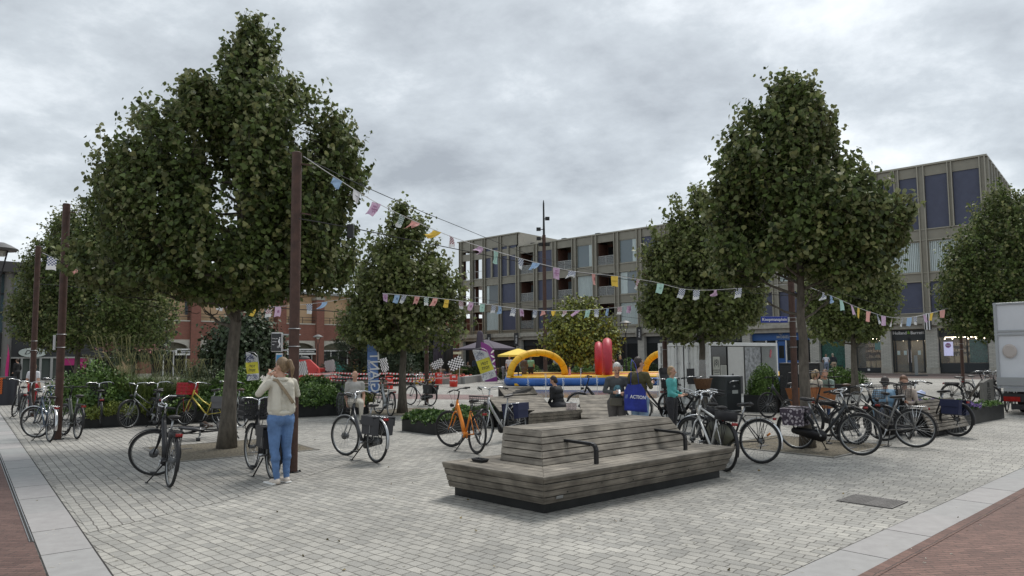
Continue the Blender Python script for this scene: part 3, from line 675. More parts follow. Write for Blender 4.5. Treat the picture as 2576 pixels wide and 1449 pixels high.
# distant houses closing the corner
b = MB(); p = V(18, -6); b.box((p.x+6, p.y+8, 3.5), (20, 8, 7)); o = tag(b.build('house', rbrick), 'red brick house closing the corner behind the terrace', 'building')
# ================================================================ TREES AND PLANTS
LEAF6 = np.array([(0, 0), (.42, .18), (.5, .55), (0, 1.0), (-.5, .55), (-.42, .18)])
LEAF4 = np.array([(0, 0), (.45, .5), (0, 1.0), (-.45, .5)])
def leaves(name, P, D, size, m, parent=None, tmpl=LEAF4, seed=0, droop=.3, fold=.12, NR=None, m2=None, sel=None):
    """P positions, D growing direction of each leaf; every leaf a small folded face"""
    rg = np.random.default_rng(seed); n = len(P); k = len(tmpl)
    D = D/np.linalg.norm(D, axis=1, keepdims=True)
    up = rg.normal(size=(n, 3))
    if NR is not None: up = np.cross(D, NR+up*.55)
    sd = np.cross(D, up) if NR is None else up; sd /= np.linalg.norm(sd, axis=1, keepdims=True)+1e-9
    nn_ = np.cross(sd, D); sz = size*rg.uniform(.6, 1.25, n)
    V_ = np.empty((n, k, 3))
    for i, (x, y) in enumerate(tmpl):
        V_[:, i] = P+sd*(x*sz)[:, None]+D*(y*sz)[:, None]+nn_*((abs(x)*fold*2-droop*y*y)*sz)[:, None]
    me = bpy.data.meshes.new(name); me.vertices.add(n*k); me.vertices.foreach_set('co', V_.reshape(-1))
    me.loops.add(n*k); me.loops.foreach_set('vertex_index', np.arange(n*k, dtype=np.int32))
    me.polygons.add(n); me.polygons.foreach_set('loop_start', np.arange(0, n*k, k, dtype=np.int32))
    me.polygons.foreach_set('loop_total', np.full(n, k, dtype=np.int32)); me.materials.append(m)
    if m2: me.materials.append(m2); me.polygons.foreach_set('material_index', sel.astype(np.int32))
    me.update(calc_edges=True)
    return obj(name, me, parent)
def tree(label, base, prof, th, tr, ncl, per, ls, m=None, seed=1, tmpl=LEAF4, top_lean=(0, 0), group=None, bark=None, name='linden_tree', cluster=(.42, .15), gap=.12, rot=0, nl=18, lift=.9, dense=1.5, fy=.62):
    """prof: (height, reach to picture-left, reach to picture-right); th: height where the limbs start"""
    rg = np.random.default_rng(seed); random.seed(seed)
    t = thing(name, label, 'tree', base, 0, group)
    hs = [p[0] for p in prof]; H = hs[-1]
    def reach(z, a):
        l = np.interp(z, hs, [p[1] for p in prof]); r = np.interp(z, hs, [p[2] for p in prof]); c = (np.cos(a)+1)/2
        return l*(1-c)+r*c
    ax = lambda z: Vector((top_lean[0]*z/H, top_lean[1]*z/H, z))
    b = MB(); k = 14; b.tube([ax(H*.97*i/k)+Vector((.03*math.sin(i*2.1), .03*math.cos(i*1.7), 0))*(i > 2) for i in range(k+1)], [tr*(1.35 if i == 0 else 1.08 if i == 1 else 1)*(1-.93*(i/k)**.9) for i in range(k+1)], 12)
    ends = []
    for i in range(nl):
        z0 = th+(H*.8-th)*((i+.3)/nl)**1.15; a = i*2.4+rg.uniform(-.3, .3); z1 = min(H*.95, z0+rg.uniform(.5, 1.0)*lift*(1 if i > 3 else .45))
        rr = float(reach(z1, a))*.78; p0 = ax(z0); p2 = ax(z1)+Vector((math.cos(a)*rr, math.sin(a)*rr*fy, 0)); p1 = (p0+p2)/2+Vector((0, 0, -.10*rr))
        r0 = tr*.42*(1-.75*z0/H)
        b.tube([p0, p0*.6+p1*.4, p1, p1*.5+p2*.5, p2], [r0, r0*.8, r0*.6, r0*.4, r0*.15], 6); ends.append((p1, p2, r0))
        for j in range(4):
            s = rg.uniform(.3, .9); q = p1.lerp(p2, s); a2 = a+rg.uniform(-1.2, 1.2); l_ = rg.uniform(.3, .6)*max(.4, rr*.5)
            b.tube([q, q+Vector((math.cos(a2)*l_*.6, math.sin(a2)*l_*.6, l_*.2)), q+Vector((math.cos(a2)*l_, math.sin(a2)*l_, l_*.75))], [r0*.35, r0*.22, .004], 5)
    b.build('trunk', bark or M['bark'], t, smooth=True)
    C_ = []; DD = []; EX = []; zs = np.linspace(hs[0], H, 60); wgt = np.array([(np.interp(z, hs, [p[1]+p[2] for p in prof])/2)**1.15+.05 for z in zs]); wgt /= wgt.sum()
    tries = 0
    while len(C_) < ncl and tries < ncl*4:
        tries += 1
        z = rg.choice(zs, p=wgt)+rg.uniform(-.06, .06)*H/8; a = rg.uniform(0, 2*PI); q = 1-.62*rg.random()**dense
        ex = rg.random() < .2
        if ex: q = rg.uniform(.98, 1.12)
        rr = float(reach(z, a))*(1+.15*noise.noise(Vector((math.cos(a)*2.2+seed, math.sin(a)*2.2, z*1.6))))
        c = ax(z-.12)+Vector((math.cos(a)*rr*q, math.sin(a)*rr*q*fy, 0))
        if noise.noise(c*1.35+Vector((seed*3.1, 0, 0))) < -gap-.25+.15*(q < .8): continue
        o_ = Vector((math.cos(a), math.sin(a), 0)); low = (z-hs[0])/(H-hs[0])
        d = (o_*rg.uniform(.15, .75)+Vector((rg.normal()*.2, rg.normal()*.2, lift*(1 if low > .12 else .15)))).normalized()
        C_.append(c); DD.append(d); EX.append(ex)
    C_ = np.array(C_); DD = np.array(DD); n = len(C_)
    s = np.linspace(-.5, .5, per)[None, :, None]+rg.uniform(-.05, .05, (n, per, 1))
    EX = np.array(EX)[:, None, None]; ln = cluster[0]*rg.uniform(.6, 1.4, (n, 1, 1))*np.where(EX, 1.35, 1); wd = cluster[1]*np.where(EX, .55, 1)
    off = rg.normal(size=(n, per, 3))*wd*(1.15-(s+.5)*.75)
    P = (C_[:, None]+DD[:, None]*(s*ln*2-.05)+off).reshape(-1, 3)
    ld = (DD[:, None]*.1+off/wd*.45+rg.normal(size=(n, per, 3))*.4+np.array([0, 0, -.6])).reshape(-1, 3)
    CX = C_.copy(); CX[:, 2] = CX[:, 2]*.25+.35; CX /= np.linalg.norm(CX, axis=1, keepdims=True); NRM = (CX[:, None]+off/wd*.35+np.array([0, 0, .25])).reshape(-1, 3)
    bn = np.array([noise.noise(Vector((p[0]*1.1+seed, p[1]*1.1, 0))) for p in P[::per]]).repeat(per); keep = P[:, 2] > hs[0]+.22-.75*bn
    leaves('crown', P[keep], ld[keep], ls, m or M['leaf'], t, tmpl, seed, NR=NRM[keep], m2=M['leafp'] if name == 'linden_tree' else None, sel=((rg.random(n) < .16+.22*EX.reshape(-1)).repeat(per) & (rg.random(n*per) < .8))[keep])
    # thin twigs under the shoots
    b = MB()
    for i in range(0, n, 3):
        c = Vector(C_[i]); d = Vector(DD[i]); cx = Vector((c.x*.75, c.y*.75, c.z-.12*abs(c.length-c.z)))
        b.tube([cx, c-d*.2, c+d*.3], [.010, .007, .003], 3, cap=False)
    b.build('sprays', M['bark2'], t)
    return t
def prof(v0, rows, cu, d, f=F_):
    """rows: (v, u_left, u_right) in the photo at distance d; cu = axis column(s) -> metres"""
    out = []
    for v, l, r in rows:
        out.append((CH+(896-v)*d/F_, max(.04, ((cu-l)*d/F_-.14)*.94), max(.04, ((r-cu)*d/F_-.10)*.95)))
    return sorted(out)
b1_ = G(570, 1128); D1 = b1_.y
tree('tallest linden with a broad cone crown, standing in the left gravel pit', b1_,
     prof(0, [(0, 608, 646), (52, 582, 668), (130, 508, 705), (200, 440, 765), (260, 395, 850), (300, 330, 880), (350, 280, 895), (420, 250, 908), (520, 225, 912), (600, 200, 905), (655, 185, 910), (692, 215, 860), (722, 300, 790), (752, 420, 615)], 612, D1),
     2.15, .145, 2800, 25, .09, seed=3, tmpl=LEAF6, top_lean=(.30, .05), gap=-.13, cluster=(.30, .085), nl=26, lift=.85)
b2_ = G(2032, 1126); D2 = b2_.y
tree('tall linden with pointed crown, trunk rising behind the floral pannier', b2_,
     prof(0, [(180, 2000, 2050), (230, 1935, 2100), (300, 1870, 2130), (350, 1840, 2160), (420, 1820, 2200), (500, 1810, 2300), (560, 1800, 2310), (620, 1795, 2285), (678, 1805, 2225), (722, 1890, 2135)], 2030, D2),
     2.3, .115, 1900, 24, .088, seed=8, tmpl=LEAF6, top_lean=(-.02, .1), gap=-.13, cluster=(.28, .08), nl=24, lift=.85)
b3_ = G(1770, 1036)
tree('linden behind the teal shirted boy, trunk in front of the white container', b3_,
     prof(0, [(465, 1740, 1765), (520, 1690, 1810), (600, 1640, 1880), (700, 1612, 1920), (770, 1605, 1935), (830, 1650, 1910), (862, 1710, 1830)], 1765, b3_.y), 2.2, .125, 1150, 22, .105, m=M['leaf2'], seed=12, tmpl=LEAF6, gap=-.06, cluster=(.36, .13))
b4_ = G(1012, 1039)
tree('middle linden in front of the terrace, trunk behind the grey bicycle', b4_,
     prof(0, [(512, 975, 1010), (560, 940, 1060), (640, 905, 1110), (720, 855, 1150), (790, 840, 1165), (840, 850, 1160), (878, 920, 1100)], 1003, b4_.y), 2.2, .135, 1150, 22, .105, m=M['leaf2'], seed=15, tmpl=LEAF6, gap=-.08, cluster=(.34, .12))
b5_ = G(2152, 992)
tree('linden behind the right big tree, trunk in front of the shop window', b5_,
     prof(0, [(560, 2130, 2170), (620, 2080, 2220), (700, 2040, 2260), (780, 2020, 2262), (838, 2030, 2222), (872, 2080, 2180)], 2150, b5_.y), 1.9, .15, 900, 22, .125, m=M['leaf2'], seed=19, tmpl=LEAF6, gap=-.04, cluster=(.42, .15))
b6_ = G(2575, 985)
tree('linden at the right edge above the white box truck', b6_,
     prof(0, [(470, 2515, 2560), (540, 2460, 2620), (620, 2400, 2680), (700, 2370, 2740), (780, 2372, 2760), (835, 2400, 2740), (862, 2460, 2680)], 2560, b6_.y), 1.9, .15, 2100, 22, .135, m=M['leaf'], seed=23, gap=-.04, cluster=(.42, .15))
b7_ = G(188, 1000)
tree('linden behind the two left poles, in front of the dark glass building', b7_,
     prof(0, [(480, 190, 240), (560, 120, 300), (650, 78, 380), (720, 55, 430), (790, 50, 450), (830, 80, 440), (868, 130, 380)], 215, b7_.y), 1.8, .14, 2300, 22, .125, m=M['leaf'], seed=27, gap=-.04, top_lean=(.3, 0), cluster=(.45, .18))
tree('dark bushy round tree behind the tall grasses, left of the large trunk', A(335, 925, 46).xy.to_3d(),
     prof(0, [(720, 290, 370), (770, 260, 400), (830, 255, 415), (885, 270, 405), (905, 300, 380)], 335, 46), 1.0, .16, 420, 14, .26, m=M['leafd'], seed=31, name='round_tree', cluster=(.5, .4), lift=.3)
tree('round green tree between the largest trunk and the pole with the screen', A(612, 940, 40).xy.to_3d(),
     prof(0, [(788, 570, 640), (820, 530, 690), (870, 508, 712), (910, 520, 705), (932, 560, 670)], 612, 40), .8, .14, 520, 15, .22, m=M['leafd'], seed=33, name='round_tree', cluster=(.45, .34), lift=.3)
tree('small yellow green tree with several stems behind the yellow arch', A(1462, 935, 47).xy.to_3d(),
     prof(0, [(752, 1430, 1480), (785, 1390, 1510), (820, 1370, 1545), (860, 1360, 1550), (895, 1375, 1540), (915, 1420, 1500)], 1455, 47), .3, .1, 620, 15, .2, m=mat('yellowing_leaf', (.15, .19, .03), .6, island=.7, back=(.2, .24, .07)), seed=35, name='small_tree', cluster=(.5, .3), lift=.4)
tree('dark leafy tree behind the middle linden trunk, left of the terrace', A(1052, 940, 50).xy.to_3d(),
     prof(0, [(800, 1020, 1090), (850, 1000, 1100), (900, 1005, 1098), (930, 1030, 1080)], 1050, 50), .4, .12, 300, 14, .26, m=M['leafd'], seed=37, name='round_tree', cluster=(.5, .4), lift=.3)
# pine
def pine(label, base, H, Rr, seed):
    rg = np.random.default_rng(seed); t = thing('pine_tree', label, 'tree', base)
    b = MB(); b.tube([(0, 0, 0), (.05, 0, H*.5), (0, 0, H)], [.18, .12, .03], 8); P = []; D = []
    for i in range(52):
        z = H*(.06+.92*i/52); a = i*2.4; r = Rr*(1-.62*(z/H)**1.3)*rg.uniform(.75, 1.1); e_ = Vector((math.cos(a)*r, math.sin(a)*r, z+.25*r)); b.tube([(0, 0, z), (e_.x*.5, e_.y*.5, z-.02), e_], [.05, .035, .01], 5)
        for j in range(16):
            s = rg.uniform(.25, 1.05); q = np.array([e_.x*s, e_.y*s, z+.25*r*s*s])+rg.normal(size=3)*np.array([.22, .22, .14])
            n_ = 13; P.append(q+rg.normal(size=(n_, 3))*.07); D.append(np.array([math.cos(a), math.sin(a), .6])*.6+rg.normal(size=(n_, 3))*.8)
    b.build('trunk', M['bark2'], t, smooth=True)
    leaves('crown', np.concatenate(P), np.concatenate(D), .2, M['pine'], t, np.array([(0, 0), (.12, .5), (0, 1), (-.12, .5)]), seed)
pine('dark spreading pine between the lamp post and the blue banner', A(905, 940, 44).xy.to_3d(), 4.6, 2.2, 4)
pine('lower blue green pine beside the blue banner', A(985, 940, 42).xy.to_3d(), 2.6, 1.4, 6)

def bush(name, label, cat, c, rx, ry, h, n, ls, m, seed, kind=None, group=None, rz=0, tmpl=LEAF4, z0=0, parent=None):
    rg = np.random.default_rng(seed)
    u_ = rg.normal(size=(n, 3)); u_ /= np.linalg.norm(u_, axis=1, keepdims=True); u_[:, 2] = abs(u_[:, 2]); q = 1-.45*rg.random((n, 1))**1.6
    P = u_*q*np.array([rx, ry, h]); 
    for i in range(n):
        f = 1+.28*noise.noise(Vector(P[i]*2.2)+Vector((seed, 0, 0))); P[i] *= f
    D = u_+rg.normal(size=(n, 3))*.6+np.array([0, 0, .3])
    if parent is None:
        t = thing(name, label, cat, (c[0], c[1], z0), rz, group)
        o = leaves('foliage', P, D, ls, m, t, tmpl, seed)
        b = MB()
        for i in range(9):
            a = i*.7; b.tube([(0, 0, 0), (rx*.35*math.cos(a), ry*.35*math.sin(a), h*.5), (rx*.65*math.cos(a), ry*.65*math.sin(a), h*.8)], [.02, .012, .005], 4)
        b.build('stem', M['bark2'], t)
        return t
def blades(label, c, n, h, spread, r0, m, seed, parent=None, name='ornamental_grass', cat='grass', group=None, wd=.012, z0=0, plume=False):
    rg = random.Random(seed); b = MB(); t = thing(name, label, cat, (c[0], c[1], z0), 0, group)
    p = MB()
    for i in range(n):
        a = rg.uniform(0, 2*PI); r = rg.random()**.5*r0; hh = h*rg.uniform(.55, 1.1); sp_ = spread*rg.uniform(.2, 1.1); dx, dy = math.cos(a), math.sin(a); sx_, sy_ = -dy*wd, dx*wd
        x, y = r*math.cos(a*1.7+i), r*math.sin(a*1.7+i); pts = []
        for k in range(5):
            s = k/4; pts.append((x+dx*sp_*s**1.8, y+dy*sp_*s**1.8, hh*(s*1.15-.42*s**3)))
        vs = []
        for k, q in enumerate(pts): f = 1-k/4.3; vs += [(q[0]-sx_*f, q[1]-sy_*f, q[2]), (q[0]+sx_*f, q[1]+sy_*f, q[2])]
        b.add(vs, [(2*k, 2*k+1, 2*k+3, 2*k+2) for k in range(4)])
        if plume and i % 30 == 0: 
            q0 = Vector(pts[2]); p.tube([(x, y, 0), (x+dx*sp_*.25, y+dy*sp_*.25, h*.8), (x+dx*sp_*.6, y+dy*sp_*.6, h*1.25), (x+dx*sp_*.85, y+dy*sp_*.85, h*1.3)], [.002, .002, .007, .002], 4)
    b.build('foliage', m, t)
    if plume: p.build('plume', M['straw'], t)
    return t
def planter(name, label, pts, h, parent=None, soil=.04):
    """open dark steel tray with thin walls and soil; pts counter-clockwise ground corners"""
    c = sum(pts, Vector())/len(pts); t = thing(name, label, 'planter', (c.x, c.y, 0)); n = len(pts); w_ = .04
    q = [p-c for p in pts]
    ins = [p*(1-w_*2/p.length) for p in q]; b = MB()
    for i in range(n):
        a, d = q[i], q[(i+1) % n]; a2, d2_ = ins[i], ins[(i+1) % n]
        b.add([(a.x, a.y, 0), (d.x, d.y, 0), (d.x, d.y, h), (a.x, a.y, h), (a2.x, a2.y, h), (d2_.x, d2_.y, h), (a2.x, a2.y, h-soil-.05), (d2_.x, d2_.y, h-soil-.05)], [(0, 1, 2, 3), (3, 2, 5, 4), (4, 5, 7, 6)])
    b.build('tray', M['steel'], t)
    b = MB(); b.add([(p.x, p.y, h-soil) for p in ins], [tuple(range(n))]); b.build('soil', M['soil'], t)
    return t
def cover_plants(name, label, pts, z0, h, n, ls, m, seed, clump=.35, kind='stuff', cat='ground cover', tmpl=LEAF4):
    """low planting filling a ground quadrilateral: one uncountable mass"""
    rg = np.random.default_rng(seed); a, b_, c, d = [np.array(p) for p in pts]
    s, t_ = rg.random((n, 1)), rg.random((n, 1)); P = (a*(1-s)+b_*s)*(1-t_)+(d*(1-s)+c*s)*t_
    H_ = np.array([.5+.7*noise.noise(Vector((p[0]/clump, p[1]/clump, seed))) for p in P])
    P[:, 2] = z0+h*np.clip(H_, .08, 1.2)*(1-.5*rg.random(n)**2)
    D = rg.normal(size=(n, 3))*.8+np.array([0, 0, .5])
    return tag(leaves(name, P, D, ls, m, None, tmpl, seed), label, cat, kind=kind)

# --- big left planter
PA, PB = G(205, 1079), G(928, 1041); pd = (PB-PA).normalized(); pn = Vector((-pd.y, pd.x, 0)); PL = (PB-PA).length
def pq(s, t_, z=0): p = PA+pd*s+pn*t_; p.z = z; return p
planter('planter', 'long dark steel planter behind the left bikes full of grasses and shrubs', [pq(0, 0), pq(PL, 0), pq(PL, 4.2), pq(0, 4.2)], .36)
def us(u, t_=0):   # position along the planter below a picture column
    lo, hi = 0, PL
    for _ in range(40):
        m_ = (lo+hi)/2; p = pq(m_, t_)
        if 1288+F_*p.x/p.y < u: lo = m_
        else: hi = m_
    return lo
cover_plants('ground_cover', 'low yellow flowering edging plants in the left planter', [pq(.1, -.14), pq(us(460), -.14), pq(us(470, .9), .9), pq(.1, .9)], .16, .50, 14000, .055, M['leafy'], 1, .3)
cover_plants('ground_cover', 'dark green leafy edging plants in the middle of the left planter', [pq(us(400), -.18), pq(us(700), -.18), pq(us(700, 1.8), 1.8), pq(us(400, 1.4), 1.4)], .13, .85, 24000, .08, M['leafg'], 2, .5)
cover_plants('ground_cover', 'mixed leafy shrubs at the right end of the left planter', [pq(us(700), -.16), pq(PL-.1, -.12), pq(PL-.1, 2.2), pq(us(730, 2.2), 2.2)], .14, .74, 19000, .07, M['leafg'], 3, .45)
cover_plants('ground_cover', 'deep planting along the back of the left planter', [pq(.1, .8), pq(PL-.1, 1.6), pq(PL-.1, 4.1), pq(.1, 4.1)], .25, .95, 30000, .10, M['leafg'], 4, .6)
bush('shrub', 'broad dark leafed shrub behind the bike with the black crate', 'shrub', pq(us(235, 1.8), 1.8), 1.2, .8, 1.2, 5200, .10, M['leafg'], 5, z0=.3)
gl = ['arching green grass clump behind the crate bike', 'arching tall grass clump left of the big trunk', 'tall pale grass clump above the silver handlebars', 'feathery grass clump near the planter middle', 'green grass clump just left of the big trunk', 'dense grass clump behind the yellow bicycle', 'pale grass clump in front of the magenta wall']
for i, (u, tt, h, n) in enumerate(((330, 1.6, 1.05, 420), (375, 1.3, 1.0, 420), (300, 2.6, 1.35, 380), (410, 2.4, 1.1, 380), (455, 1.6, .9, 380), (500, 2.2, .9, 330), (225, 3.3, 1.0, 260))):
    blades(gl[i], pq(us(u, tt), tt), int(n*1.7), h*1.2, .85, .42, M['grass'], 40+i, group='ornamental grasses in the left planter', z0=.3, plume=True, wd=.011)
bush('butterfly_bush', 'loose grey green bush with a purple bloom left of the big trunk', 'shrub', pq(us(505, 3), 3.0), .9, .7, 1.3, 3000, .09, mat('grey_green_leaf', (.07, .10, .05), .7, island=.4), 7, z0=.3)
bush('shrub', 'leafy shrub right behind the large trunk in the planter', 'shrub', pq(us(600, 1.9), 1.9), 1.1, .8, 1.1, 4600, .09, M['leafg'], 8, z0=.3)
bush('shrub', 'bright green shrub right of the pole behind the woman', 'shrub', pq(us(800, 1.3), 1.3), .9, .6, .62, 3200, .085, M['leafg'], 9, z0=.3)
bush('shrub', 'yellow green shrub between the green and the grey bike', 'shrub', pq(us(905, .7), .9), .55, .5, .55, 2600, .065, M['leafy'], 10, z0=.3)
# --- small planter in front of the lounge benches
S0, S1, S2 = G(1011, 1084), G(1096, 1095), G(1300, 1066); S3 = S0+(S2-S1)
planter('planter', 'low dark planter with leafy cover left of the orange bicycle', [S0, S1, S2, S3], .27)
cover_plants('ground_cover', 'low leafy plants in the small planter by the orange bike', [S0, S1, S2, S3], .2, .28, 13000, .07, M['leafg'], 11, .35)
# --- right planter with purple flowers
T0, T1 = G(2440, 1069), G(2527, 1052); td = (T1-T0).normalized(); tn = Vector((-td.y, td.x, 0))
planter('planter', 'dark planter with purple flowers beside the events pillar', [T0-td*.4, T1, T1+tn*2.2, T0-td*.4+tn*2.2], .36)
cover_plants('flowers', 'purple lavender flowers in the right planter', [T0, T0+td*.9, T0+td*.9+tn*2, T0+tn*2], .33, .22, 4500, .05, M['purple'], 12, .3, cat='flowers')
cover_plants('ground_cover', 'green low plants beside the purple flowers', [T0, T1, T1+tn*2.1, T0+tn*2.1], .3, .16, 6000, .06, M['leafg'], 13, .3)
# --- black planter with bush right of the grey bin
K0 = G(1872, 1036); K1 = G(1990, 1040)
kd = (K1-K0).normalized(); kn = Vector((-kd.y, kd.x, 0))
planter('planter', 'black planter under the bush right of the grey bin', [K0, K0+kd*.95, K0+kd*.95+kn*1, K0+kn*1], .5)
bush('shrub', 'dense green bush between the grey bin and the black cabinet', 'shrub', K0+kd*.5+kn*.5, .5, .5, .95, 4200, .07, M['leafg'], 14, z0=.45)
t = thing('cabinet', 'tall black steel cabinet right of the green bush', 'cabinet', K0+kd*1.0+kn*.15, math.atan2(kd.y, kd.x))
b = MB(); b.box((.55, .4, .72), (1.1, .8, 1.44)); b.build('body', M['steel'], t, bevel=.01)
b = MB()
for x in (.28, .82): b.box((x, -.008, .72), (.5, .012, 1.3))
b.build('door_panel', mat('black_gloss', (.012, .013, .014), .25), t)
# --- hedges and grasses in front of the terrace with a low stone wall
lowwall = mat('grey_wall', (.27, .27, .26), .8, var=.12)
b = MB(); wa, wb, wc_ = G(930, 968), G(1160, 966), G(1262, 952)
for p, q in ((wa, wb), (wb, wc_)):
    b.bar(p+Vector((0, 0, .22)), q+Vector((0, 0, .22)), .5, .44)
tag(b.build('low_wall', lowwall), 'low grey stone wall in front of the terrace hedge', 'wall')
b = MB(); b.bar(G(700, 952)+Vector((0, 0, .2)), G(930, 958)+Vector((0, 0, .2)), .5, .4); tag(b.build('low_wall', lowwall), 'low grey stone wall behind the striped tape', 'wall')
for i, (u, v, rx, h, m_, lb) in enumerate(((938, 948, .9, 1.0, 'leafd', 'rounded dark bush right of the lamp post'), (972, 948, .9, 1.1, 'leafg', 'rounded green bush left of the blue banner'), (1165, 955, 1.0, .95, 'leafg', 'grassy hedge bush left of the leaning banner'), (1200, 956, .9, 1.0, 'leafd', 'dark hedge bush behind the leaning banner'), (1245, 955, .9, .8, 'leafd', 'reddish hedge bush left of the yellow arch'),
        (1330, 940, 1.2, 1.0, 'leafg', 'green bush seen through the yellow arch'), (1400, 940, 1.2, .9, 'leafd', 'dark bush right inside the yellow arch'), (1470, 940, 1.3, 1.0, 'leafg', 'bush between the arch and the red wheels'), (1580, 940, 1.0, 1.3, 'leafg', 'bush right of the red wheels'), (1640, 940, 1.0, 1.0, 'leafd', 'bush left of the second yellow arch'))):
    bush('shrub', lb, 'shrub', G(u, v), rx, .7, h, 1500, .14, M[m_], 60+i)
for i, (u, v, h, lb) in enumerate(((1030, 958, .8, 'pale dry grass tuft left of the middle trunk'), (1000, 955, .9, 'green grass tuft behind the blue banner'), (1135, 962, .7, 'dry grass tuft between the drums'), (1610, 945, 1.3, 'tall grass tuft behind the red wheels'), (1310, 948, 1.1, 'tall grass tuft under the arch'), (1360, 952, .8, 'dry grass tuft under the arch'))):
    blades(lb, G(u, v), 200, h, .7, .4, M['straw' if 'dry' in lb else 'grass'], 80+i, wd=.02)
planter('planter', 'dark planter beside the women eating at the right', [G(2075, 990), G(2160, 992), G(2165, 978), G(2085, 976)], .4)
bush('shrub', 'leafy bush behind the women eating at the right', 'shrub', G(2115, 984), 1.3, .7, .85, 2600, .11, M['leafg'], 90, z0=.2)

# ================================================================ POLES, CABLES, BUNTING
POLES = [(735, 1188, 4.86, 'rusty steel pole beside the woman in the pale jacket'), (144, 1106, 5.10, 'rusty steel pole behind the silver bike, second from left'), (78, 1049, 5.15, 'leftmost rusty steel pole'),
         (1073, 1019, 4.86, 'rusty pole right of the middle linden trunk'), (2003, 1062, 4.86, 'rusty pole carrying the blue street name sign'), (1676, 1030, 4.86, 'rusty pole just left of the container doors'), (2424, 974, 4.86, 'rusty pole in front of the right display window')]
pole_o = []
for (u, v, h, lb) in POLES:
    p = G(u, v); t = thing('steel_pole', lb, 'pole', p, 0, 'rusty steel poles around the square')
    b = MB(); b.lathe([(.076, 0), (.076, h*.5), (.074, h-.01), (.06, h)], n=20); b.build('shaft', M['corten'], t, smooth=SM)
    b = MB()
    for z in (h*.44, h*.385): b.torus((0, 0, z), .09, .006, 'Z', 20, 5)
    b.build('band', M['alu'], t)
    for z in (.18, .95): b = MB(); b.bar((.06, 0, h-z), (.22, .03, h-z-.02), .02); b.build('hook', M['corten'], t)
    b = MB(); b.lathe([(.13, 0), (.13, .012), (.085, .014)], n=20); [b.lathe([(.012, .012), (.012, .03)], (.108*math.cos(k*PI/2+.4), .108*math.sin(k*PI/2+.4), 0), 6) for k in range(4)]; b.build('base_plate', M['steel'], t)
    pole_o.append((p, h))
p = A(1372, 926, 58); p.z = 0; pz = p.y/F_
t = thing('light_mast', 'tall rusty mast with spotlights in front of the bronze block', 'lamp mast', p)
hb = CH+(896-590)*pz; ht = CH+(896-500)*pz
b = MB(); b.lathe([(.17, 0), (.15, hb)], n=14); b.build('pole', M['corten'], t, smooth=SM)
b = MB(); b.lathe([(.10, hb), (.08, ht*.9), (.07, ht-.3), (.03, ht)], n=10); b.build('mast_tip', M['steel'], t, smooth=SM)
for i, (z, x) in enumerate(((ht-1.6, .3), (ht-2.5, -.45), (ht-3.3, -.45), (hb-.8, .3), (hb-.8, -.3))):
    b = MB(); b.box((x, -.1, z), (.36, .3, .26)); b.bar((0, 0, z), (x, 0, z), .06); b.build('spotlight', M['steel'], t)
cable = mat('cable', (.02, .02, .02), .6); cord = mat('white_cord', (.6, .6, .6), .7)
def strand(name, label, cat, pts, r, m):
    b = MB(); P = [Vector(p) for p in pts]
    # smooth through points
    out = []
    for i in range(len(P)-1):
        a = P[max(0, i-1)]; c, d = P[i], P[i+1]; e_ = P[min(len(P)-1, i+2)]
        for k in range(8):
            s = k/8; out.append(.5*((2*c)+(d-a)*s+(2*a-5*c+4*d-e_)*s*s+(3*c-a-3*d+e_)*s**3))
    out.append(P[-1]); b.tube(out, r, 5); tag(b.build(name, m), label, cat); return out
L1 = strand('bunting_line', 'white bunting cord from the near pole top towards the right trees', 'cord', [A(763, 393, 10.25), A(845, 447, 10.6), A(957, 515, 11.1), A(1122, 590, 11.9), A(1278, 641, 12.8), A(1430, 680, 13.8), A(1545, 694, 14.6), A(1640, 708, 15.3), A(1760, 730, 16.2), A(1985, 715, 17.6)], .006, cord)
L2 = strand('bunting_line', 'white bunting cord across the square in front of the bronze block', 'cord', [A(962, 738, 18.6), A(1080, 748, 18.8), A(1200, 762, 19.2), A(1330, 779, 19.8), A(1450, 781, 20.5), A(1560, 772, 21.4), A(1680, 752, 22.4)], .009, cord)
L3 = strand('bunting_line', 'white bunting cord between the right trees above the shop', 'cord', [A(2035, 722, 18), A(2100, 748, 19.5), A(2170, 778, 21.5), A(2240, 798, 24), A(2300, 797, 27), A(2385, 776, 30)], .008, cord)
L4 = strand('bunting_line', 'white bunting cord behind the largest trunk', 'cord', [A(500, 745, 24), A(640, 770, 24.5), A(700, 771, 24.8), A(800, 762, 25), A(960, 738, 24)], .009, cord)
L5 = strand('bunting_line', 'bunting cord from the leftmost pole into the leaves', 'cord', [A(107, 636, 19.5), A(150, 655, 18.5), A(220, 678, 17), A(290, 640, 14), A(420, 560, 12.8)], .007, cord)
strand('overhead_cable', 'thin black cable rising from the near pole over the square', 'cable', [A(765, 396, 10.2), A(930, 475, 13), A(1130, 560, 18), A(1365, 650, 26), A(1560, 694, 34), A(1760, 722, 45)], .008, cable)
strand('overhead_cable', 'lower black cable from the near pole', 'cable', [A(752, 550, 10.2), A(868, 570, 11), A(1000, 597, 12), A(1140, 625, 13.5), A(1290, 655, 15), A(1500, 692, 17), A(1750, 725, 17.5), A(2000, 745, 17.8)], .009, cable)
strand('overhead_cable', 'black cable crossing behind the pole screen', 'cable', [A(600, 768, 30), A(745, 778, 30), A(850, 784, 30), A(1000, 800, 30)], .02, cable)
strand('overhead_cable', 'thin cable right of the left pole', 'cable', [A(100, 715, 19.3), A(150, 718, 19), A(300, 735, 18)], .008, cable)
strand('overhead_cable', 'long faint cable above the right bunting', 'cable', [A(2020, 700, 18), A(2140, 745, 22), A(2270, 775, 26), A(2380, 770, 30)], .006, cable)
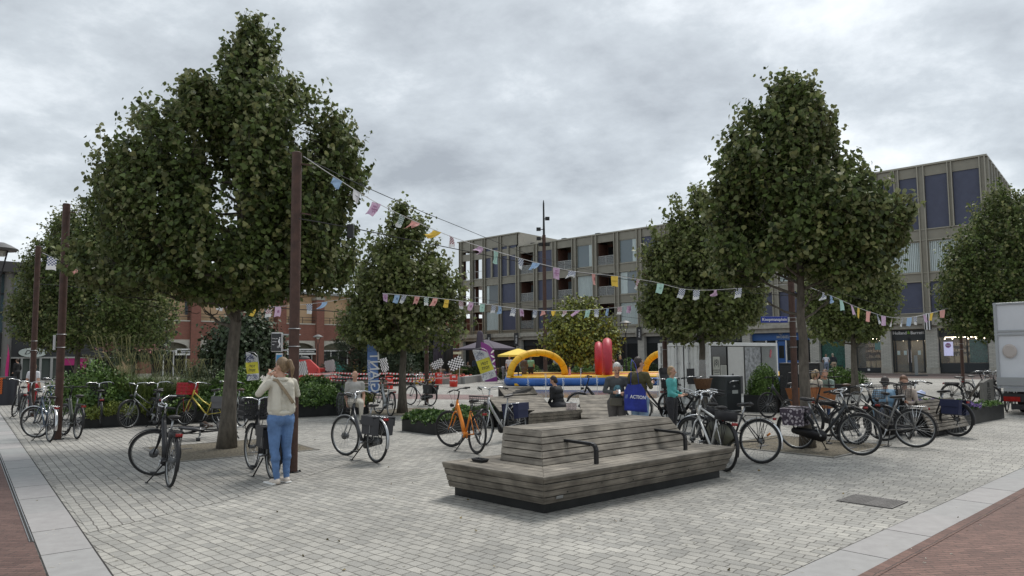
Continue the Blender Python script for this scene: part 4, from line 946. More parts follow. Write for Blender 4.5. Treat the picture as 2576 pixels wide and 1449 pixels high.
strand('overhead_cable', 'thin dark cable level with the street name sign', 'cable', [A(1010, 720, 24), A(1300, 765, 27), A(1600, 800, 30), A(1700, 806, 31)], .008, cable)
b = MB(); pp = A(882, 574, 11.1); b.box(pp-Vector((0, 0, .05)), (.1, .1, .22)); tag(b.build('lamp_box', M['black'], smooth=False, bevel=.01), 'small black box lamp hanging on the lower cable', 'lamp')
# flags
def flagmat(name, base, chk=None, full=False):
    if name in _m: return _m[name]
    m = mat(name, base, .8)
    n = m.node_tree.nodes; l = m.node_tree.links; b = n['Principled BSDF']
    b.inputs['Subsurface Weight'].default_value = 0
    if chk:
        uv = n.new('ShaderNodeUVMap'); c = n.new('ShaderNodeTexChecker'); mp = n.new('ShaderNodeMapping'); mp.inputs['Scale'].default_value = (6, 9, 1) if not full else (9, 7, 1)
        l.new(uv.outputs[0], mp.inputs[0]); l.new(mp.outputs[0], c.inputs[0]); c.inputs['Scale'].default_value = 1; c.inputs['Color1'].default_value = (*base, 1); c.inputs['Color2'].default_value = (*chk, 1)
        sp_ = n.new('ShaderNodeSeparateXYZ'); l.new(uv.outputs[0], sp_.inputs[0]); g = n.new('ShaderNodeMath'); g.operation = 'GREATER_THAN'; l.new(sp_.outputs[1], g.inputs[0]); g.inputs[1].default_value = -1 if full else .33
        a = n.new('ShaderNodeMix'); a.data_type = 'RGBA'; a.inputs[6].default_value = (*base, 1); l.new(g.outputs[0], a.inputs[0]); l.new(c.outputs[0], a.inputs[7]); l.new(a.outputs[2], b.inputs['Base Color'])
    # cloth lets some daylight through
    tr = n.new('ShaderNodeBsdfTranslucent'); ms = n.new('ShaderNodeMixShader'); ms.inputs[0].default_value = .35
    src = b.inputs['Base Color']
    if src.is_linked: l.new(src.links[0].from_socket, tr.inputs[0])
    else: tr.inputs[0].default_value = (*base, 1)
    l.new(b.outputs[0], ms.inputs[1]); l.new(tr.outputs[0], ms.inputs[2]); l.new(ms.outputs[0], n['Material Output'].inputs[0])
    return m
FM = dict(cb=('white_blue_check_cloth', (.72, .74, .76), (.07, .10, .22)), cr=('white_red_check_cloth', (.72, .72, .73), (.28, .04, .08)), cg=('white_green_check_cloth', (.72, .75, .74), (.08, .20, .17)),
          pk=('pink_cloth', (.62, .44, .60), None), rd=('salmon_cloth', (.75, .40, .36), None), yl=('yellow_cloth', (.78, .55, .10), None), mt=('mint_cloth', (.45, .68, .60), None), bl=('pale_blue_cloth', (.36, .52, .74), None), wh=('white_cloth', (.72, .72, .74), None))
FNAME = dict(cb='blue and white checked', cr='dark red and white checked', cg='green and white checked', pk='pink', rd='salmon red', yl='yellow', mt='mint green', bl='pale blue', wh='white')
ink = dict(pk=mat('purple_ink', (.30, .06, .22), .8), rd=mat('red_ink', (.35, .04, .05), .8), yl=mat('ochre_ink', (.30, .2, .03), .8), mt=mat('green_ink', (.04, .12, .10), .8), bl=mat('blue_ink', (.06, .12, .3), .8), wh=mat('grey_ink', (.2, .2, .22), .8))
def cloth(name, w_, h_, m, nx=5, ny=6, wave=.04, seed=0, skew=0, parent=None, taper=1, sw=0):
    rg = random.Random(seed); ph = rg.uniform(0, 6); vs = []; fs = []; uvs = []
    for j in range(ny+1):
        for i in range(nx+1):
            s, t_ = i/nx, j/ny; x = (s-.5)*w_*(1+(taper-1)*t_)+skew*t_*t_; y = wave*t_*math.sin(ph+s*4.5+t_*2.3)+sw*t_; vs.append((x, y, -t_*h_+wave*.4*t_*math.sin(ph*2+s*5))); uvs.append((s, 1-t_))
    for j in range(ny):
        for i in range(nx): a = j*(nx+1)+i; fs.append((a, a+nx+1, a+nx+2, a+1))
    me = bpy.data.meshes.new(name); me.from_pydata(vs, [], fs); me.materials.append(m); uvl = me.uv_layers.new(name='UVMap')
    for lp in me.loops: uvl.data[lp.index].uv = uvs[lp.vertex_index]
    me.polygons.foreach_set('use_smooth', [True]*len(fs)); me.update(); return me
def flags(line, u0, u1, kinds, w_, h_, place, seed, txt=True):
    us_ = [1288+F_*p.x/p.y for p in line]; rg = random.Random(seed); cnt = {}
    tot = {k: kinds.count(k) for k in kinds}
    for i, k in enumerate(kinds):
        u = u0+(u1-u0)*((i+(rg.uniform(-.28, .28) if 0 < i < len(kinds)-1 else 0))/(len(kinds)-1)) if len(kinds) > 1 else u0
        if k == '-': continue
        j = max(1, min(range(1, len(us_)), key=lambda q_: abs((us_[q_]+us_[q_-1])/2-u))); f = (u-us_[j-1])/(us_[j]-us_[j-1]+1e-9); p = line[j-1].lerp(line[j], f); d = (line[j]-line[j-1]).normalized()
        nm_, base, ck = FM[k]; cnt[k] = cnt.get(k, 0)+1
        ordn = ['first', 'second', 'third', 'fourth', 'fifth', 'sixth', 'seventh', 'eighth'][cnt[k]-1]
        lb = f'{FNAME[k]} bunting flag {place}' if tot[k] == 1 else f'{ordn} {FNAME[k]} flag {place}'
        fly = rg.random() < .25
        o = obj('bunting_flag', cloth('bunting_flag', w_, h_*(.6 if fly else 1), flagmat(nm_, base, ck), wave=.03 if not fly else .07, seed=seed*50+i, skew=rg.uniform(-.07, .01)*(3 if fly else 1), taper=rg.uniform(.8, 1.05)), None, p-Vector((0, 0, .005)), (rg.uniform(-.3, .3), -math.asin(d.z)*.9, math.atan2(d.y, d.x)*.6+rg.uniform(-.75, .75)))
        tag(o, lb, 'bunting flag', 'bunting flags '+place)
        if txt and k in ink and not fly:
            s = {'pk': '100\nJAAR\nTT', 'rd': 'B', 'yl': 'ASSEN', 'mt': 'TT', 'bl': 'B', 'wh': 'assen'}[k] if not (k == 'pk' and cnt[k] % 2 == 0) else 'B'
            tt = text(s, w_*(.62 if len(s) == 1 else .3 if '\n' in s else .26), ink[k], o, (0, -.02, -h_*.5), (PI/2, 0, 0), ext=.001)
            tt.scale = (-1.1, 1, 1)
            # wraps loosely in front of the cloth
flags(L1, 845, 1860, ['bl', 'wh', 'pk', 'cg', 'rd', 'yl', 'cr', 'pk', 'mt', 'cb', 'bl', 'pk', 'cb', 'rd', 'yl', 'cr', 'mt', 'cb', 'cb', 'pk', 'cb'], .15, .22, 'on the cord from the near pole', 1)
flags(L2, 968, 1610, ['pk', 'bl', 'cb', 'rd', 'cg', 'rd', 'yl', 'cr', 'pk', 'mt', 'cb', 'bl', 'cb', 'pk', 'cb', 'rd', 'yl', 'cr', 'pk', 'mt', 'cb', 'bl', 'cr', 'pk', 'cb'], .14, .225, 'on the cord before the bronze block', 2, txt=True)
flags(L3, 2076, 2372, ['cb', 'bl', 'mt', 'pk', 'yl', 'rd', 'cb', 'pk', 'cr', 'cb', 'bl', 'cb', 'pk', 'yl', 'rd'], .2, .32, 'on the cord above the shop windows', 3, txt=False)
flags(L4, 520, 815, ['yl', 'cr', 'pk', 'yl', 'cr', 'pk', 'mt', 'cb', 'bl'], .21, .36, 'behind the largest trunk', 4)
flags(L5, 122, 292, ['cb', 'rd', 'yl', 'yl'], .28, .36, 'by the leftmost poles', 5, txt=False)
# signs on poles
blue = mat('sign_blue', (.008, .035, .30), .4)
pz_, ph_ = pole_o[4]
t = thing('street_name_sign', 'blue street name sign reading Koopmansplein on a rusty pole', 'street sign', (pz_.x, pz_.y, A(1955, 804, pz_.y).z), R(4))
b = MB(); b.box((-.47, 0, 0), (.70, .02, .155)); b.build('plate', blue, t, bevel=.004)
b = MB(); b.box((-.1, 0, .0), (.06, .03, .12)); b.torus((0, 0, .04), .09, .006, 'Z', 16, 4); b.torus((0, 0, -.05), .09, .006, 'Z', 16, 4); b.build('clamp', M['alu'], t)
text('Koopmansplein', .105, wt, t, (-.47, -.012, .0), (PI/2, 0, 0), ext=.001, sx=.98)
t = thing('poster_sign', 'small white and blue notice clamped on the street name pole', 'notice', (pz_.x+.14, pz_.y-.03, A(2007, 930, pz_.y).z), R(15))
b = MB(); b.box((0, 0, 0), (.12, .03, .23)); b.build('board', M['white'], t, bevel=.01)
b = MB(); b.box((0, -.017, .03), (.09, .003, .10)); b.box((0, -.017, -.06), (.08, .003, .03)); b.build('print', mat('print_blue', (.05, .2, .35), .6), t)
pz_, ph_ = pole_o[0]
t = thing('pole_screen', 'white framed black screen with a cyclist drawing on the near pole', 'screen', (pz_.x-.24, pz_.y-.05, A(718, 861, pz_.y).z), R(12))
b = MB(); b.box((0, 0, 0), (.165, .07, .29)); b.build('frame', mat('white_casing', (.6, .6, .6), .4), t, bevel=.015)
b = MB(); b.box((-.008, -.037, .0), (.14, .006, .262)); b.build('display', mat('screen_black', (.006, .006, .008), .12), t)
for k, s in enumerate(('De leven zetten', 'naast melaar', 'zetten')): text(s, .021, wt, t, (-.068, -.0415, .055-k*.045), (PI/2, 0, 0), ext=.0006, align='LEFT', sx=.62)
b = MB(); b.tube([(.04, -.042, .05), (.03, -.042, .01), (.045, -.042, -.03), (.03, -.042, -.07)], [.008, .016, .013, .006], 6); b.torus((.022, -.042, -.07), .014, .0025, 'Y', 12, 4); b.torus((.05, -.042, -.06), .014, .0025, 'Y', 12, 4); b.ball((.042, -.042, .065), .010, 8)
b.build('drawing', wt, t)
b = MB()
for z in (.115, -.12): b.bar((.08, 0, z), (.2, .02, z), .02); b.torus((.24, .05, z), .09, .007, 'Z', 18, 5)
b.build('clamp', M['alu'], t)
t = thing('poster_sign', 'small white notice with blue print under the pole screen', 'notice', (pz_.x-.20, pz_.y-.06, A(715, 902, pz_.y).z), R(10))
b = MB(); b.box((0, 0, 0), (.10, .04, .16)); b.build('board', mat('white_casing', (.6, .6, .6), .4), t, bevel=.012)
b = MB(); b.box((0, -.022, 0), (.08, .003, .11)); b.build('print', mat('print_cyan', (.05, .25, .5), .6), t)
pz_, ph_ = pole_o[1]
t = thing('pole_box', 'white flat sign box seen edge on at the second left pole', 'sign', (pz_.x-.16, pz_.y+.02, A(127, 862, pz_.y).z), R(-55))
b = MB(); b.box((0, 0, 0), (.24, .05, .32)); b.build('body', mat('white_casing', (.6, .6, .6), .4), t, bevel=.012)
b = MB(); b.box((0, -.028, 0), (.2, .006, .27)); b.build('panel', mat('screen_black', (.006, .006, .008), .12), t)
# street lamps
def lamp_post(label, p, h, r=.45):
    t = thing('street_lamp', label, 'street lamp', p)
    b = MB(); b.lathe([(.09, 0), (.09, .9), (.05, .95), (.04, h-.9)], n=10)
    for s in (-1, 1): b.tube([(0, 0, h-.95), (s*.09, 0, h-.6), (s*.2, 0, h-.12)], .022, 6)
    b.build('post', M['black'], t, smooth=SM)
    b = MB(); b.lathe([(r*.9, h-.14), (r, h-.08), (r*.6, h+.02), (.08, h+.10)], n=20); b.build('lamp_shade', mat('lamp_grey', (.12, .12, .12), .5), t, smooth=SM)
    b = MB(); b.lathe([(.1, h-.3), (.16, h-.15)], n=12); b.build('lens', mat('lamp_lens', (.5, .5, .45), .3), t)
p = A(799, 940, 60); p.z = 0; lamp_post('street lamp with flat shade in front of the brick arcade', p, CH+(896-841)*60/F_)
p = A(1576, 940, 52); p.z = 0; lamp_post('street lamp left of the right PLEIN 10 banner', p, CH+(896-812)*52/F_)
p = A(-12, 940, 20); p.z = 0; lamp_post('street lamp peeking in at the left edge of the picture', p, CH+(896-607)*20/F_, .42)
# PLEIN 10 banners on the facade
def facade_banner(u, v0, v1, s, label, stripe=False):
    lo, hi = -1, 62
    for _ in range(40):
        m_ = (lo+hi)/2; q_ = W(m_, .8)
        if 1288+F_*q_.x/q_.y > u: lo = m_
        else: hi = m_
    q_ = W(lo, .8); z0 = CH+(896-v1)*q_.y/F_; z1 = CH+(896-v0)*q_.y/F_; hh = z1-z0
    t = thing('hanging_banner', label, 'banner', (q_.x, q_.y, z0), 0)
    b = MB(); b.box((0, 0, hh/2), (.55, .06, hh)); b.build('cloth', M['plastic'] if not stripe else wt, t)
    b = MB(); b.bar((0, 0, hh), (.4, .6, hh), .05); b.bar((0, 0, 0), (.4, .6, 0), .05); b.build('bracket', M['black'], t)
    if stripe:
        b = MB()
        for x in (-.22, 0, .22): b.box((x, -.035, hh/2), (.11, .01, hh-.02))
        b.build('stripe', M['black'], t)
    else: text(s, hh*.16, wt, t, (.02, -.04, hh/2), (PI/2, -PI/2, 0), ext=.01)
facade_banner(1298, 838, 871, 'PLEIN 10', 'black hanging banner PLEIN 10 above the yellow parasol')
facade_banner(1607, 825, 858, 'PLEIN 10', 'black hanging banner PLEIN 10 left of the container')
facade_banner(1229, 840, 870, '3 VIPS', 'small black hanging banner behind the closed parasol')
facade_banner(2334, 797, 838, '', 'black and white striped banner beside the shop entrance', True)
# ================================================================ BENCHES
def slats(b, bl, br, tr, tl, n, gap=.010, th=.03, wob=0):
    """n boards between the lower edge bl-br and the upper edge tl-tr, thickness inwards"""
    bl, br, tr, tl = map(Vector, (bl, br, tr, tl)); nrm = (br-bl).cross(tl-bl).normalized()
    H_ = ((tl-bl).length+(tr-br).length)/2; g = gap/H_
    for i in range(n):
        s0, s1 = i/n+g/2, (i+1)/n-g/2
        a, c, d, e_ = bl.lerp(tl, s0), br.lerp(tr, s0), br.lerp(tr, s1), bl.lerp(tl, s1)
        ins = -nrm*th; j = nrm*random.uniform(-wob, wob)
        b.plate([a+j, c+j, d+j, e_+j], ins)
def woodmat(name, ang, tilt=0):
    m = mat(name, (.20, .185, .165), .8, var=0)
    n = m.node_tree.nodes; l = m.node_tree.links; b = n['Principled BSDF']
    t = n.new('ShaderNodeTexCoord'); mp = n.new('ShaderNodeMapping'); mp.vector_type = 'TEXTURE'; mp.inputs['Rotation'].default_value = (0, 0, ang); mp.inputs['Scale'].default_value = (1, .06, .06); l.new(t.outputs['Object'], mp.inputs[0])
    x = n.new('ShaderNodeTexNoise'); x.inputs['Scale'].default_value = 2.2; x.inputs['Detail'].default_value = 8; x.inputs['Roughness'].default_value = .65; l.new(mp.outputs[0], x.inputs['Vector'])
    y = n.new('ShaderNodeTexNoise'); y.inputs['Scale'].default_value = 4; y.inputs['Detail'].default_value = 5; l.new(t.outputs['Object'], y.inputs['Vector'])
    g = n.new('ShaderNodeNewGeometry')
    r = n.new('ShaderNodeValToRGB'); l.new(x.outputs['Fac'], r.inputs[0]); e_ = r.color_ramp.elements; e_[0].position = .33; e_[0].color = (.13, .112, .09, 1); e_[1].position = .66; e_[1].color = (.285, .256, .212, 1)
    mr = n.new('ShaderNodeMapRange'); mr.inputs[3].default_value = .72; mr.inputs[4].default_value = 1.18; l.new(g.outputs['Random Per Island'], mr.inputs[0])
    m2 = n.new('ShaderNodeMapRange'); m2.inputs[1].default_value = .35; m2.inputs[2].default_value = .65; m2.inputs[3].default_value = .58; m2.inputs[4].default_value = 1.15; l.new(y.outputs['Fac'], m2.inputs[0])
    mu = n.new('ShaderNodeMath'); mu.operation = 'MULTIPLY'; l.new(mr.outputs[0], mu.inputs[0]); l.new(m2.outputs[0], mu.inputs[1])
    v = n.new('ShaderNodeVectorMath'); v.operation = 'SCALE'; l.new(r.outputs[0], v.inputs[0]); l.new(mu.outputs[0], v.inputs['Scale']); l.new(v.outputs[0], b.inputs['Base Color'])
    bp = n.new('ShaderNodeBump'); bp.inputs['Strength'].default_value = .5; bp.inputs['Distance'].default_value = .006; l.new(x.outputs['Fac'], bp.inputs['Height']); l.new(bp.outputs[0], b.inputs['Normal'])
    return m
wA, wB = woodmat('weathered_planks', R(41)), woodmat('weathered_planks_end', R(135))
# the big foreground bench
bf, brr, bll = G(*z3(1015, 978)), G(*z3(2340, 705)), G(*z3(342, 838))
bx = (brr-bf); Lx = bx.length; bx.normalize(); by = (bll-bf); Ly = by.length; by.normalize()
bench = thing('plaza_bench', 'big two tier weathered wooden bench in the foreground with black armrests', 'bench', bf)
def Bp(x, y, z): p = bx*x+by*y; return Vector((p.x, p.y, z))
o1, o0 = .20, .05; SZ, TZ = .425, .80
lo = [Bp(-o0, -o0, .10), Bp(Lx+o0, -o0, .10), Bp(Lx+o0, Ly+o0, .10), Bp(-o0, Ly+o0, .10)]
hi = [Bp(-o1, -o1, SZ), Bp(Lx+.11, -o1, SZ), Bp(Lx+.11, Ly+.0, SZ), Bp(-o1, Ly+.0, SZ)]
def inv(p):   # world (relative to bf) -> bench coordinates
    p = p-bf; A_ = np.array([[bx.x, by.x], [bx.y, by.y]]); return np.linalg.solve(A_, np.array([p.x, p.y]))
u0 = inv(G(*z3(1003, 622), SZ)); u1 = inv(G(*z3(2100, 455), SZ)); u2 = inv(G(*z3(622, 584), SZ))
w0 = inv(G(*z3(992, 352), TZ)); w1 = inv(G(*z3(2032, 258), TZ)); w2 = inv(G(*z3(688, 326), TZ))
X0, Y0, X1, Y1 = u0[0], u0[1], u1[0], u2[1]; x0_, y0_, x1_, y1_ = w0[0], w0[1], w1[0], w2[1]
mb0 = [Bp(X0, Y0, SZ), Bp(X1, Y0, SZ), Bp(X1, Y1, SZ), Bp(X0, Y1, SZ)]
mt0 = [Bp(x0_, y0_, TZ), Bp(x1_, y0_, TZ), Bp(x1_, y1_, TZ), Bp(x0_, y1_, TZ)]
random.seed(4)
b = MB(); b.prism([tuple(Bp(x, y, 0).xy) for x, y in ((0, 0), (Lx, 0), (Lx, Ly), (0, Ly))], 0, .115); b.build('plinth', M['steel'], bench)
b = MB()
def frus(b, lo, hi, k): b.add([p*1.0 for p in lo]+[p*1.0 for p in hi], [(0, 1, 5, 4), (1, 2, 6, 5), (2, 3, 7, 6), (3, 0, 4, 7), (4, 5, 6, 7)])
cen = Bp(Lx/2, Ly/2, 0)
sh = lambda P, k, dz: [Vector((cen.x+(p.x-cen.x)*k, cen.y+(p.y-cen.y)*k, p.z+dz)) for p in P]
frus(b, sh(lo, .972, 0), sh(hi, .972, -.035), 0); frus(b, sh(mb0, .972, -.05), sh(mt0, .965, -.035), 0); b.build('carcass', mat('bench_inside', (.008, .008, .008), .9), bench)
e_ = .006
def edge(lo, hi, i, n, mb, name, m, gp=.013):
    j = (i+1) % 4; d = (lo[j]-lo[i]).normalized(); b = MB()
    a0, a1, c1, c0 = lo[i]+d*e_, lo[j]-d*e_, hi[j]-d*e_, hi[i]+d*e_
    slats(b, a0, a1, c1, c0, n, gp, .03, .0025); b.build(name, m, bench, bevel=.004)
for i in range(4): edge(lo, hi, i, 4, None, 'side_boards', wA if i % 2 == 0 else wB, .016)
for i in range(4): edge(mb0, mt0, i, 5, None, 'backrest_boards', wA if i % 2 == 0 else wB)
def top(ring_out, ring_in, i, n, name, m):
    j = (i+1) % 4; b = MB(); z = Vector((0, 0, .002))
    slats(b, ring_out[i]+z, ring_out[j]+z, ring_in[j]+z, ring_in[i]+z, n, .014, .03, .002); b.build(name, m, bench, bevel=.006)
for i, n in enumerate((5, 3, 5, 4)): top(hi, [p*1.0 for p in mb0], i, n, 'seat', wA if i % 2 == 0 else wB)
b = MB(); slats(b, mt0[0]+Vector((0, 0, .004)), mt0[1]+Vector((0, 0, .004)), mt0[2]+Vector((0, 0, .004)), mt0[3]+Vector((0, 0, .004)), 6, .010, .03, .002); b.build('top_boards', wA, bench, bevel=.006)
for (xb, yb), (xe, ye), (xf, yf) in (((1222, 457), (1395, 480), (1410, 605)), ((1900, 373), (2070, 395), (2082, 500))):
    # arm leaves the backrest, runs out level, then turns down to the seat
    pf = inv(G(*z3(xf, yf), SZ)); x = pf[0]; y = pf[1]; ya = Y0+(y0_-Y0)*.62
    b = MB(); P = [Bp(x, ya+.02, .665), Bp(x, y+.07, .655), Bp(x, y+.03, .645), Bp(x, y+.008, .62), Bp(x, y, .585), Bp(x, y, SZ-.005)]
    for i in range(5): b.bar(P[i], P[i+1]+(P[i+1]-P[i])*.02, .055, .034, up=(0, 0, 1) if i < 2 else tuple(by))
    b.build('armrest', M['black'], bench, bevel=.003)
b = MB()
for i in range(6): q = lo[0].lerp(hi[0], .35+.1*(i % 2))+bx*(.35+i*.55); b.ball(q-by*.004, .008, 6)
b.build('screw', M['black'], bench)
# little metal tag plate
q = lo[0].lerp(hi[0], .22)+bx*.22; b = MB(); b.box(q-by*.012, (.10, .004, .035), Matrix.Rotation(math.atan2(bx.y, bx.x), 3, 'Z') @ Matrix.Rotation(R(20), 3, 'X')); b.build('plate', M['alu'], bench)
# black food tray
q = G(*z3(532, 585), SZ+.004); t = thing('food_tray', 'empty black plastic food tray on the lower bench tier', 'food tray', q, R(-45))
b = MB(); b.add([(-.085, -.045, 0), (.085, -.045, 0), (.085, .045, 0), (-.085, .045, 0), (-.10, -.06, .035), (.10, -.06, .035), (.10, .06, .035), (-.10, .06, .035), (-.11, -.07, .035), (.11, -.07, .035), (.11, .07, .035), (-.11, .07, .035)], [(0, 3, 2, 1), (0, 1, 5, 4), (1, 2, 6, 5), (2, 3, 7, 6), (3, 0, 4, 7), (4, 5, 9, 8), (5, 6, 10, 9), (6, 7, 11, 10), (7, 4, 8, 11)])
b.box((0, 0, .016), (.004, .09, .03)); b.build('tray', M['plastic'], t)

def wedge_bench(label, bl, br, tr, tl, n, rot, back=None, name='lounge_bench'):
    """sloped slatted lounger with closed dark ends"""
    c = (bl+br)/2; t = thing(name, label, 'bench', (c.x, c.y, 0)); o_ = Vector((c.x, c.y, 0))
    P = [p-o_ for p in (bl, br, tr, tl)]; m = woodmat('weathered_planks_%d' % rot, R(rot))
    b = MB(); slats(b, *P, n, .016, .03, .002); b.build('slope_boards', m, t)
    g = lambda p: Vector((p.x, p.y, .02)); b = MB(); k = .97; cc = sum(P, Vector())/4
    nq = (P[1]-P[0]).cross(P[3]-P[0]).normalized()*.045; Q_ = [cc+(p-cc)*k-nq for p in P]
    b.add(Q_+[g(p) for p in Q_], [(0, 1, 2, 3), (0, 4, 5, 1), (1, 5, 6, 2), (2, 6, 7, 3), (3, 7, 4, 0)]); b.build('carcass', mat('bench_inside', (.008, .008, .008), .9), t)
    return t, o_, m
def Z4(x, y, z=0): return G(1094.8+x*.2889, 805+y*.2889, z)
wedge_bench('far sloped wooden lounger below the leaning banner', Z4(600, 655, .42), Z4(892, 640, .42), Z4(850, 578, .66), Z4(545, 578, .66), 6, 5)
wedge_bench('near sloped wooden lounger left of the man in black', Z4(560, 790, .42), Z4(1022, 780, .42), Z4(925, 652, .70), Z4(462, 668, .70), 9, 5)
t, o_, m = wedge_bench('wooden bench with upright slatted back behind the older woman', Z4(1272, 850, .25), Z4(1560, 850, .25), Z4(1540, 645, .70), Z4(1252, 655, .70), 7, 5)
# seat platform between the loungers
pf = [Z4(820, 812, .42), Z4(1282, 778, .42)]; pbk = [Z4(640, 790, .42)+Vector((0, .3, 0)), Z4(1230, 735, .42)+Vector((0, .5, 0))]
t = thing('lounge_bench', 'low wooden seat platform in front of the man in black', 'bench', (pf[0].x, pf[0].y, 0)); o_ = Vector((pf[0].x, pf[0].y, 0))
m = woodmat('weathered_planks_5', R(5)); b = MB(); a, c = pf[0]-o_, pf[1]-o_; a2, c2 = a+Vector((.35, 2.0, 0)), c+Vector((-.3, 2.0, 0))
slats(b, a, c, c2, a2, 8, .014, .03); b.build('seat', m, t)
b = MB(); dn = Vector((0, .12, -.34)); slats(b, a+dn, c+dn, c-Vector((0, 0, .03)), a-Vector((0, 0, .03)), 4, .014, .03); b.build('side_boards', m, t)
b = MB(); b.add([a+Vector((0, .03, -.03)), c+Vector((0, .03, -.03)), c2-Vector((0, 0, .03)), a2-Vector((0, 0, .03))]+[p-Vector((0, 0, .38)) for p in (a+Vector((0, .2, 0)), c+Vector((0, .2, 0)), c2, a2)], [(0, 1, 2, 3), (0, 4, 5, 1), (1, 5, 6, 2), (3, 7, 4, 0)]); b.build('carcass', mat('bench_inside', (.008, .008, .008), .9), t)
for k, (x, y) in enumerate(((1168, 755), (1204, 755))):
    q = Z4(x, y+25, .425); tt = thing('paper_cup', ('left' if k == 0 else 'right')+' patterned paper box on the seat beside the man in black', 'takeaway box', q)
    b = MB(); b.box((0, 0, .08), (.13, .12, .16), tap=1.15); b.build('box', mat('takeaway_print', (.5, .42, .40), .7, var=.5, vs=30), tt)
    b = MB(); b.box((0, 0, .168), (.155, .145, .012)); b.build('lid', M['white'], tt)
def ZR(x, y, z=0): return G(2125.2+x*.175, 901.6+y*.175, z)
t, o_, m = wedge_bench('slatted wooden bench back with the two bowed women, beside the purple flower planter', ZR(1262, 1060, .12), ZR(1790, 965, .12), ZR(1560, 552, .72), ZR(1030, 602, .72), 9, 41)
sb = ZR(700, 640, .42)
b = MB(); p0, p1 = ZR(990, 700, .42)-o_+Vector((.1, .1, 0)), ZR(1560, 640, .42)-o_; n_ = Vector((-.67, .75, 0)); slats(b, p0, p1, p1+n_*.6, p0+n_*.6, 5, .014, .03); b.build('seat', m, t)
c = G(895, 1030); t = thing('park_bench', 'grey slatted bench of the bald man behind the left planter', 'bench', c, R(20))
b = MB()
for i in range(5): b.box((0, -.1+i*.11, .44), (2.2, .09, .035))
b.build('seat', woodmat('weathered_planks_20', R(0)), t); b = MB()
for i in range(4): b.box((0, .42, .55+i*.11), (2.2, .03, .09))
b.build('backrest', woodmat('weathered_planks_20', R(0)), t); b = MB()
for x in (-.95, 0, .95): b.box((x, .1, .21), (.06, .45, .42)); b.box((x, .46, .6), (.05, .04, .7))
b.build('frame', M['black'], t)

# ================================================================ BICYCLES
RW = .345; XR, XF = -.53, .56
_bm = {}
def cached(key, fn):
    if key not in _bm: _bm[key] = fn()
    return _bm[key]
def wheel_mesh(kind):
    b = MB(); b.mi = 0; b.torus((0, 0, 0), RW-.040, .011, 'Y', 40, 6, sq=1.0)
    b.mi = 1; b.tube([(0, -.045, 0), (0, .045, 0)], .028 if kind != 'hubmotor' else .05, 12); b.tube([(0, -.055, 0), (0, .055, 0)], .008, 6)
    if kind == 'hubmotor': b.tube([(0, -.035, 0), (0, -.03, 0), (0, .03, 0), (0, .035, 0)], [.04, .062, .062, .04], 18)
    b.mi = 2; n = 28
    for i in range(n):
        a = 2*PI*i/n; s = 1 if i % 2 else -1; a2 = a+(.5 if (i//2) % 2 else -.5); b.tube([(.027*math.cos(a2), s*.032, .027*math.sin(a2)), ((RW-.045)*math.cos(a), 0, (RW-.045)*math.sin(a))], .0017, 3, cap=False)
    return b
def tube_mesh(segs, mats, n=9):
    b = MB()
    for s in segs:
        b.mi = s[3] if len(s) > 3 else 0; b.tube(s[0], s[1], s[2] if len(s) > 2 and s[2] else n)
    return b
HT, HB = Vector((.345, 0, .90)), Vector((.405, 0, .70)); BB = Vector((-.07, 0, .285)); ST = Vector((-.235, 0, .74)); SAD = Vector((-.275, 0, .86))
RA, FA = Vector((XR, 0, RW)), Vector((XF, 0, RW)); sax = (HT-HB).normalized()
def frame_segs(style):
    s = []; o_ = Vector((0, .065, 0))
    if style == 'diamond':
        s += [([HT-sax*.04, ST-Vector((0, 0, .01))], .0165), ([HB+sax*.03, BB], .019), ([BB, ST], .0165)]
    elif style == 'ebike':
        s += [([HT-sax*.06, HT-sax*.09+Vector((-.06, 0, -.05)), Vector((.10, 0, .50)), BB+Vector((.05, 0, .04))], [.03, .034, .038, .04]), ([BB, ST], .018)]
        s += [([BB+Vector((-.04, 0, 0)), BB+Vector((.05, 0, .0))], .06, 10)]
    elif style == 'mixte':
        s += [([HB+sax*.02, BB], .019), ([HT-sax*.05, Vector((.06, 0, .62)), Vector((-.17, 0, .50))], .0155), ([BB, ST], .0165)]
    else:  # low step-through, curved
        s += [([HT-sax*.07, Vector((.26, 0, .66)), Vector((.08, 0, .44)), BB+Vector((.04, 0, .02))], [.024, .026, .027, .027]), ([BB, ST], .0165)]
        s += [([HB+sax*.01, Vector((.28, 0, .56)), Vector((.10, 0, .38)), BB+Vector((.03, 0, -.01))], .014)] if style == 'city' else []
    s += [([HT, HB], .0225)]
    for k in (1, -1):
        s += [([BB+o_*k*.5, RA+o_*k], .0095, 6), ([ST-Vector((0, 0, .05))+o_*k*.25, RA+o_*k], .0085, 6)]
    return s
def fork_segs():
    s = [([HB-sax*.02, HB-sax*.05], .02)]
    for k in (1, -1):
        c = HB-sax*.04; s.append(([c+Vector((0, .02*k, 0)), c+Vector((.01, .052*k, -.03)), c.lerp(FA, .6)+Vector((-.012, .055*k, 0)), FA+Vector((0, .055*k, 0))], [.016, .014, .012, .009], 7))
    return s
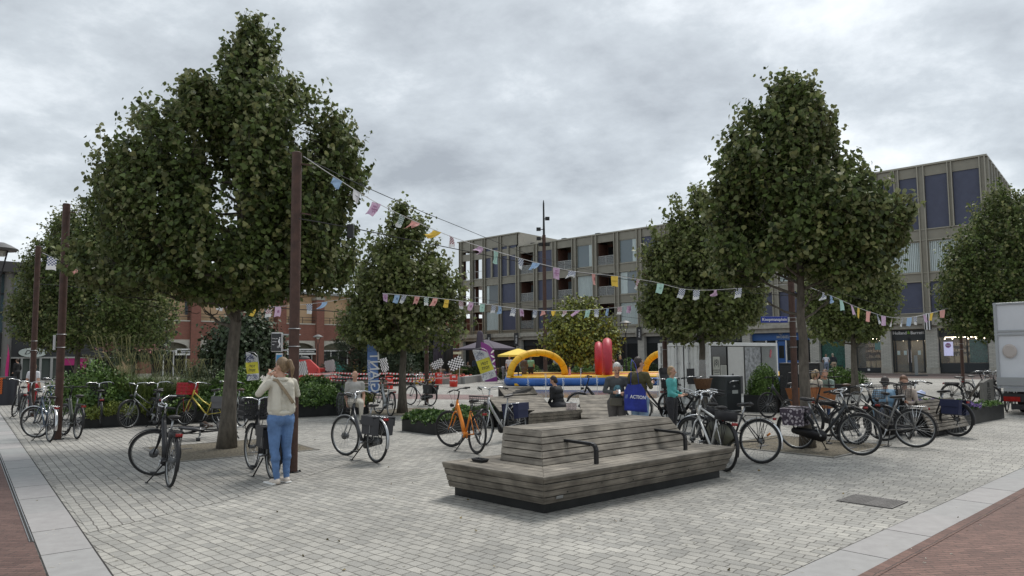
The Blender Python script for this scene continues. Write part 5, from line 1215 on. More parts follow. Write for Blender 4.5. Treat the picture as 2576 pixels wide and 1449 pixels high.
def bar_segs(kind):
    c = HT+sax*.16
    if kind == 'city':
        s = [([HT, c], .014), ([c+Vector((-.0, 0, 0)), c+Vector((.05, 0, .01))], .016)]; c2 = c+Vector((.05, 0, .01))
        return s+[([c2+Vector((-.20, .30*k, .03)) if False else c2, c2+Vector((.03, .09*k, .035)), c2+Vector((-.02, .24*k, .045)), c2+Vector((-.12, .29*k, .02)), c2+Vector((-.22, .30*k, .0))], .0115, 7) for k in (1, -1)], [(c2+Vector((-.12, .29*k, .02)), c2+Vector((-.235, .302*k, -.004))) for k in (1, -1)]
    c2 = c+Vector((.06, 0, .02)); s = [([HT, c, c2], .015)]
    return s+[([c2, c2+Vector((-.005, .12*k, .02)), c2+Vector((-.07, .31*k, .015))], .0115, 7) for k in (1, -1)], [(c2+Vector((-.04, .21*k, .018)), c2+Vector((-.075, .325*k, .014))) for k in (1, -1)]
def fender(b, c, a0, a1, w_=.024, r=RW+.018, n=14):
    vs = []
    for i in range(n+1):
        a = a0+(a1-a0)*i/n
        for y, dr in ((-w_, -.008), (-w_*.5, .004), (w_*.5, .004), (w_, -.008)): vs.append((c.x+(r+dr)*math.cos(a), y, c.z+(r+dr)*math.sin(a)))
    b.add(vs, [(i*4+j, i*4+j+1, i*4+j+5, i*4+j+4) for i in range(n) for j in range(3)])
def bicycle(label, rear=None, front=None, at=None, yaw=None, style='city', col=('black', None), steer=0, lean=4, bar='city', fcol=None, opt=(), tcol='rubber', rimc='rim', saddle='leather', fendc=None, group='bicycles parked on the square', s=1.0, flat=None, name='bicycle'):
    fm = M.get(col[0]) if col[1] is None else mat(col[0], col[1], .32, .35, coat=.3)
    fm2 = fm if fcol is None else (M[fcol] if isinstance(fcol, str) else mat(*fcol, .35, .3))
    fnd = M['black'] if fendc is None else M[fendc]
    if rear is not None:
        r, f = G(*rear), G(*front); mid = (r+f)/2; yaw = math.atan2(f.y-r.y, f.x-r.x)
        if at is not None: mid = r if at == 'rear' else mid
        if at == 'rear': mid = r-Vector((math.cos(yaw), math.sin(yaw), 0))*XR*s
    else: mid = at
    t = thing(name, label, 'bicycle', mid, yaw, group)
    if flat is None: t.rotation_euler = Euler((R(lean), 0, yaw))
    else: t.rotation_euler = Euler(flat)
    t.scale = (s, s, s)
    def put(key, fn, nm, mats, parent=None, smooth=True, mtx=None, smoothangle=None):
        me = cached((key,)+tuple(m.name for m in mats), lambda: fn().mesh(nm, mats, smooth if smoothangle is None else smoothangle))
        o = obj(nm, me, parent or t)
        if mtx is not None: o.matrix_local = mtx
        return o
    ST_ = Matrix.Translation(HB) @ Matrix.Rotation(R(steer), 4, sax) @ Matrix.Translation(-HB)
    # wheels
    for i, (ax_, mt) in enumerate(((RA, Matrix()), (FA, ST_))):
        k = 'hubmotor' if (('motor' in opt and i == 1) or ('rmotor' in opt and i == 0)) else 'plain'
        o = put('wheel'+k, lambda k=k: wheel_mesh(k), 'wheel', [M[rimc], mat('hub_grey', (.14, .145, .15), .45, .6), M['alu']], mtx=mt @ Matrix.Translation(ax_))
        def ty(): b = MB(); b.torus((0, 0, 0), RW-.020, .0215, 'Y', 48, 8); return b
        put('tyre', ty, 'tyre', [M[tcol]], o)
    put('frame'+style, lambda: tube_mesh(frame_segs(style), None), 'frame', [fm])
    put('fork', lambda: tube_mesh(fork_segs(), None), 'fork', [fm2], mtx=ST_)
    sg, gr = bar_segs(bar)
    h = put('bars'+bar, lambda: tube_mesh(sg, None), 'handlebar', [M['chrome' if bar == 'city' else 'black']] if 'blackbar' not in opt else [M['black']], mtx=ST_)
    for i, (a, c) in enumerate(gr): put('grip'+bar+str(i), lambda a=a, c=c: tube_mesh([([a, c], .017, 8)], None), 'grip', [M['grip'] if 'browngrip' not in opt else M['brownl']], h)
    def br_():
        b = MB()
        for a, c in gr:
            d = (a-c).normalized(); b.tube([a+d*.03, a+d*.02+Vector((.05, 0, -.01)), c+Vector((.06, 0, -.03))], .005, 5); b.ball(a+d*.03, .016, 6)
        for k in (1, -1): b.tube([gr[0 if k > 0 else 1][0]+Vector((.03, 0, 0)), HT+sax*.12+Vector((.16, .08*k, .03)), HT+Vector((.09, .03*k, -.08)), HB+Vector((.02, 0, -.05))], .0032, 4)
        return b
    put('brake'+bar, br_, 'brake_lever', [M['black']], h)
    if 'display' in opt: put('disp', lambda: MB().box(HT+sax*.2+Vector((.03, 0, .02)), (.05, .07, .02)), 'display', [M['plastic']], h)
    def sad():
        b = MB(); n = 8; c = SAD+Vector((0, 0, .035)); sec = [(-.13, .060, .012, .022), (-.10, .088, .020, .030), (-.05, .085, .012, .032), (0, .055, .004, .030), (.06, .030, .002, .026), (.11, .022, -.002, .022), (.13, .012, -.008, .014)]; vs = []
        for (x, wy, zz, th) in sec:
            for j in range(n): a = 2*PI*j/n; vs.append(c+Vector((x, wy*math.cos(a), zz+th*math.sin(a)*(1 if math.sin(a) > 0 else .9))))
        k = len(sec); b.add(vs, [(i*n+j, i*n+(j+1) % n, (i+1)*n+(j+1) % n, (i+1)*n+j) for i in range(k-1) for j in range(n)]+[list(range(n))[::-1], [(k-1)*n+j for j in range(n)]])
        return b
    put('saddle', sad, 'saddle', [M[saddle]])
    def spf():
        b = tube_mesh([([ST-Vector((-.02, 0, .08)), SAD], .013), ([SAD+Vector((-.09, .03, .012)), SAD+Vector((.09, .02, .012))], .004, 4), ([SAD+Vector((-.09, -.03, .012)), SAD+Vector((.09, -.02, .012))], .004, 4)], None)
        if 'spring' in opt:
            for k in (1, -1): b.tube([SAD+Vector((-.09, .045*k, -.03)), SAD+Vector((-.09, .045*k, .03))], .018, 7)
        return b
    put('seatpost'+('s' if 'spring' in opt else ''), spf, 'seat_post', [M['alu']])
    # cranks
    def crk():
        b = MB()
        for k in (1, -1): b.tube([BB+Vector((0, .06*k, 0)), BB+Vector((.06*k, .075*k, -.155*k))], [.012, .009], 6)
        b.tube([BB+Vector((0, -.07, 0)), BB+Vector((0, .07, 0))], .022, 10); return b
    c = put('crank', crk, 'crank', [M['alu']])
    def ped(k): b = MB(); b.box(BB+Vector((.06*k, .12*k, -.155*k)), (.085, .075, .02)); return b
    for k in (1, -1): put('pedal%d' % k, lambda k=k: ped(k), 'pedal', [M['plastic']], c)
    def cc():
        b = MB(); y = -.055
        if 'chain' in opt: b.tube([RA+Vector((0, y, .035)), BB+Vector((0, y, .085))], .003, 4); b.tube([RA+Vector((0, y, -.035)), BB+Vector((0, y, -.085))], .003, 4); b.torus(BB+Vector((0, y, 0)), .085, .006, 'Y', 20, 4); b.torus(RA+Vector((0, y, 0)), .04, .012, 'Y', 14, 4); b.tube([RA+Vector((0, y, -.03)), RA+Vector((.02, y, -.13))], .01, 5)
        else:
            pts = []
            for i in range(9): a = PI/2+PI*i/8; pts.append(RA+Vector((.06*math.cos(a), 0, .055*math.sin(a))))
            for i in range(13): a = -PI/2+PI*i/12; pts.append(BB+Vector((.105*math.cos(a), 0, .105*math.sin(a))))
            b.plate([(p.x, y-.014, p.z) for p in pts], (0, .03, 0))
        return b
    put('case'+('c' if 'chain' in opt else ''), cc, 'chain_case' if 'chain' not in opt else 'chain', [M['black']])
    if 'nofender' not in opt:
        def f1(): b = MB(); fender(b, RA, R(15), R(200)); return b
        def f2(): b = MB(); fender(b, FA, R(35), R(205)); return b
        def st_(c, a): b = MB(); [b.tube([c+Vector((0, .05*k, 0)), c+Vector(((RW+.01)*math.cos(a), .024*k, (RW+.01)*math.sin(a)))], .0022, 4) for k in (1, -1)]; return b
        # the rear guard runs from the chain stay over the top to the back
        f = put('fendR', lambda: _rf(), 'rear_mudguard', [fnd]); put('staysR', lambda: st_(RA, R(165)), 'stay', [M['black']], f)
        f = put('fendF', lambda: _ff(), 'front_mudguard', [fnd], mtx=ST_); put('staysF', lambda: st_(FA, R(190)), 'stay', [M['black']], f)
    if 'norack' not in opt:
        def rk():
            b = MB(); z = .735
            for k in (1, -1):
                b.tube([(-.30, .055*k, z), (-.72, .065*k, z+.005), (-.74, .04*k, z+.005)], .0055, 5)
                for xx in (-.5, -.58, -.66): b.tube([(xx, .065*k, z), RA+Vector((.0, .07*k, .02))], .0045, 4)
            for xx in (-.32, -.45, -.58, -.73): b.tube([(xx, -.062, z), (xx, .062, z)], .005, 5)
            for y in (-.02, .02): b.tube([(-.30, y, z), (-.73, y, z)], .004, 4)
            b.tube([(-.31, 0, z), ST-Vector((0, 0, .06))], .005, 4); return b
        k = put('rack'+('C' if 'crack' in opt else ''), rk, 'rack', [M['chrome' if 'crack' in opt else 'black']])
        if 'battery' in opt: put('battery', lambda: MB().box((-.51, 0, .69), (.40, .105, .06)), 'battery', [M['plastic']], k)
        put('tail', lambda: MB().box((-.765, 0, .70), (.022, .085, .04)), 'tail_light', [M['redl']])
    if 'reflector' in opt: put('refl', lambda: MB().box(RA+Vector((-.14, 0, .11)), (.07, .01, .03), Matrix.Rotation(R(38), 3, 'Y')), 'spoke_reflector', [mat('orange_reflector', (.8, .25, .02), .3)])
    put('head', lambda: MB().lathe([(.01, -.04), (.03, -.02), (.038, .02), (.034, .03)], HB+Vector((.075, 0, .09)), 12, Matrix.Rotation(R(90), 3, 'Y')), 'headlight', [M['black' if 'clight' not in opt else 'chrome']], mtx=ST_)
    def ks():
        b = MB(); b.tube([BB+Vector((-.06, .02, -.02)), Vector((-.10, .20, .005))], [.012, .009], 6); b.box((-.10, .205, .008), (.06, .03, .012)); return b
    def ks2():
        b = MB()
        for k in (1, -1): b.tube([BB+Vector((-.05, .02*k, -.03)), Vector((-.13, .15*k, .0))], .012, 6); b.box((-.14, .16*k, -.0), (.07, .03, .012))
        return b
    if flat is None: put('stand2' if 'stand2' in opt else 'stand', ks2 if 'stand2' in opt else ks, 'kickstand', [M['black']])
    # luggage
    for o_ in opt:
        if o_.startswith('pannier'):
            m_ = {'pannier': M['plastic'], 'pannier_grey': mat('grey_bag', (.06, .06, .065), .8), 'pannier_blue': mat('navy_bag', (.018, .024, .07), .6), 'pannier_tan': mat('grey_canvas', (.13, .13, .135), .85), 'pannier_floral': None}[o_]
            if m_ is None:
                m_ = mat('floral_bag', (.05, .04, .055), .7); n = m_.node_tree.nodes; l = m_.node_tree.links
                tt = n.new('ShaderNodeTexCoord'); vo = n.new('ShaderNodeTexVoronoi'); vo.inputs['Scale'].default_value = 17; l.new(tt.outputs['Object'], vo.inputs[0]); rr = n.new('ShaderNodeValToRGB'); l.new(vo.outputs['Distance'], rr.inputs[0])
                e_ = rr.color_ramp.elements; e_[0].color = (.42, .38, .41, 1); e_[0].position = .36; e_[1].color = (.06, .045, .065, 1); e_[1].position = .46; l.new(rr.outputs[0], n['Principled BSDF'].inputs['Base Color'])
            for k in (1, -1):
                def pn_(k=k):
                    b = MB(); b.add([(x, (.075+.0*j+(.115 if j else 0))*k, z) for j in (0, 1) for x, z in ((-.34, .43 if j == 0 else .45), (-.68, .43 if j == 0 else .45), (-.70, .735-(j*.03)), (-.33, .735-(j*.03)))], [(0, 1, 2, 3), (7, 6, 5, 4), (0, 4, 5, 1), (1, 5, 6, 2), (2, 6, 7, 3), (3, 7, 4, 0)]); return b
                o = put('pan%d' % k, pn_, 'pannier', [m_], smooth=False)
                put('flap%d' % k, lambda k=k: MB().box((-.515, .135*k, .735), (.39, .145, .02)).box((-.515, .202*k, .67), (.38, .012, .14)), 'flap', [m_], o, smooth=False)
                if o_ in ('pannier', 'pannier_grey'): put('refl%d' % k, lambda k=k: MB().box((-.61, .196*k, .56), (.014, .004, .16)).box((-.56, .196*k, .635), (.10, .004, .014)), 'reflective_strip', [mat('reflex_grey', (.25, .25, .25), .4)], o, smooth=False)
        if o_ in ('crate', 'redcrate'):
            m_ = M['plastic'] if o_ == 'crate' else mat('red_crate', (.42, .015, .03), .5)
            def cr(h=.27):
                b = MB(); c = Vector((.56, 0, .80)); w_, d_ = .19, .16
                for z in (.0, .09, .18, h):
                    for k in (1, -1): b.box(c+Vector((0, w_*k, z)), (2*d_, .012, .035 if z in (0, h) else .018)); b.box(c+Vector((d_*k, 0, z)), (.012, 2*w_, .035 if z in (0, h) else .018))
                for i in range(9):
                    x = -d_+i*d_/4
                    for k in (1, -1): b.box(c+Vector((x, w_*k, h/2)), (.014, .01, h))
                for i in range(11):
                    y = -w_+i*w_/5
                    for k in (1, -1): b.box(c+Vector((d_*k, y, h/2)), (.01, .014, h))
                b.box(c+Vector((0, 0, -.01)), (2*d_, 2*w_, .014)); 
                for k in (1, -1): b.tube([c+Vector((.0, .15*k, 0)), FA+Vector((0, .06*k, 0))], .006, 5)
                return b
            put(o_, cr, 'crate', [m_], smooth=False)
        if o_ in ('basket', 'wicker', 'rbasket'):
            m_ = M['black'] if o_ != 'wicker' else mat('wicker', (.13, .065, .03), .8, var=.5, vs=60, bump=1, bs=60)
            def bk():
                b = MB(); c = Vector((.50, 0, .82)) if o_ != 'rbasket' else Vector((-.50, 0, .75)); n = 26
                if o_ == 'wicker': b.lathe([(.15, 0), (.20, .22), (.215, .24), (.20, .24), (.14, .02)], c, 20, sy=1.15)
                else:
                    for j in range(7): b.torus(c+Vector((0, 0, j*.04)), .125+j*.007, .003, 'Z', 24, 4)
                    b.torus(c+Vector((0, 0, .25)), .17, .006, 'Z', 24, 5)
                    for i in range(n): a = 2*PI*i/n; b.tube([c+Vector((.125*math.cos(a), .125*math.sin(a), 0)), c+Vector((.17*math.cos(a), .17*math.sin(a), .25))], .0025, 3)
                    for i in range(6): b.tube([c+Vector((-.12, -.1+i*.04, 0)), c+Vector((.12, -.1+i*.04, 0))], .0025, 3)
                return b
            put(o_, bk, 'basket', [m_], mtx=ST_ if o_ != 'rbasket' else None)
        if o_ == 'coat':
            def cg():
                b = MB()
                for k in (1, -1): b.plate([RA+Vector(((RW-.01)*math.cos(a), .035*k, (RW-.01)*math.sin(a))) for a in [R(20+i*13) for i in range(11)]]+[RA+Vector((0, .035*k, 0))], (0, .002*k, 0))
                return b
            put('coat', cg, 'coat_guard', [mat('olive_guard', (.10, .10, .07), .5)])
        if o_ == 'bag': put('bag', lambda: MB().box((-.5, 0, .80), (.32, .2, .12)), 'bag', [mat('black_bag', (.02, .02, .022), .85)])
        if o_ == 'childseat':
            def cs():
                b = MB(); c = Vector((-.5, 0, .78)); b.box(c+Vector((0, 0, .05)), (.28, .28, .06)); b.box(c+Vector((-.15, 0, .28)), (.05, .28, .45), Matrix.Rotation(R(-12), 3, 'Y')); 
                for k in (1, -1): b.box(c+Vector((0, .15*k, .14)), (.26, .03, .2)); b.box(c+Vector((.08, .14*k, -.15)), (.06, .04, .4)); b.box(c+Vector((.12, .14*k, -.34)), (.16, .08, .03))
                b.box(c+Vector((-.14, 0, .46)), (.10, .26, .12)); return b
            put('childseat', cs, 'child_seat', [M['plastic']], smooth=False)
        if o_ == 'screen':
            def ws():
                b = MB(); pts = [(.52-.10*math.cos(a), .24*math.sin(a)*(1 if z < .35 else .8), 1.0+z) for z in (0, .2, .4, .5) for a in [R(-80+i*20) for i in range(9)]]
                b.add(pts, [(j*9+i, j*9+i+1, (j+1)*9+i+1, (j+1)*9+i) for j in range(3) for i in range(8)]); return b
            put('windscreen', ws, 'windscreen', [mat('clear_plastic', (.7, .72, .72), .1, alpha=.3)])
            def cs2(): b = MB(); c = Vector((.25, 0, .95)); b.box(c, (.2, .24, .05)); b.box(c+Vector((-.1, 0, .18)), (.04, .24, .32)); b.box(c+Vector((.02, .13, .08)), (.2, .02, .14)); b.box(c+Vector((.02, -.13, .08)), (.2, .02, .14)); return b
            put('frontseat', cs2, 'front_child_seat', [M['plastic']], smooth=False)
    return t
def _rf():
    b = MB(); fender(b, RA, R(20), R(195)); return b
def _ff():
    b = MB(); fender(b, FA, R(30), R(200)); return b
gr_ = (.045, .05, .052)
# left group
bicycle('silver blue city bike with chrome rear rack left of the second pole', (129, 1113), (84, 1101), style='mixte', col=('slate_blue_paint', (.05, .075, .11)), fendc='chrome', steer=40, opt=('crack', 'spring'), at='mid')
bicycle('black bike nearest the left edge, with large headlight and rear battery', (60, 1057), (30, 1047), style='ebike', steer=-25, opt=('battery', 'display'), at='mid')
bicycle('dark olive electric bike just right of the second rusty pole', (202, 1107), (152, 1093), style='ebike', col=('dark_olive_paint', (.035, .04, .03)), bar='sport', steer=10, at='mid', opt=('display',))
bicycle('black bike with a front crate standing before the yellow flowers', (258, 1084), (240, 1062), style='city', steer=3, lean=0, opt=('crate', 'stand2', 'battery'), at='mid')
bicycle('dark silver bike with chrome handlebar before the tall grasses', (412, 1068), (336, 1076), style='mixte', col=('grey_silver_paint', (.16, .17, .17)), steer=10, opt=('battery',), rimc='rim', at='mid')
bicycle('black electric bike in the left foreground, seen from behind', (425, 1226), (382, 1194), style='ebike', bar='city', steer=68, lean=5, opt=('battery', 'rmotor', 'motor', 'display'), at='rear')
bicycle('black bike behind the left foreground bike, handlebar turned', (410, 1090), (372, 1060), style='mixte', steer=20, opt=('battery',), at='mid')
bicycle('yellow bicycle with red front crate and grey saddle bags', (537, 1072), (487, 1071), style='mixte', col=('yellow_paint', (.62, .52, .10)), opt=('redcrate', 'pannier_tan'), steer=-8, at='mid', fendc=None)
bicycle('silver bicycle partly hidden by the largest trunk', (610, 1074), (556, 1067), style='mixte', col=('pale_silver_paint', (.4, .41, .41)), opt=('spring',), rimc='rim', saddle='brownl', at='mid')
bicycle('black bike with a wide front crate beside the standing woman', (684, 1206), (630, 1180), style='city', opt=('crate', 'pannier', 'stand2'), lean=2, steer=4, at='rear')
bicycle('bike with blue frame half hidden behind the left pole', (150, 1042), (110, 1036), style='diamond', col=('blue_paint', (.03, .07, .22)), opt=('basket',), at='mid')
bicycle('dark bike against the shrubs between pole and crate bike', (232, 1040), (176, 1044), style='city', at='mid', opt=('spring',))
bicycle('second bike with chrome handlebar behind the crate bike', (282, 1062), (256, 1048), style='mixte', col=('grey_silver_paint', (.16, .17, .17)), at='mid', lean=0)
bicycle('black bike at the far left behind the silver blue one', (96, 1066), (60, 1060), style='city', at='mid')
# lying bicycle
q = G(505, 1112); bicycle('old bicycle lying on the ground behind the largest trunk', at=Vector((q.x-.1, q.y-.05, .14)), yaw=0, flat=(R(-84), R(3), R(-8)), style='mixte', steer=50, opt=('norack',), rimc='rim', saddle='brownl', col=('worn_black_paint', (.03, .028, .028)))
# middle group
bicycle('grey green electric bike parked against the planter behind the bald man', (922, 1038), (836, 1052), style='ebike', col=('grey_green_paint', (.10, .14, .13)), bar='sport', steer=15, at='mid', opt=('display', 'basket'))
bicycle('light grey electric bike with thick frame left of the middle linden', (998, 1051), (938, 1038), style='ebike', col=('light_grey_paint', (.38, .40, .41)), bar='sport', steer=12, at='mid', opt=('chain', 'display'))
bicycle('silver black bike with dark side bags between woman and planter', (949, 1165), (865, 1146), style='low', col=('black_grey_paint', (.03, .032, .036)), fendc='alu', steer=18, opt=('pannier_grey', 'crack', 'motor', 'rmotor', 'basket'), at='mid', fcol='alu')
bicycle('grey bicycle beside the pole right of the middle linden', (1080, 1022), (1035, 1019), style='diamond', col=('mid_grey_paint', (.22, .23, .24)), opt=('pannier',), at='mid', s=.98)
bicycle('orange bicycle with rear wire basket left of the big bench', (1198, 1142), (1133, 1125), style='ebike', col=('orange_paint', (.72, .22, .015)), bar='sport', opt=('rbasket', 'chain', 'nofender'), rimc='rimb', at='mid', steer=30)
bicycle('silver bicycle with navy saddle bags behind the big bench', (1302, 1107), (1223, 1121), style='low', col=('silver_paint', (.45, .46, .47)), opt=('pannier_blue', 'crack'), at='mid', steer=8)
bicycle('small black child bike far off below the leaning banner', (1224, 956), (1201, 958), style='diamond', bar='sport', opt=('norack', 'nofender'), at='mid', s=.62)
bicycle('tall black bike with headlight left of the older woman', (1545, 1056), (1482, 1056), style='ebike', bar='sport', steer=8, at='mid', s=1.05, opt=('display', 'chain'))
bicycle('black bike just behind the woman with the blue bag', (1690, 1062), (1638, 1062), style='city', at='mid', opt=('battery',))
bicycle('second black bike behind the blue bag woman', (1676, 1048), (1700, 1070), style='city', at='mid', opt=('spring', 'basket'))
bicycle('white sports bicycle leaning behind the right end of the big bench', (1824, 1186), (1716, 1150), style='diamond', col=('white_frame_paint', (.68, .68, .66)), opt=('chain', 'coat', 'bag'), at='rear', steer=20, rimc='rimb')
bicycle('bike with large rear wheel and white mudguard right of the big bench', (1912, 1166), (1752, 1149), style='diamond', col=('dark_frame_paint', (.03, .03, .032)), opt=('chain', 'reflector'), fendc='chrome', at='rear', steer=25, tcol='rubber')
bicycle('dark bike with coat guard between the white bike and the bench', (1800, 1166), (1722, 1140), style='city', opt=('coat', 'battery', 'bag'), at='rear', steer=-10)
bicycle('family bike with child seat, windscreen and wicker basket', (1695, 1060), (1762, 1066), style='city', opt=('childseat', 'screen', 'wicker', 'stand2'), at='mid', lean=0, s=1.05)
bicycle('dark electric bike standing right of the grey bin', (2016, 1048), (1936, 1052), style='ebike', bar='sport', col=('graphite_paint', (.05, .055, .06)), opt=('nofender', 'chain'), at='mid', rimc='rimb')
# right group
bicycle('dark bicycle with floral saddle bag in front of the right trunk', (2016, 1131), (2150, 1144), style='low', col=('anthracite_paint', (.035, .04, .045)), opt=('pannier_floral',), fendc=None, at='mid', steer=8)
bicycle('grey bicycle with chrome rack in front of the denim jacket woman', (2304, 1126), (2160, 1118), style='mixte', col=('champagne_grey_paint', (.17, .165, .155)), opt=('crack', 'spring'), at='rear', steer=6)
bicycle('dark slanted bike behind the floral bag bike', (2130, 1116), (2058, 1106), style='diamond', col=('dark_frame_paint', (.03, .03, .032)), at='mid', bar='sport')
bicycle('black bike with front basket in the middle of the right group', (2110, 1100), (2188, 1106), style='city', opt=('basket', 'battery'), at='mid')
bicycle('black bike facing the camera beside the women on the bench', (2252, 1088), (2290, 1106), style='ebike', bar='sport', opt=('display', 'basket'), at='mid', lean=3)
bicycle('black electric bike behind the grey bicycle', (2215, 1108), (2262, 1096), style='ebike', bar='sport', opt=('battery',), at='mid')
bicycle('black bicycle with large navy saddle bags in front of the slatted bench', (2406, 1098), (2322, 1090), style='diamond', opt=('pannier_blue', 'chain'), rimc='rimb', at='rear', steer=5)
bicycle('electric bike with flat rear battery behind the events pillar', (2408, 1022), (2482, 1026), style='ebike', bar='sport', col=('taupe_paint', (.11, .10, .09)), opt=('battery', 'chain'), at='mid', steer=-10, s=1.02)
bicycle('grey bike just behind the events pillar', (2436, 1012), (2500, 1018), style='mixte', col=('mid_grey_paint', (.22, .23, .24)), at='mid')
bicycle('black bike beside the white truck', (2470, 1012), (2535, 1026), style='city', opt=('basket',), at='mid')
bicycle('dark bike between events pillar and white truck', (2520, 1040), (2560, 1026), style='city', at='mid')
bicycle('dark blue bike leaning on the white column by the shops', (2035, 940), (2066, 940), style='ebike', at='mid', col=('dark_blue_paint', (.02, .03, .09)))
bicycle('black bike held by the two people at the shop wall', (2112, 940), (2080, 940), style='city', at='mid')
bicycle('bicycle far right in front of the shop column', (2500, 941), (2530, 940), style='city', at='mid')
for i, (a, c, lb) in enumerate((((984, 938), (1000, 938), 'distant bike left of the middle trunk on the terrace side'), ((1014, 940), (1030, 939), 'distant bike right of the middle trunk'))): bicycle(lb, a, c, at='mid')
# cargo bike with brown box
q = G(2085, 1052); t = thing('cargo_bicycle', 'cargo bicycle with brown wooden box behind the right bikes', 'cargo bicycle', q, R(200))
wv = mat('varnished_ply', (.30, .11, .035), .5, var=.2)
b = MB(); vs = [(x, y, .28+.0) for x, y in ((.1, -.27), (.95, -.27), (.95, .27), (.1, .27))]+[(x, y, .80) for x, y in ((-.0, -.34), (1.1, -.34), (1.1, .34), (-.0, .34))]; b.add(vs, [(0, 1, 5, 4), (1, 2, 6, 5), (2, 3, 7, 6), (3, 0, 4, 7), (0, 3, 2, 1)]); b.build('cargo_box', wv, t)
b = tube_mesh([([(-.05, 0, .95), (-.1, 0, .5), (-.3, 0, .3), (-.5, 0, .3)], .022), ([(-.5, 0, .3), (-.62, 0, .75)], .017), ([(-.5, .06, .3), (-.98, .06, .34)], .01), ([(-.62, .03, .7), (-.98, .06, .34)], .009), ([(-.5, -.06, .3), (-.98, -.06, .34)], .01), ([(-.1, 0, .4), (.5, 0, .2), (1.3, 0, .3)], .022)], None); b.build('frame', M['black'], t, smooth=True)
for x in (-.98, 1.3): o = wheel_mesh('plain').build('wheel', [M['rim'], M['alu'], M['alu']], t); o.location = (x, 0, RW if x < 0 else .27); b = MB(); b.torus((0, 0, 0), RW-.018, .02, 'Y', 40, 8); b.build('tyre', M['rubber'], o, smooth=True); o.scale = (1, 1, 1) if x < 0 else (.78, .78, .78)
b = tube_mesh([([(-.05, 0, .95), (-.05, 0, 1.05)], .015), ([(-.2, .3, 1.1), (-.02, .12, 1.08), (-.02, -.12, 1.08), (-.2, -.3, 1.1)], .012)], None); b.build('handlebar', M['black'], t, smooth=True)
b = MB(); b.ball((-.64, 0, .86), (.14, .08, .04)); b.build('saddle', M['brownl'], t, smooth=True)
b = MB(); [b.tube([(.0, y, .8), (.1, y, 1.25), (1.0, y, 1.2), (1.1, y, .8)], .012, 6) for y in (-.3, .3)]; b.build('hood_frame', M['black'], t)
# ================================================================ PEOPLE
def capsule(b, p0, p1, r0, r1, n=12, sq=1.0):
    p0, p1 = Vector(p0), Vector(p1); d = (p1-p0); ln = max(d.length, 1e-4); d.normalize(); pts = []; rs = []
    for a in (-80, -55, -25, 0): pts.append(p0+d*r0*math.sin(R(a))); rs.append(r0*math.cos(R(a)))
    for a in (0, 25, 55, 80): pts.append(p1+d*r1*math.sin(R(a))); rs.append(r1*math.cos(R(a)))
    b.tube(pts, rs, n, True)
def sdf(P, prim):
    k, a, c, r0, r1 = prim[:5]; a = np.array(a); 
    if k == 'e':
        q = (P-a)/np.array(c); l = np.linalg.norm(q, axis=1); return (l-1)*min(c)
    c = np.array(c); d = c-a; t_ = np.clip(((P-a) @ d)/max(1e-9, d @ d), 0, 1); return np.linalg.norm(P-(a+t_[:, None]*d), axis=1)-(r0+(r1-r0)*t_)
def figure(name, prims, mats, vox, parent, smooth=3):
    """all primitives are fused into one continuous skin, each face taking the clothing of the nearest one"""
    b = MB()
    for p in prims:
        if p[0] == 'e': b.ball(p[1], tuple(p[2]), 16)
        else: capsule(b, p[1], p[2], p[3], p[4])
    o = b.build('tmp', []); o.data.materials.clear()
    m = o.modifiers.new('r', 'REMESH'); m.mode = 'VOXEL'; m.voxel_size = vox
    sm = o.modifiers.new('s', 'SMOOTH'); sm.factor = .5; sm.iterations = smooth
    me = bpy.data.meshes.new_from_object(o.evaluated_get(bpy.context.evaluated_depsgraph_get())); bpy.data.objects.remove(o)
    n = len(me.polygons); C_ = np.empty(n*3); me.polygons.foreach_get('center', C_); C_ = C_.reshape(-1, 3)
    D_ = np.stack([sdf(C_, p)-(p[6] if len(p) > 6 else 0) for p in prims]); idx = D_.argmin(0); mi = np.array([p[5] for p in prims])[idx].astype(np.int32)
    if vox < .016 and len(mats) > 1:   # cloth folds
        vs_ = np.empty(len(me.vertices)*3); me.vertices.foreach_get('co', vs_); vs_ = vs_.reshape(-1, 3); nr_ = np.empty(len(me.vertices)*3); me.vertices.foreach_get('normal', nr_); nr_ = nr_.reshape(-1, 3)
        mv = np.array([p[5] for p in prims])[np.stack([sdf(vs_, p) for p in prims]).argmin(0)]
        am = np.array([(noise.noise(Vector((p[0]*7, p[1]*7, p[2]*17)))+.6*noise.noise(Vector((p[0]*19+4, p[1]*19, p[2]*28)))) if m_ in (1, 2) else 0 for p, m_ in zip(vs_, mv)])
        me.vertices.foreach_set('co', (vs_+nr_*(am*.0055)[:, None]).reshape(-1)); me.update()
    me.materials.clear(); [me.materials.append(x) for x in mats]; me.polygons.foreach_set('material_index', mi); me.polygons.foreach_set('use_smooth', np.ones(n, dtype=bool)); me.update()
    return obj(name, me, parent)
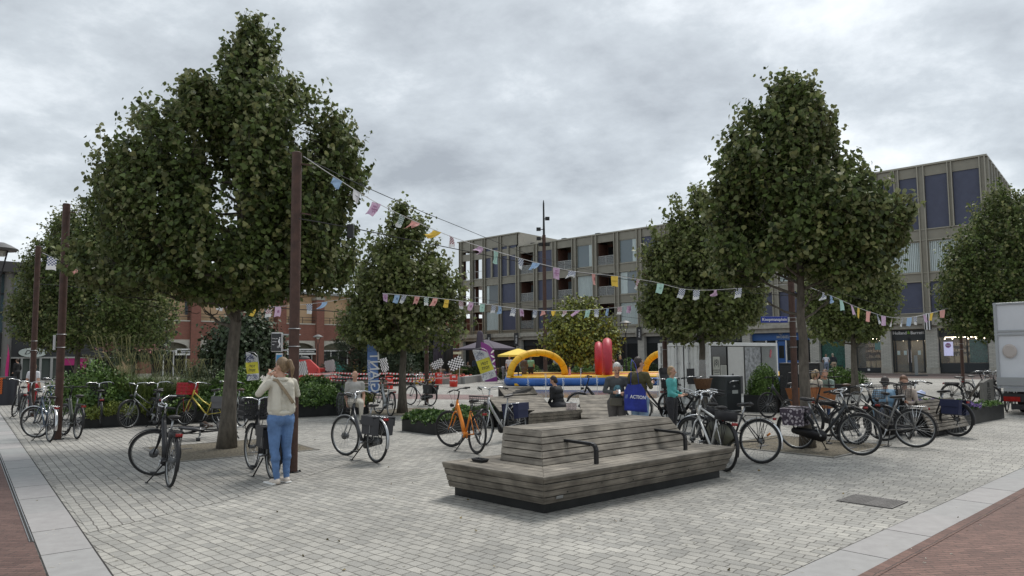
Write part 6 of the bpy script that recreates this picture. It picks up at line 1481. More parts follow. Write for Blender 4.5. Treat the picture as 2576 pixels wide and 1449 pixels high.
def person(label, at, face, H=1.7, pose='stand', top=(.1, .1, .1), legs=(.05, .06, .1), shoes=(.05, .05, .05), hair=(.05, .03, .02), hairlen=.1, skin='skin', arms=None, head=(0, 0), lean=0, vox=None, shorts=False, sleeves='long', skirt=False, bulk=1.0, tail=False, z0=0.0, near=False, bald=False, feet=None, bare=False, boxy=False):
    """local frame: +y is where the person faces, +x the person's right; lengths in body heights"""
    yaw = math.atan2(face[1], face[0])-PI/2
    t = thing('person', label, 'person', (at[0], at[1], z0), yaw)
    h = H; V3 = lambda x, y, z: Vector((x*h, y*h, z*h))
    sit = pose == 'sit'; pz0 = .28 if sit else .515
    L_ = Matrix.Rotation(R(lean), 4, 'X') if lean else Matrix()   # positive lean bows forwards (towards +y)
    piv = V3(0, 0, pz0)
    def U(x, y, z): p = V3(x, y, z-(.235 if sit else 0)); q = p-piv; q = Matrix.Rotation(-R(lean), 4, 'X') @ q; return q+piv
    w_ = bulk
    SK, TP, LG, SH_ = 0, 1, 2, 3
    pr = []
    hip = {k: V3(.052*k, 0, pz0) for k in (1, -1)}
    kn, an = {}, {}
    for k in (1, -1):
        if sit: kn[k] = V3(.065*k, .235, .285); an[k] = V3(.065*k, .22, .045)
        else:
            fx = (feet or {}).get(k, (0, 0)); kn[k] = V3(.058*k+fx[0]*.5, .012+fx[1]*.5, .285); an[k] = V3(.055*k+fx[0], -.01+fx[1], .05)
        lg = SK if (skirt and False) else LG
        km = hip[k].lerp(kn[k], .5)
        pr += [('c', hip[k], kn[k], .066*h*w_, .040*h, LG), ('c', kn[k]+V3(0, .004, 0), kn[k].lerp(an[k], .35)+V3(0, -.012, 0) if not sit else kn[k].lerp(an[k], .35), .038*h, .036*h, SK if shorts else LG), ('c', kn[k].lerp(an[k], .35), an[k], .035*h, .023*h, SK if (shorts or bare) else LG)]
        pr += [('c', an[k]+V3(0, -.012, -.026), an[k]+V3(0, .085, -.032), .024*h, .020*h, SH_, .004)]
    pr += [('e', V3(0, -.012, pz0+.012), (.092*h*w_, .068*h*w_, .062*h), 0, 0, LG), ('e', V3(.035, -.035, pz0-.012), (.052*h*w_, .05*h*w_, .05*h), 0, 0, LG), ('e', V3(-.035, -.035, pz0-.012), (.052*h*w_, .05*h*w_, .05*h), 0, 0, LG)]
    pr += [('e', U(0, .0, .60), (.080*h*w_, .058*h*w_, .070*h), 0, 0, TP), ('e', U(0, .0, .67), (.085*h*w_, .062*h*w_, .085*h), 0, 0, TP), ('e', U(0, -.004, .755), (.098*h*w_, .064*h*w_, .080*h), 0, 0, TP), ('c', U(-.085, 0, .805), U(.085, 0, .805), .036*h, .036*h, TP)]
    pr += [('c', U(0, -.005, .81), U(0, .008, .875), .034*h, .029*h, SK)]
    if boxy: pr += [('c', U(.050*k, y, .785), U(.062*k, y*1.3, .585), .043*h, .040*h, TP) for k in (1, -1) for y in (-.028, .022)]
    if skirt: pr += [('c', V3(0, 0, .5), V3(0, 0, .38), .09*h, .11*h, LG)]
    hy, hp = head; hc = U(0, .012, .93)+Vector((0, .0, 0))
    HR = Matrix.Rotation(R(hy), 3, 'Z') @ Matrix.Rotation(-R(hp+lean*.6), 3, 'X')
    hv = lambda x, y, z: hc+HR @ V3(x, y, z)
    pr += [('e', hv(0, -.006, .012), (.044*h, .054*h, .058*h), 0, 0, SK), ('e', hv(0, .014, -.022), (.034*h, .038*h, .040*h), 0, 0, SK), ('c', hv(0, .030, -.052), hv(0, .034, -.048), .014*h, .014*h, SK), ('c', hv(0, .050, .005), hv(0, .064, -.014), .006*h, .009*h, SK)]
    for k in (1, -1): pr += [('e', hv(.045*k, -.004, -.004), (.006*h, .012*h, .018*h), 0, 0, SK)]
    arms = arms or {}
    for k in (1, -1):
        el, wr = arms.get(k, ((.135, -.02, .63), (.12, .05, .50)))
        s_ = U(.105*k, 0, .80); e_ = U(el[0]*k, el[1], el[2]); wv_ = U(wr[0]*k, wr[1], wr[2])
        pr += [('c', s_, e_, .034*h*w_, .027*h, TP), ('c', e_, wv_, .027*h, .018*h, TP if sleeves == 'long' else SK)]
        if sleeves == 'short': pr[-2] = ('c', s_, s_.lerp(e_, .55), .037*h*w_, .034*h, TP, .003); pr.append(('c', s_.lerp(e_, .5), e_, .027*h, .024*h, SK))
        hd = (wv_-e_).normalized(); sd_ = hd.cross(Vector((0, 1, .2))).normalized(); nrm_ = sd_.cross(hd)
        pa = wv_+hd*.028*h
        pr += [('c', wv_, pa, .016*h, .020*h, SK, .002)]
        fr = .0062*h
        for j, (off, ln) in enumerate(((-.017, .040), (-.006, .047), (.006, .044), (.017, .034))):
            a_ = pa+sd_*off*h+hd*.012*h; m_ = a_+hd*ln*.55*h+nrm_*.006*h; e2 = m_+hd*ln*.4*h+nrm_*.020*h
            pr += [('c', a_, m_, fr, fr*.9, SK), ('c', m_, e2, fr*.9, fr*.75, SK)]
        pr += [('c', pa-sd_*.016*h, pa-sd_*.03*h+hd*.026*h+nrm_*.012*h, fr*1.1, fr*.9, SK)]
    M_ = [M[skin], top if not isinstance(top, tuple) else mat('cloth_%d_%d_%d' % tuple(int(c*255) for c in top), top, .85, var=.12, vs=9, bump=.25, bs=22),
          legs if not isinstance(legs, tuple) else mat('cloth_%d_%d_%d' % tuple(int(c*255) for c in legs), legs, .85, var=.18, vs=7, bump=.25, bs=22), mat('shoe_%d_%d_%d' % tuple(int(c*255) for c in shoes), shoes, .6)]
    vx = vox or (.0085 if near else .02)
    body = figure('body', pr, M_, vx, t, 2 if near else 2)
    # hair
    hm = mat('hair_%d_%d_%d' % tuple(int(c*255) for c in hair), hair, .5, var=.45, vs=90, sx=(1, 1, .12), bump=.4, bs=120)
    hp_ = []
    if not bald:
        hp_ += [('e', hv(0, -.015, .020), (.050*h, .055*h, .060*h), 0, 0, 0)]
        if hairlen > .12 and not tail:
            for k in (1, -1): hp_ += [('c', hv(.038*k, -.012, .01), hv(.045*k, -.02, .01-hairlen), .020*h, .016*h, 0)]
            hp_ += [('c', hv(0, -.04, .0), hv(0, -.045, -hairlen), .034*h, .026*h, 0)]
        elif not tail: hp_ += [('e', hv(0, -.028, -.012), (.046*h, .038*h, .045*h), 0, 0, 0), ('c', hv(.014, -.035, .0), hv(.010, -.036, -.042), .030*h, .022*h, 0), ('c', hv(-.014, -.035, .0), hv(-.010, -.036, -.042), .030*h, .022*h, 0)]
        if tail: hp_ += [('c', hv(0, -.052, .028), hv(0, -.085, .030), .014*h, .020*h, 0), ('c', hv(0, -.085, .030), hv(.004, -.100, -.03), .021*h, .019*h, 0), ('c', hv(.004, -.100, -.03), hv(.012, -.082, -.105), .019*h, .006*h, 0), ('e', hv(0, -.035, -.01), (.042*h, .03*h, .045*h), 0, 0, 0)]
        ho = figure('hair', hp_, [hm], vx, t, 1)
        # clear the face: push hair behind the brow line
        me = ho.data; HI = HR.inverted()
        for v in me.vertices:
            q = HI @ (v.co-hc)
            lim = .022*h if q.z < .045*h else .034*h
            if q.z < .038*h and q.y > .012*h and abs(q.x) < .055*h: v.co = hc+HR @ Vector((q.x*.86, .008*h, q.z))
            elif q.y > lim: v.co = hc+HR @ Vector((q.x, lim+(q.y-lim)*.15, q.z))
        me.update()
    if near or vx < .016:
        b = MB()
        for k in (1, -1): b.ball(hv(.018*k, .044, .008), .0065*h, 8)
        b.build('eyes', mat('eye_dark', (.03, .02, .015), .2), t)
        b = MB(); b.tube([hv(-.013, .0475, -.030), hv(0, .0515, -.031), hv(.013, .0475, -.030)], .0032*h, 5); b.build('mouth', mat('lips', (.35, .10, .09), .5), t)
    t['hc'] = [0, 0, 0]; del t['hc']
    return t, U, hv, V3
den = mat('blue_denim', (.10, .185, .36), .85, var=.35, vs=3.5, bump=.35, bs=30)
lden = mat('light_denim', (.22, .32, .45), .85, var=.25, vs=4, bump=.3, bs=30)
pale_j = mat('cream_suede', (.56, .53, .45), .8, var=.08, vs=5, bump=.25, bs=14)
c = G(704, 1216)
t, U, hv, V3 = person('woman in pale jacket and blue jeans with ponytail standing by the near pole', (c.x, c.y), (-.72, .70), 1.70, top=pale_j, legs=den, shoes=(.62, .55, .48), hair=(.20, .135, .075), tail=True,
    arms={1: ((.165, .045, .70), (.06, .13, .83)), -1: ((.165, .055, .715), (.05, .125, .85))}, head=(28, 8), near=True, feet={1: (-.005, .0), -1: (.012, -.02)}, bulk=.95, boxy=True)
# jacket hem, collar, waistband, strap and the food she holds
def ring(b, zc, rx, ry, h_, n=28, yo=0, fl=1.03):
    b.lathe([(rx, -h_/2), (rx*fl, 0), (rx, h_/2)], (0, yo, zc), n, sy=ry/rx)
b = MB(); ring(b, .562*1.7, .100*1.7, .074*1.7, .05, fl=1.03); b.build('jacket_hem', pale_j, t, smooth=True)
b = MB(); ring(b, .543*1.7, .092*1.7, .071*1.7, .05, fl=1.03); b.build('striped_shirt', mat('striped_shirt', (.5, .48, .46), .8, var=.4, vs=50, sx=(.1, .1, 6)), t, smooth=True)
b = MB(); b.lathe([(.085, -.03), (.095, -.012), (.070, .022), (.064, .018), (.078, -.02)], U(0, -.008, .832), 20, sy=.85); b.build('collar', pale_j, t, smooth=True)
b = MB(); P = [U(-.095, .01, .832), U(-.07, -.055, .825), U(-.015, -.086, .74), U(.05, -.084, .655), U(.098, -.05, .60), U(.112, .02, .575), U(.06, .085, .575)]
for i in range(len(P)-1): b.bar(P[i], P[i+1]+(P[i+1]-P[i])*.05, .042, .008, up=tuple((P[i]+P[i+1])/2-U(0, 0, .7)))
b.build('bag_strap', mat('tan_webbing', (.26, .20, .13), .8, var=.2, vs=60), t)
b = MB(); b.box(U(.115, .10, .555), (.05, .2, .15)); b.build('shoulder_bag', M['brownl'], t, bevel=.015)
b = MB(); b.bar(U(-.05, .15, .865), U(-.02, .095, .90), .022, .014); b.build('snack', mat('pale_wrap', (.7, .66, .58), .7), t)
b = MB()
for k in (1, -1):
    b.box(V3(.055*k+(.0 if k > 0 else -.012), .03, .008), (.085, .27, .022)); 
b.build('shoe_sole', M['white'], t, bevel=.01)
# older woman, bag woman, boy
c = A(1552, 1000, 13.2)
t, U, hv, V3 = person('older woman with short white hair in grey cardigan looking down at her phone', (c.x, c.y), (-.05, -1), 1.56, top=(.075, .08, .082), legs=(.10, .09, .085), hair=(.62, .61, .57), hairlen=.1, lean=6, head=(0, 28), vox=.012, bulk=1.12,
    arms={1: ((.15, .02, .66), (.05, .13, .665)), -1: ((.15, .02, .66), (.06, .14, .655))})
b = MB(); b.ball(U(0, .046, .69), (.075, .045, .15)); b.build('patterned_top', mat('teal_print_top', (.10, .22, .26), .8, var=.8, vs=25), t, smooth=True)
b = MB(); b.box(U(.0, .165, .675), (.075, .012, .14), Matrix.Rotation(R(60), 3, 'X')); b.build('phone', mat('phone', (.3, .32, .36), .2), t)
b = MB(); b.box(U(.02, .10, .545), (.24, .07, .15)); b.build('handbag', mat('taupe_bag', (.11, .10, .075), .6), t, bevel=.02)
c = A(1608, 1000, 13.0)
t, U, hv, V3 = person('dark haired woman in olive jacket and light jeans carrying a blue shopping bag', (c.x, c.y), (.62, .55), 1.66, top=(.075, .068, .03), legs=lden, hair=(.028, .018, .014), hairlen=.1, head=(-25, 5), vox=.012, bulk=1.12, arms={-1: ((.15, -.02, .67), (.10, .08, .68)), 1: ((.14, .03, .67), (.07, .14, .70))})
b = MB(); b.ball(hv(0, -.045, .015), (.045, .05, .05)); b.build('hair_bun', mat('hair_7_4_3', (.028, .018, .014), .5), t, smooth=True)
bag = mat('blue_bag', (.02, .035, .27), .75, var=.3, vs=5, bump=.6, bs=9)
bt = thing('shopping_bag', 'blue fabric shopping bag with white ACTION lettering on the olive jacket shoulder', 'bag', A(1597, 985, 12.72), R(8))
b = MB(); vs = []
nx_, nz_ = 8, 8
for j in range(nz_+1):
    for i in range(nx_+1):
        s, q_ = i/nx_-.5, j/nz_; wd = .38*(1+.14*q_)*(.62+.38*min(1, q_*4)); vs.append((s*wd+.02*q_, -.045*math.cos(s*3)*(1-.3*abs(q_-.5))-.012*math.sin(q_*9+s*7), 0.14-q_*.50-.05*s*(q_)-.02*math.cos(s*3.1)*(1-q_)))
k_ = len(vs); vs += [(x, -y*.6+.03, z) for x, y, z in vs]
fs = [(j*(nx_+1)+i, (j+1)*(nx_+1)+i, (j+1)*(nx_+1)+i+1, j*(nx_+1)+i+1) for j in range(nz_) for i in range(nx_)]
b.add(vs, fs+[tuple(k_+x for x in f[::-1]) for f in fs]+[(j*(nx_+1), k_+j*(nx_+1), k_+(j+1)*(nx_+1), (j+1)*(nx_+1)) for j in range(nz_)]+[(j*(nx_+1)+nx_, (j+1)*(nx_+1)+nx_, k_+(j+1)*(nx_+1)+nx_, k_+j*(nx_+1)+nx_) for j in range(nz_)]+[(nz_*(nx_+1)+i, k_+nz_*(nx_+1)+i, k_+nz_*(nx_+1)+i+1, nz_*(nx_+1)+i+1) for i in range(nx_)])
b.build('bag_body', bag, bt, smooth=True)
b = MB()
for dx in (-.09, .07): b.tube([(dx, -.03, .12), (dx*.8, -.02, .3), (dx*.5, .05, .50), (0, .14, .58)], .012, 6, sq=.4)
b.build('bag_handle', bag, bt, smooth=True)
text('ACTION', .088, wt, bt, (.035, -.068, -.10), (PI/2, R(5), 0), ext=.003, sx=.88)
for k in range(3): text('/', .095, mat('lettering_pale_blue', (.3, .4, .6), .5), bt, (-.165-.016*k, -.066, -.085), (PI/2, R(5), 0), ext=.002, name='stroke', sx=.5)
c = A(1690, 1000, 14.5)
person('boy with fair hair in turquoise sweater standing behind the bikes', (c.x, c.y), (.75, -.6), 1.46, top=(.10, .42, .41), legs=(.03, .03, .035), hair=(.32, .22, .12), hairlen=.1, vox=.011, head=(8, 3), arms={1: ((.12, .04, .63), (.09, .14, .60)), -1: ((.12, .0, .64), (.09, .12, .61))})
c = A(1408, 1000, 17.6)
person('man in black puffer jacket sitting on the wooden seat with head bowed', (c.x, c.y), (-.75, .5), 1.62, pose='sit', top=(.016, .016, .018), legs=(.03, .03, .033), hair=(.03, .02, .015), lean=14, head=(12, 22), z0=-.03, vox=.016, bulk=1.45, arms={1: ((.15, .03, .66), (.06, .16, .60)), -1: ((.15, .03, .66), (.06, .16, .60))})
c = A(893, 1000, 18.4)
person('bald man in light grey shirt sitting on the bench behind the planter', (c.x, c.y), (.35, -1), 1.74, pose='sit', top=(.40, .39, .37), legs=(.55, .52, .45), skin='skin', bald=True, sleeves='short', lean=-8, vox=.016, bulk=1.15, head=(-25, 0), z0=.02)
c = A(2050, 1000, 19); person('woman in cream jacket seen from behind, eating at the right planter', (c.x, c.y), (.9, .35), 1.66, pose='sit', top=(.60, .54, .44), legs=(.05, .06, .09), hair=(.36, .27, .16), tail=True, vox=.018, z0=.0, lean=6)
c = A(2078, 1000, 19.2); person('woman with brown hair and pale green shirt eating beside the cream jacket', (c.x, c.y), (-.55, -.8), 1.66, pose='sit', top=(.25, .32, .28), legs=(.05, .09, .2), hair=(.09, .045, .025), hairlen=.11, vox=.016, z0=.0, arms={1: ((.12, .06, .66), (.04, .11, .84)), -1: ((.12, .06, .66), (.04, .11, .84))})
c = A(2226, 1000, 14.6); person('woman in light denim jacket bowed forward on the right bench', (c.x, c.y), (.5, .8), 1.66, pose='sit', top=(.20, .33, .46), legs=(.05, .06, .09), hair=(.03, .02, .018), hairlen=.1, lean=20, head=(0, 20), z0=-.03, vox=.015, bulk=1.2)
c = A(2275, 1000, 14.9)
t, U, hv, V3 = person('woman with sunglasses and pale blazer bowed over her food', (c.x, c.y), (-.45, -.85), 1.68, pose='sit', top=(.52, .44, .38), legs=(.1, .1, .1), hair=(.15, .07, .035), tail=True, lean=18, head=(5, 18), z0=-.03, vox=.014, arms={1: ((.13, .05, .66), (.03, .13, .70)), -1: ((.13, .05, .66), (.03, .13, .70))})
b = MB(); [b.ball(hv(.02*k, .052, .008), (.022, .010, .018)) for k in (1, -1)]; b.bar(hv(-.02, .056, .012), hv(.02, .056, .012), .006); b.build('sunglasses', M['plastic'], t)
c = G(2080, 941); person('person in white shirt and grey trousers leaning over a bike at the shop wall', (c.x, c.y), (.35, .9), 1.72, top=(.58, .60, .66), legs=(.20, .24, .32), hair=(.2, .13, .08), sleeves='short', lean=22, arms={1: ((.15, .1, .7), (.12, .2, .62)), -1: ((.15, .1, .7), (.12, .2, .62))})
c = G(2099, 942); person('person in dark sweater and beige shorts beside the white shirt person', (c.x, c.y), (.0, 1), 1.76, top=(.02, .022, .03), legs=(.34, .27, .19), shorts=True, shoes=(.06, .06, .06), hair=(.3, .28, .22), lean=14)
c = G(1266, 957); person('person bending down in grey trousers and dark top left of the yellow arch', (c.x, c.y), (1, -.2), 1.68, top=(.04, .035, .035), legs=(.22, .22, .23), shoes=(.6, .6, .6), hair=(.03, .02, .015), lean=82, arms={1: ((.1, .16, .75), (.06, .28, .75)), -1: ((.1, .16, .75), (.06, .28, .75))})
def far(u, d, label, face=(0, -1), pose='stand', **k): c = A(u, 1000, d); return person(label, (c.x, c.y), face, pose=pose, vox=.03, **k)
far(1282, 48, 'person in white T-shirt standing under the yellow parasol', top=(.7, .7, .68), legs=(.05, .05, .06), sleeves='short', H=1.74)
far(1319, 47, 'person in long taupe coat seen through the yellow arch', face=(.3, 1), top=(.13, .105, .09), legs=(.13, .105, .09), skirt=True, hair=(.02, .015, .012), hairlen=.12, bulk=1.2)
far(1336, 47.5, 'person in pale green T-shirt seen through the yellow arch', face=(0, 1), top=(.28, .52, .35), legs=(.04, .04, .05), hair=(.25, .2, .13), sleeves='short', bulk=1.15)
far(1562, 50, 'woman with long fair hair, black jacket and light jeans right of the red wheels', top=(.02, .02, .022), legs=(.45, .48, .52), hair=(.4, .28, .15), hairlen=.14, face=(-.5, -1))
far(1541, 50, 'person in pink half hidden behind the red wheels', top=(.5, .25, .25), legs=(.3, .25, .2), hair=(.3, .2, .1))
far(1299, 49, 'dark clothed person sitting behind the left foot of the arch', pose='sit', top=(.02, .02, .02), legs=(.02, .02, .02))
far(1196, 53, 'man in denim jacket standing on the terrace', top=(.10, .14, .2), legs=(.06, .07, .1), hair=(.05, .03, .02), face=(.5, -1))
for u, d, col, lb, fc in ((1064, 51, (.12, .28, .30), 'seated terrace guest in teal left of the pole', (1, -.5)), (1086, 52, (.30, .25, .2), 'seated terrace guest in beige right of the pole', (-1, -.4)), (1117, 53, (.26, .2, .18), 'grey haired terrace guest in taupe', (1, -.6)), (1127, 51, (.03, .03, .035), 'dark haired terrace guest in black', (-.2, -1)),
        (1142, 54, (.35, .35, .35), 'terrace guest in pale grey behind the checkered flag', (-1, -.5)), (1158, 52, (.04, .04, .08), 'terrace guest in navy right of the checkered flag', (-.6, -1)), (1206, 52, (.28, .08, .10), 'terrace guest in red plaid beside the leaning banner', (-1, -.4)), (1177, 54, (.45, .4, .36), 'terrace guest in cream below the closed parasol', (.6, -1))):
    far(u, d, lb, face=fc, pose='sit', top=col, hair=random.choice([(.3, .28, .26), (.05, .03, .02), (.15, .09, .05)]), sleeves='short' if u in (1064, 1206) else 'long')
c = A(1434, 1000, 41.2); person('small child in pink on the inflatable track inside the arch', (c.x, c.y), (-1, -.3), .92, top=(.62, .28, .38), legs=(.6, .3, .4), hair=(.45, .3, .16), vox=.02, z0=.12)
c = A(82, 1000, 23.5); person('woman in white T-shirt and red trousers behind the leftmost pole', (c.x, c.y), (.1, 1), 1.58, top=(.66, .66, .68), legs=(.45, .02, .03), hair=(.1, .06, .04), sleeves='short', hairlen=.13, vox=.02)
c = A(40, 1000, 46); person('person in black at the counter of the dark glass building', (c.x, c.y), (-1, .3), 1.8, top=(.015, .015, .016), legs=(.02, .02, .02), vox=.03)
far(700, 45, 'pale clothed person far behind the leftmost beach flag', top=(.5, .46, .4), legs=(.4, .36, .3))

# ================================================================ INFLATABLE TRACK
vin = lambda n_, c: mat(n_, c, .48, var=.14, vs=2.2, bump=.3, bs=5)
yel, blv, rdv = vin('yellow_vinyl', (.74, .42, .015)), vin('blue_vinyl', (.03, .12, .40)), vin('red_vinyl', (.46, .03, .05))
t = thing('inflatable_track', 'blue yellow inflatable go kart track with arches and red wheels', 'inflatable', (4, 43, 0)); io = Vector((4, 43, 0))
fl, fr = A(1284, 960, 39.5), None
def path(z, grow=0):
    x0, x1, y0, y1, r = -.25-grow, 17+grow, 39.3-grow, 47.6+grow, 1.5; P = []
    for cx_, cy_, a0 in ((x0+r, y0+r, 180), (x1-r, y0+r, 270), (x1-r, y1-r, 0), (x0+r, y1-r, 90)):
        for i in range(7): a = R(a0+i*15); P.append(Vector((cx_+r*math.cos(a), cy_+r*math.sin(a), z))-io)
    P.append(P[0].copy()); return P
def dens(P, k=6):
    out = []
    for a, c in zip(P, P[1:]):
        n = max(1, int((c-a).length/.5)); out += [a.lerp(c, i/n) for i in range(n)]
    return out+[P[-1]]
b = MB(); P = dens(path(.24)); b.tube(P, [.25+.008*(i % 3 == 0) for i in range(len(P))], 14); b.build('base_tube', blv, t, smooth=True)
b = MB(); b.tube(dens(path(.46)), .13, 10); b.build('rim_tube', yel, t, smooth=True)
b = MB(); b.box(Vector((8.4, 43.4, .10))-io, (16.6, 8, .12)); b.build('floor', yel, t)
b = MB(); b.tube([Vector((1.2, 41.6, .33))-io, Vector((16, 41.6, .33))-io], .2, 10); b.tube([Vector((1.0, 44.8, .36))-io, Vector((16, 44.8, .36))-io], .2, 10); b.build('divider', rdv, t, smooth=True)
b = MB(); b.tube([Vector((.6, 43.2, .40))-io, Vector((16.5, 43.2, .40))-io], .16, 10); b.build('divider', yel, t, smooth=True)
# yellow/blue blocks along the front
b = MB()
for x in (9.6, 13.4): b.tube([Vector((x-.35, 39.25, .26))-io, Vector((x+.35, 39.25, .26))-io], .27, 14)
b.build('yellow_section', yel, t, smooth=True)
def arch(p0, p1, hz, r, nm):
    b = MB(); P = []; n = 30; md = (p0+p1)/2
    for i in range(n+1):
        a = PI*i/n; P.append(md+(p0-md)*math.cos(a)+Vector((0, 0, hz*math.sin(a)**.9))-io)
    b.tube(P, [r+.012*(i % 2) for i in range(n+1)], 14); a_ = b.build(nm, yel, t, smooth=True); b = MB()
    for i in range(2, n-1, 3): d_ = (P[i+1]-P[i-1]).normalized()*.012; b.tube([P[i]-d_, P[i]+d_], r+.014, 14, False)
    b.build('seam', mat('seam_yellow', (.50, .27, .01), .6), a_)
arch(A(1284, 946, 39.8), A(1421, 943, 41.8), 1.34, .19, 'arch')
arch(A(1622, 943, 42.0), A(1725, 944, 40.5), 1.30, .19, 'arch')
for u, v0, v1, d, w_ in ((1506, 861, 946, 43.2, .50), (1528, 852, 954, 40.2, .66)):
    zt, zb = CH+(896-v0)*d/F_, CH+(896-v1)*d/F_; Rr = (zt-zb)/2; c = A(u, 900, d); c.z = (zt+zb)/2; b = MB(); ww = w_*(d/F_)*1744/43*.5*2
    hw = (20 if d > 42 else 25)*d/F_*.5
    pr_ = [(.30, -hw*.55), (Rr*.8, -hw*.95), (Rr*.93, -hw*.75), (Rr, -hw*.25), (Rr, hw*.25), (Rr*.93, hw*.75), (Rr*.8, hw*.95), (.30, hw*.55)]
    b.lathe(pr_, c-io, 28, Matrix.Rotation(R(-8), 3, 'Z') @ Matrix.Rotation(PI/2, 3, 'Y')); b.build('red_wheel', rdv, t, smooth=True)
# fountain jets
jet = mat('water_jet', (.80, .84, .86), .15, alpha=.4)
random.seed(9)
for i, (u, v, hpx) in enumerate(((1329, 985, 38), (1373, 988, 50), (1417, 985, 38), (1461, 990, 66), (1503, 985, 40), (1655, 985, 45), (1615, 975, 60))):
    g = G(u, v); hh = hpx*g.y/F_; b = MB()
    for k in range(3):
        dx = random.uniform(-.05, .05); b.tube([(dx*.2, 0, 0), (dx*.5, .01, hh*.5), (dx, 0, hh*.95), (dx*1.6, .02, hh*.80)], [.012, .009, .011, .004], 5)
    for k in range(26): b.ball((random.gauss(0, .05), random.gauss(0, .05), random.uniform(.3, 1)*hh), random.uniform(.008, .02), 5)
    o = b.build('fountain_jet', jet, smooth=True); o.location = g
    tag(o, ['shortest fountain jet at far left before the blue tube', 'fountain jet below the left foot of the man in black view', 'fountain jet above the head of the man in black', 'tallest fountain jet right of the man in black', 'fountain jet left of the older woman', 'fountain jet left of the container doors', 'fountain jet beside the dark haired woman'][i], 'fountain jet', 'water jets of the square fountain')
wet = mat('wet_paving', (.10, .10, .10), .12); b = MB()
sheet('wet_paving', [G(1290, 1000), G(1650, 1002), G(1700, 985), G(1320, 980)], .003, wet)

# ================================================================ CONTAINER, BIN, VAN, PILLAR
cw_ = mat('container_white', (.72, .73, .72), .45, var=.10, vs=4, bump=.1)
C0 = G(1788, 1020); ca = R(41.8); ch = 2.12
t = thing('container', 'white shipping container with locking bars and glazed long side', 'container', C0, ca)
# local: x along glass side (away right), y along the door end (left back)
Lc, Wc = 4.7, 2.1
b = MB()
for x in (0, Lc-.1):
    for y in (0, Wc-.1): b.box((x+.05, y+.05, ch/2), (.1, .1, ch))
for y in (.05, Wc-.05): b.box((Lc/2, y, ch-.06), (Lc-.2, .1, .12)); b.box((Lc/2, y, .09), (Lc-.2, .1, .18))
for x in (.05, Lc-.05): b.box((x, Wc/2, ch-.06), (.1, Wc-.2, .12)); b.box((x, Wc/2, .09), (.1, Wc-.2, .18))
b.build('frame', cw_, t, bevel=.006)
b = MB(); b.box((Lc/2, Wc/2, ch-.02), (Lc-.02, Wc-.02, .03)); b.box((Lc/2, Wc-.03, ch/2), (Lc-.1, .03, ch-.2)); b.box((Lc-.03, Wc/2, ch/2), (.03, Wc-.1, ch-.2)); b.box((Lc/2, Wc/2, .12), (Lc-.1, Wc-.1, .05)); b.build('wall', cw_, t)
for k, y0 in enumerate((.11, Wc/2+.005)):
    b = MB(); w2 = Wc/2-.12; n = 5; pts = []
    for i in range(n): 
        ya = y0+w2*i/n; pts += [(0.02, ya), (0.02, ya+w2/n*.45), (.04, ya+w2/n*.60), (.04, ya+w2/n*.90)]
    for i in range(len(pts)-1): (xa, ya), (xb, yb) = pts[i], pts[i+1]; b.add([(xa, ya, .19), (xb, yb, .19), (xb, yb, ch-.13), (xa, ya, ch-.13)], [(0, 3, 2, 1)])
    d_ = b.build('door', cw_, t)
    b = MB()
    for yy in (y0+w2*.25, y0+w2*.75):
        b.tube([(-.02, yy, .15), (-.02, yy, ch-.08)], .016, 8)
        for z in (.22, .7, 1.4, ch-.2): b.box((-.012, yy, z), (.04, .07, .05))
        b.bar((-.04, yy, .95), (-.04, yy+.22*(1 if yy < y0+w2*.5 else -1), .93), .02, .03)
    b.build('locking_bar', M['alu'], d_)
    b = MB()
    for z in (.45, .9, 1.35, 1.8): b.box((-.012, .10 if k == 0 else Wc-.10, z), (.03, .12, .04))
    b.build('hinge', cw_, d_)
gp = mat('grey_photo', (.25, .26, .27), .35, var=.7, vs=6); lp = mat('light_photo_panel', (.52, .52, .50), .3, var=.06)
xs = [.12, 1.12, 2.25, 3.45, Lc-.1]
for i in range(4):
    m_ = [dglass, lp, gp, mat('clear_pane', (.5, .55, .55), .04, alpha=.12)][i]
    b = MB(); b.box(((xs[i]+xs[i+1])/2, .02, ch/2+.02), (xs[i+1]-xs[i]-.03, .02, ch-.34)); b.build('glazing' if i != 2 else 'photo_panel', m_, t)
for x in xs[1:4]: b = MB(); b.box((x, .0, ch/2), (.03, .03, ch-.3)); b.build('mullion', M['black'], t)
b = MB(); b.box((.42, .003, 1.05), (.42, .006, 1.15)); b.build('poster', mat('cream_poster', (.45, .45, .40), .7), t); b = MB(); b.box((.86, .003, 1.12), (.38, .006, .42)); b.build('poster', mat('cream_poster', (.45, .45, .40), .7), t)
o = text('(8)', .3, M['black'], t, (.42, -.003, 1.42), (PI/2, 0, 0), ext=.001)
for k, s in enumerate(('ACHTERGROND', 'STADSRUIMTE')): text(s, .055, M['black'], t, (.42, -.003, 1.17-.07*k), (PI/2, 0, 0), ext=.001)
b = MB()
for k in range(9): b.box((.42, -.002, 1.02-.045*k), (.30, .002, .014)); b.box((.86, -.002, 1.28-.04*k), (.28, .002, .012))
b.build('print', mat('poster_ink', (.12, .12, .13), .7), t)
b = MB(); b.lathe([(.05, 0), (.13, .35), (.10, .5), (.05, .55)], (1.45, -.0, .3), 12, sy=.08); b.ball((1.45, 0, .95), (.07, .01, .09)); b.bar((1.3, 0, .7), (1.75, 0, .62), .09, .012); b.box((1.98, -.002, .62), (.22, .012, .62)); b.build('figure_print', mat('dark_photo_ink', (.06, .06, .065), .6), t)
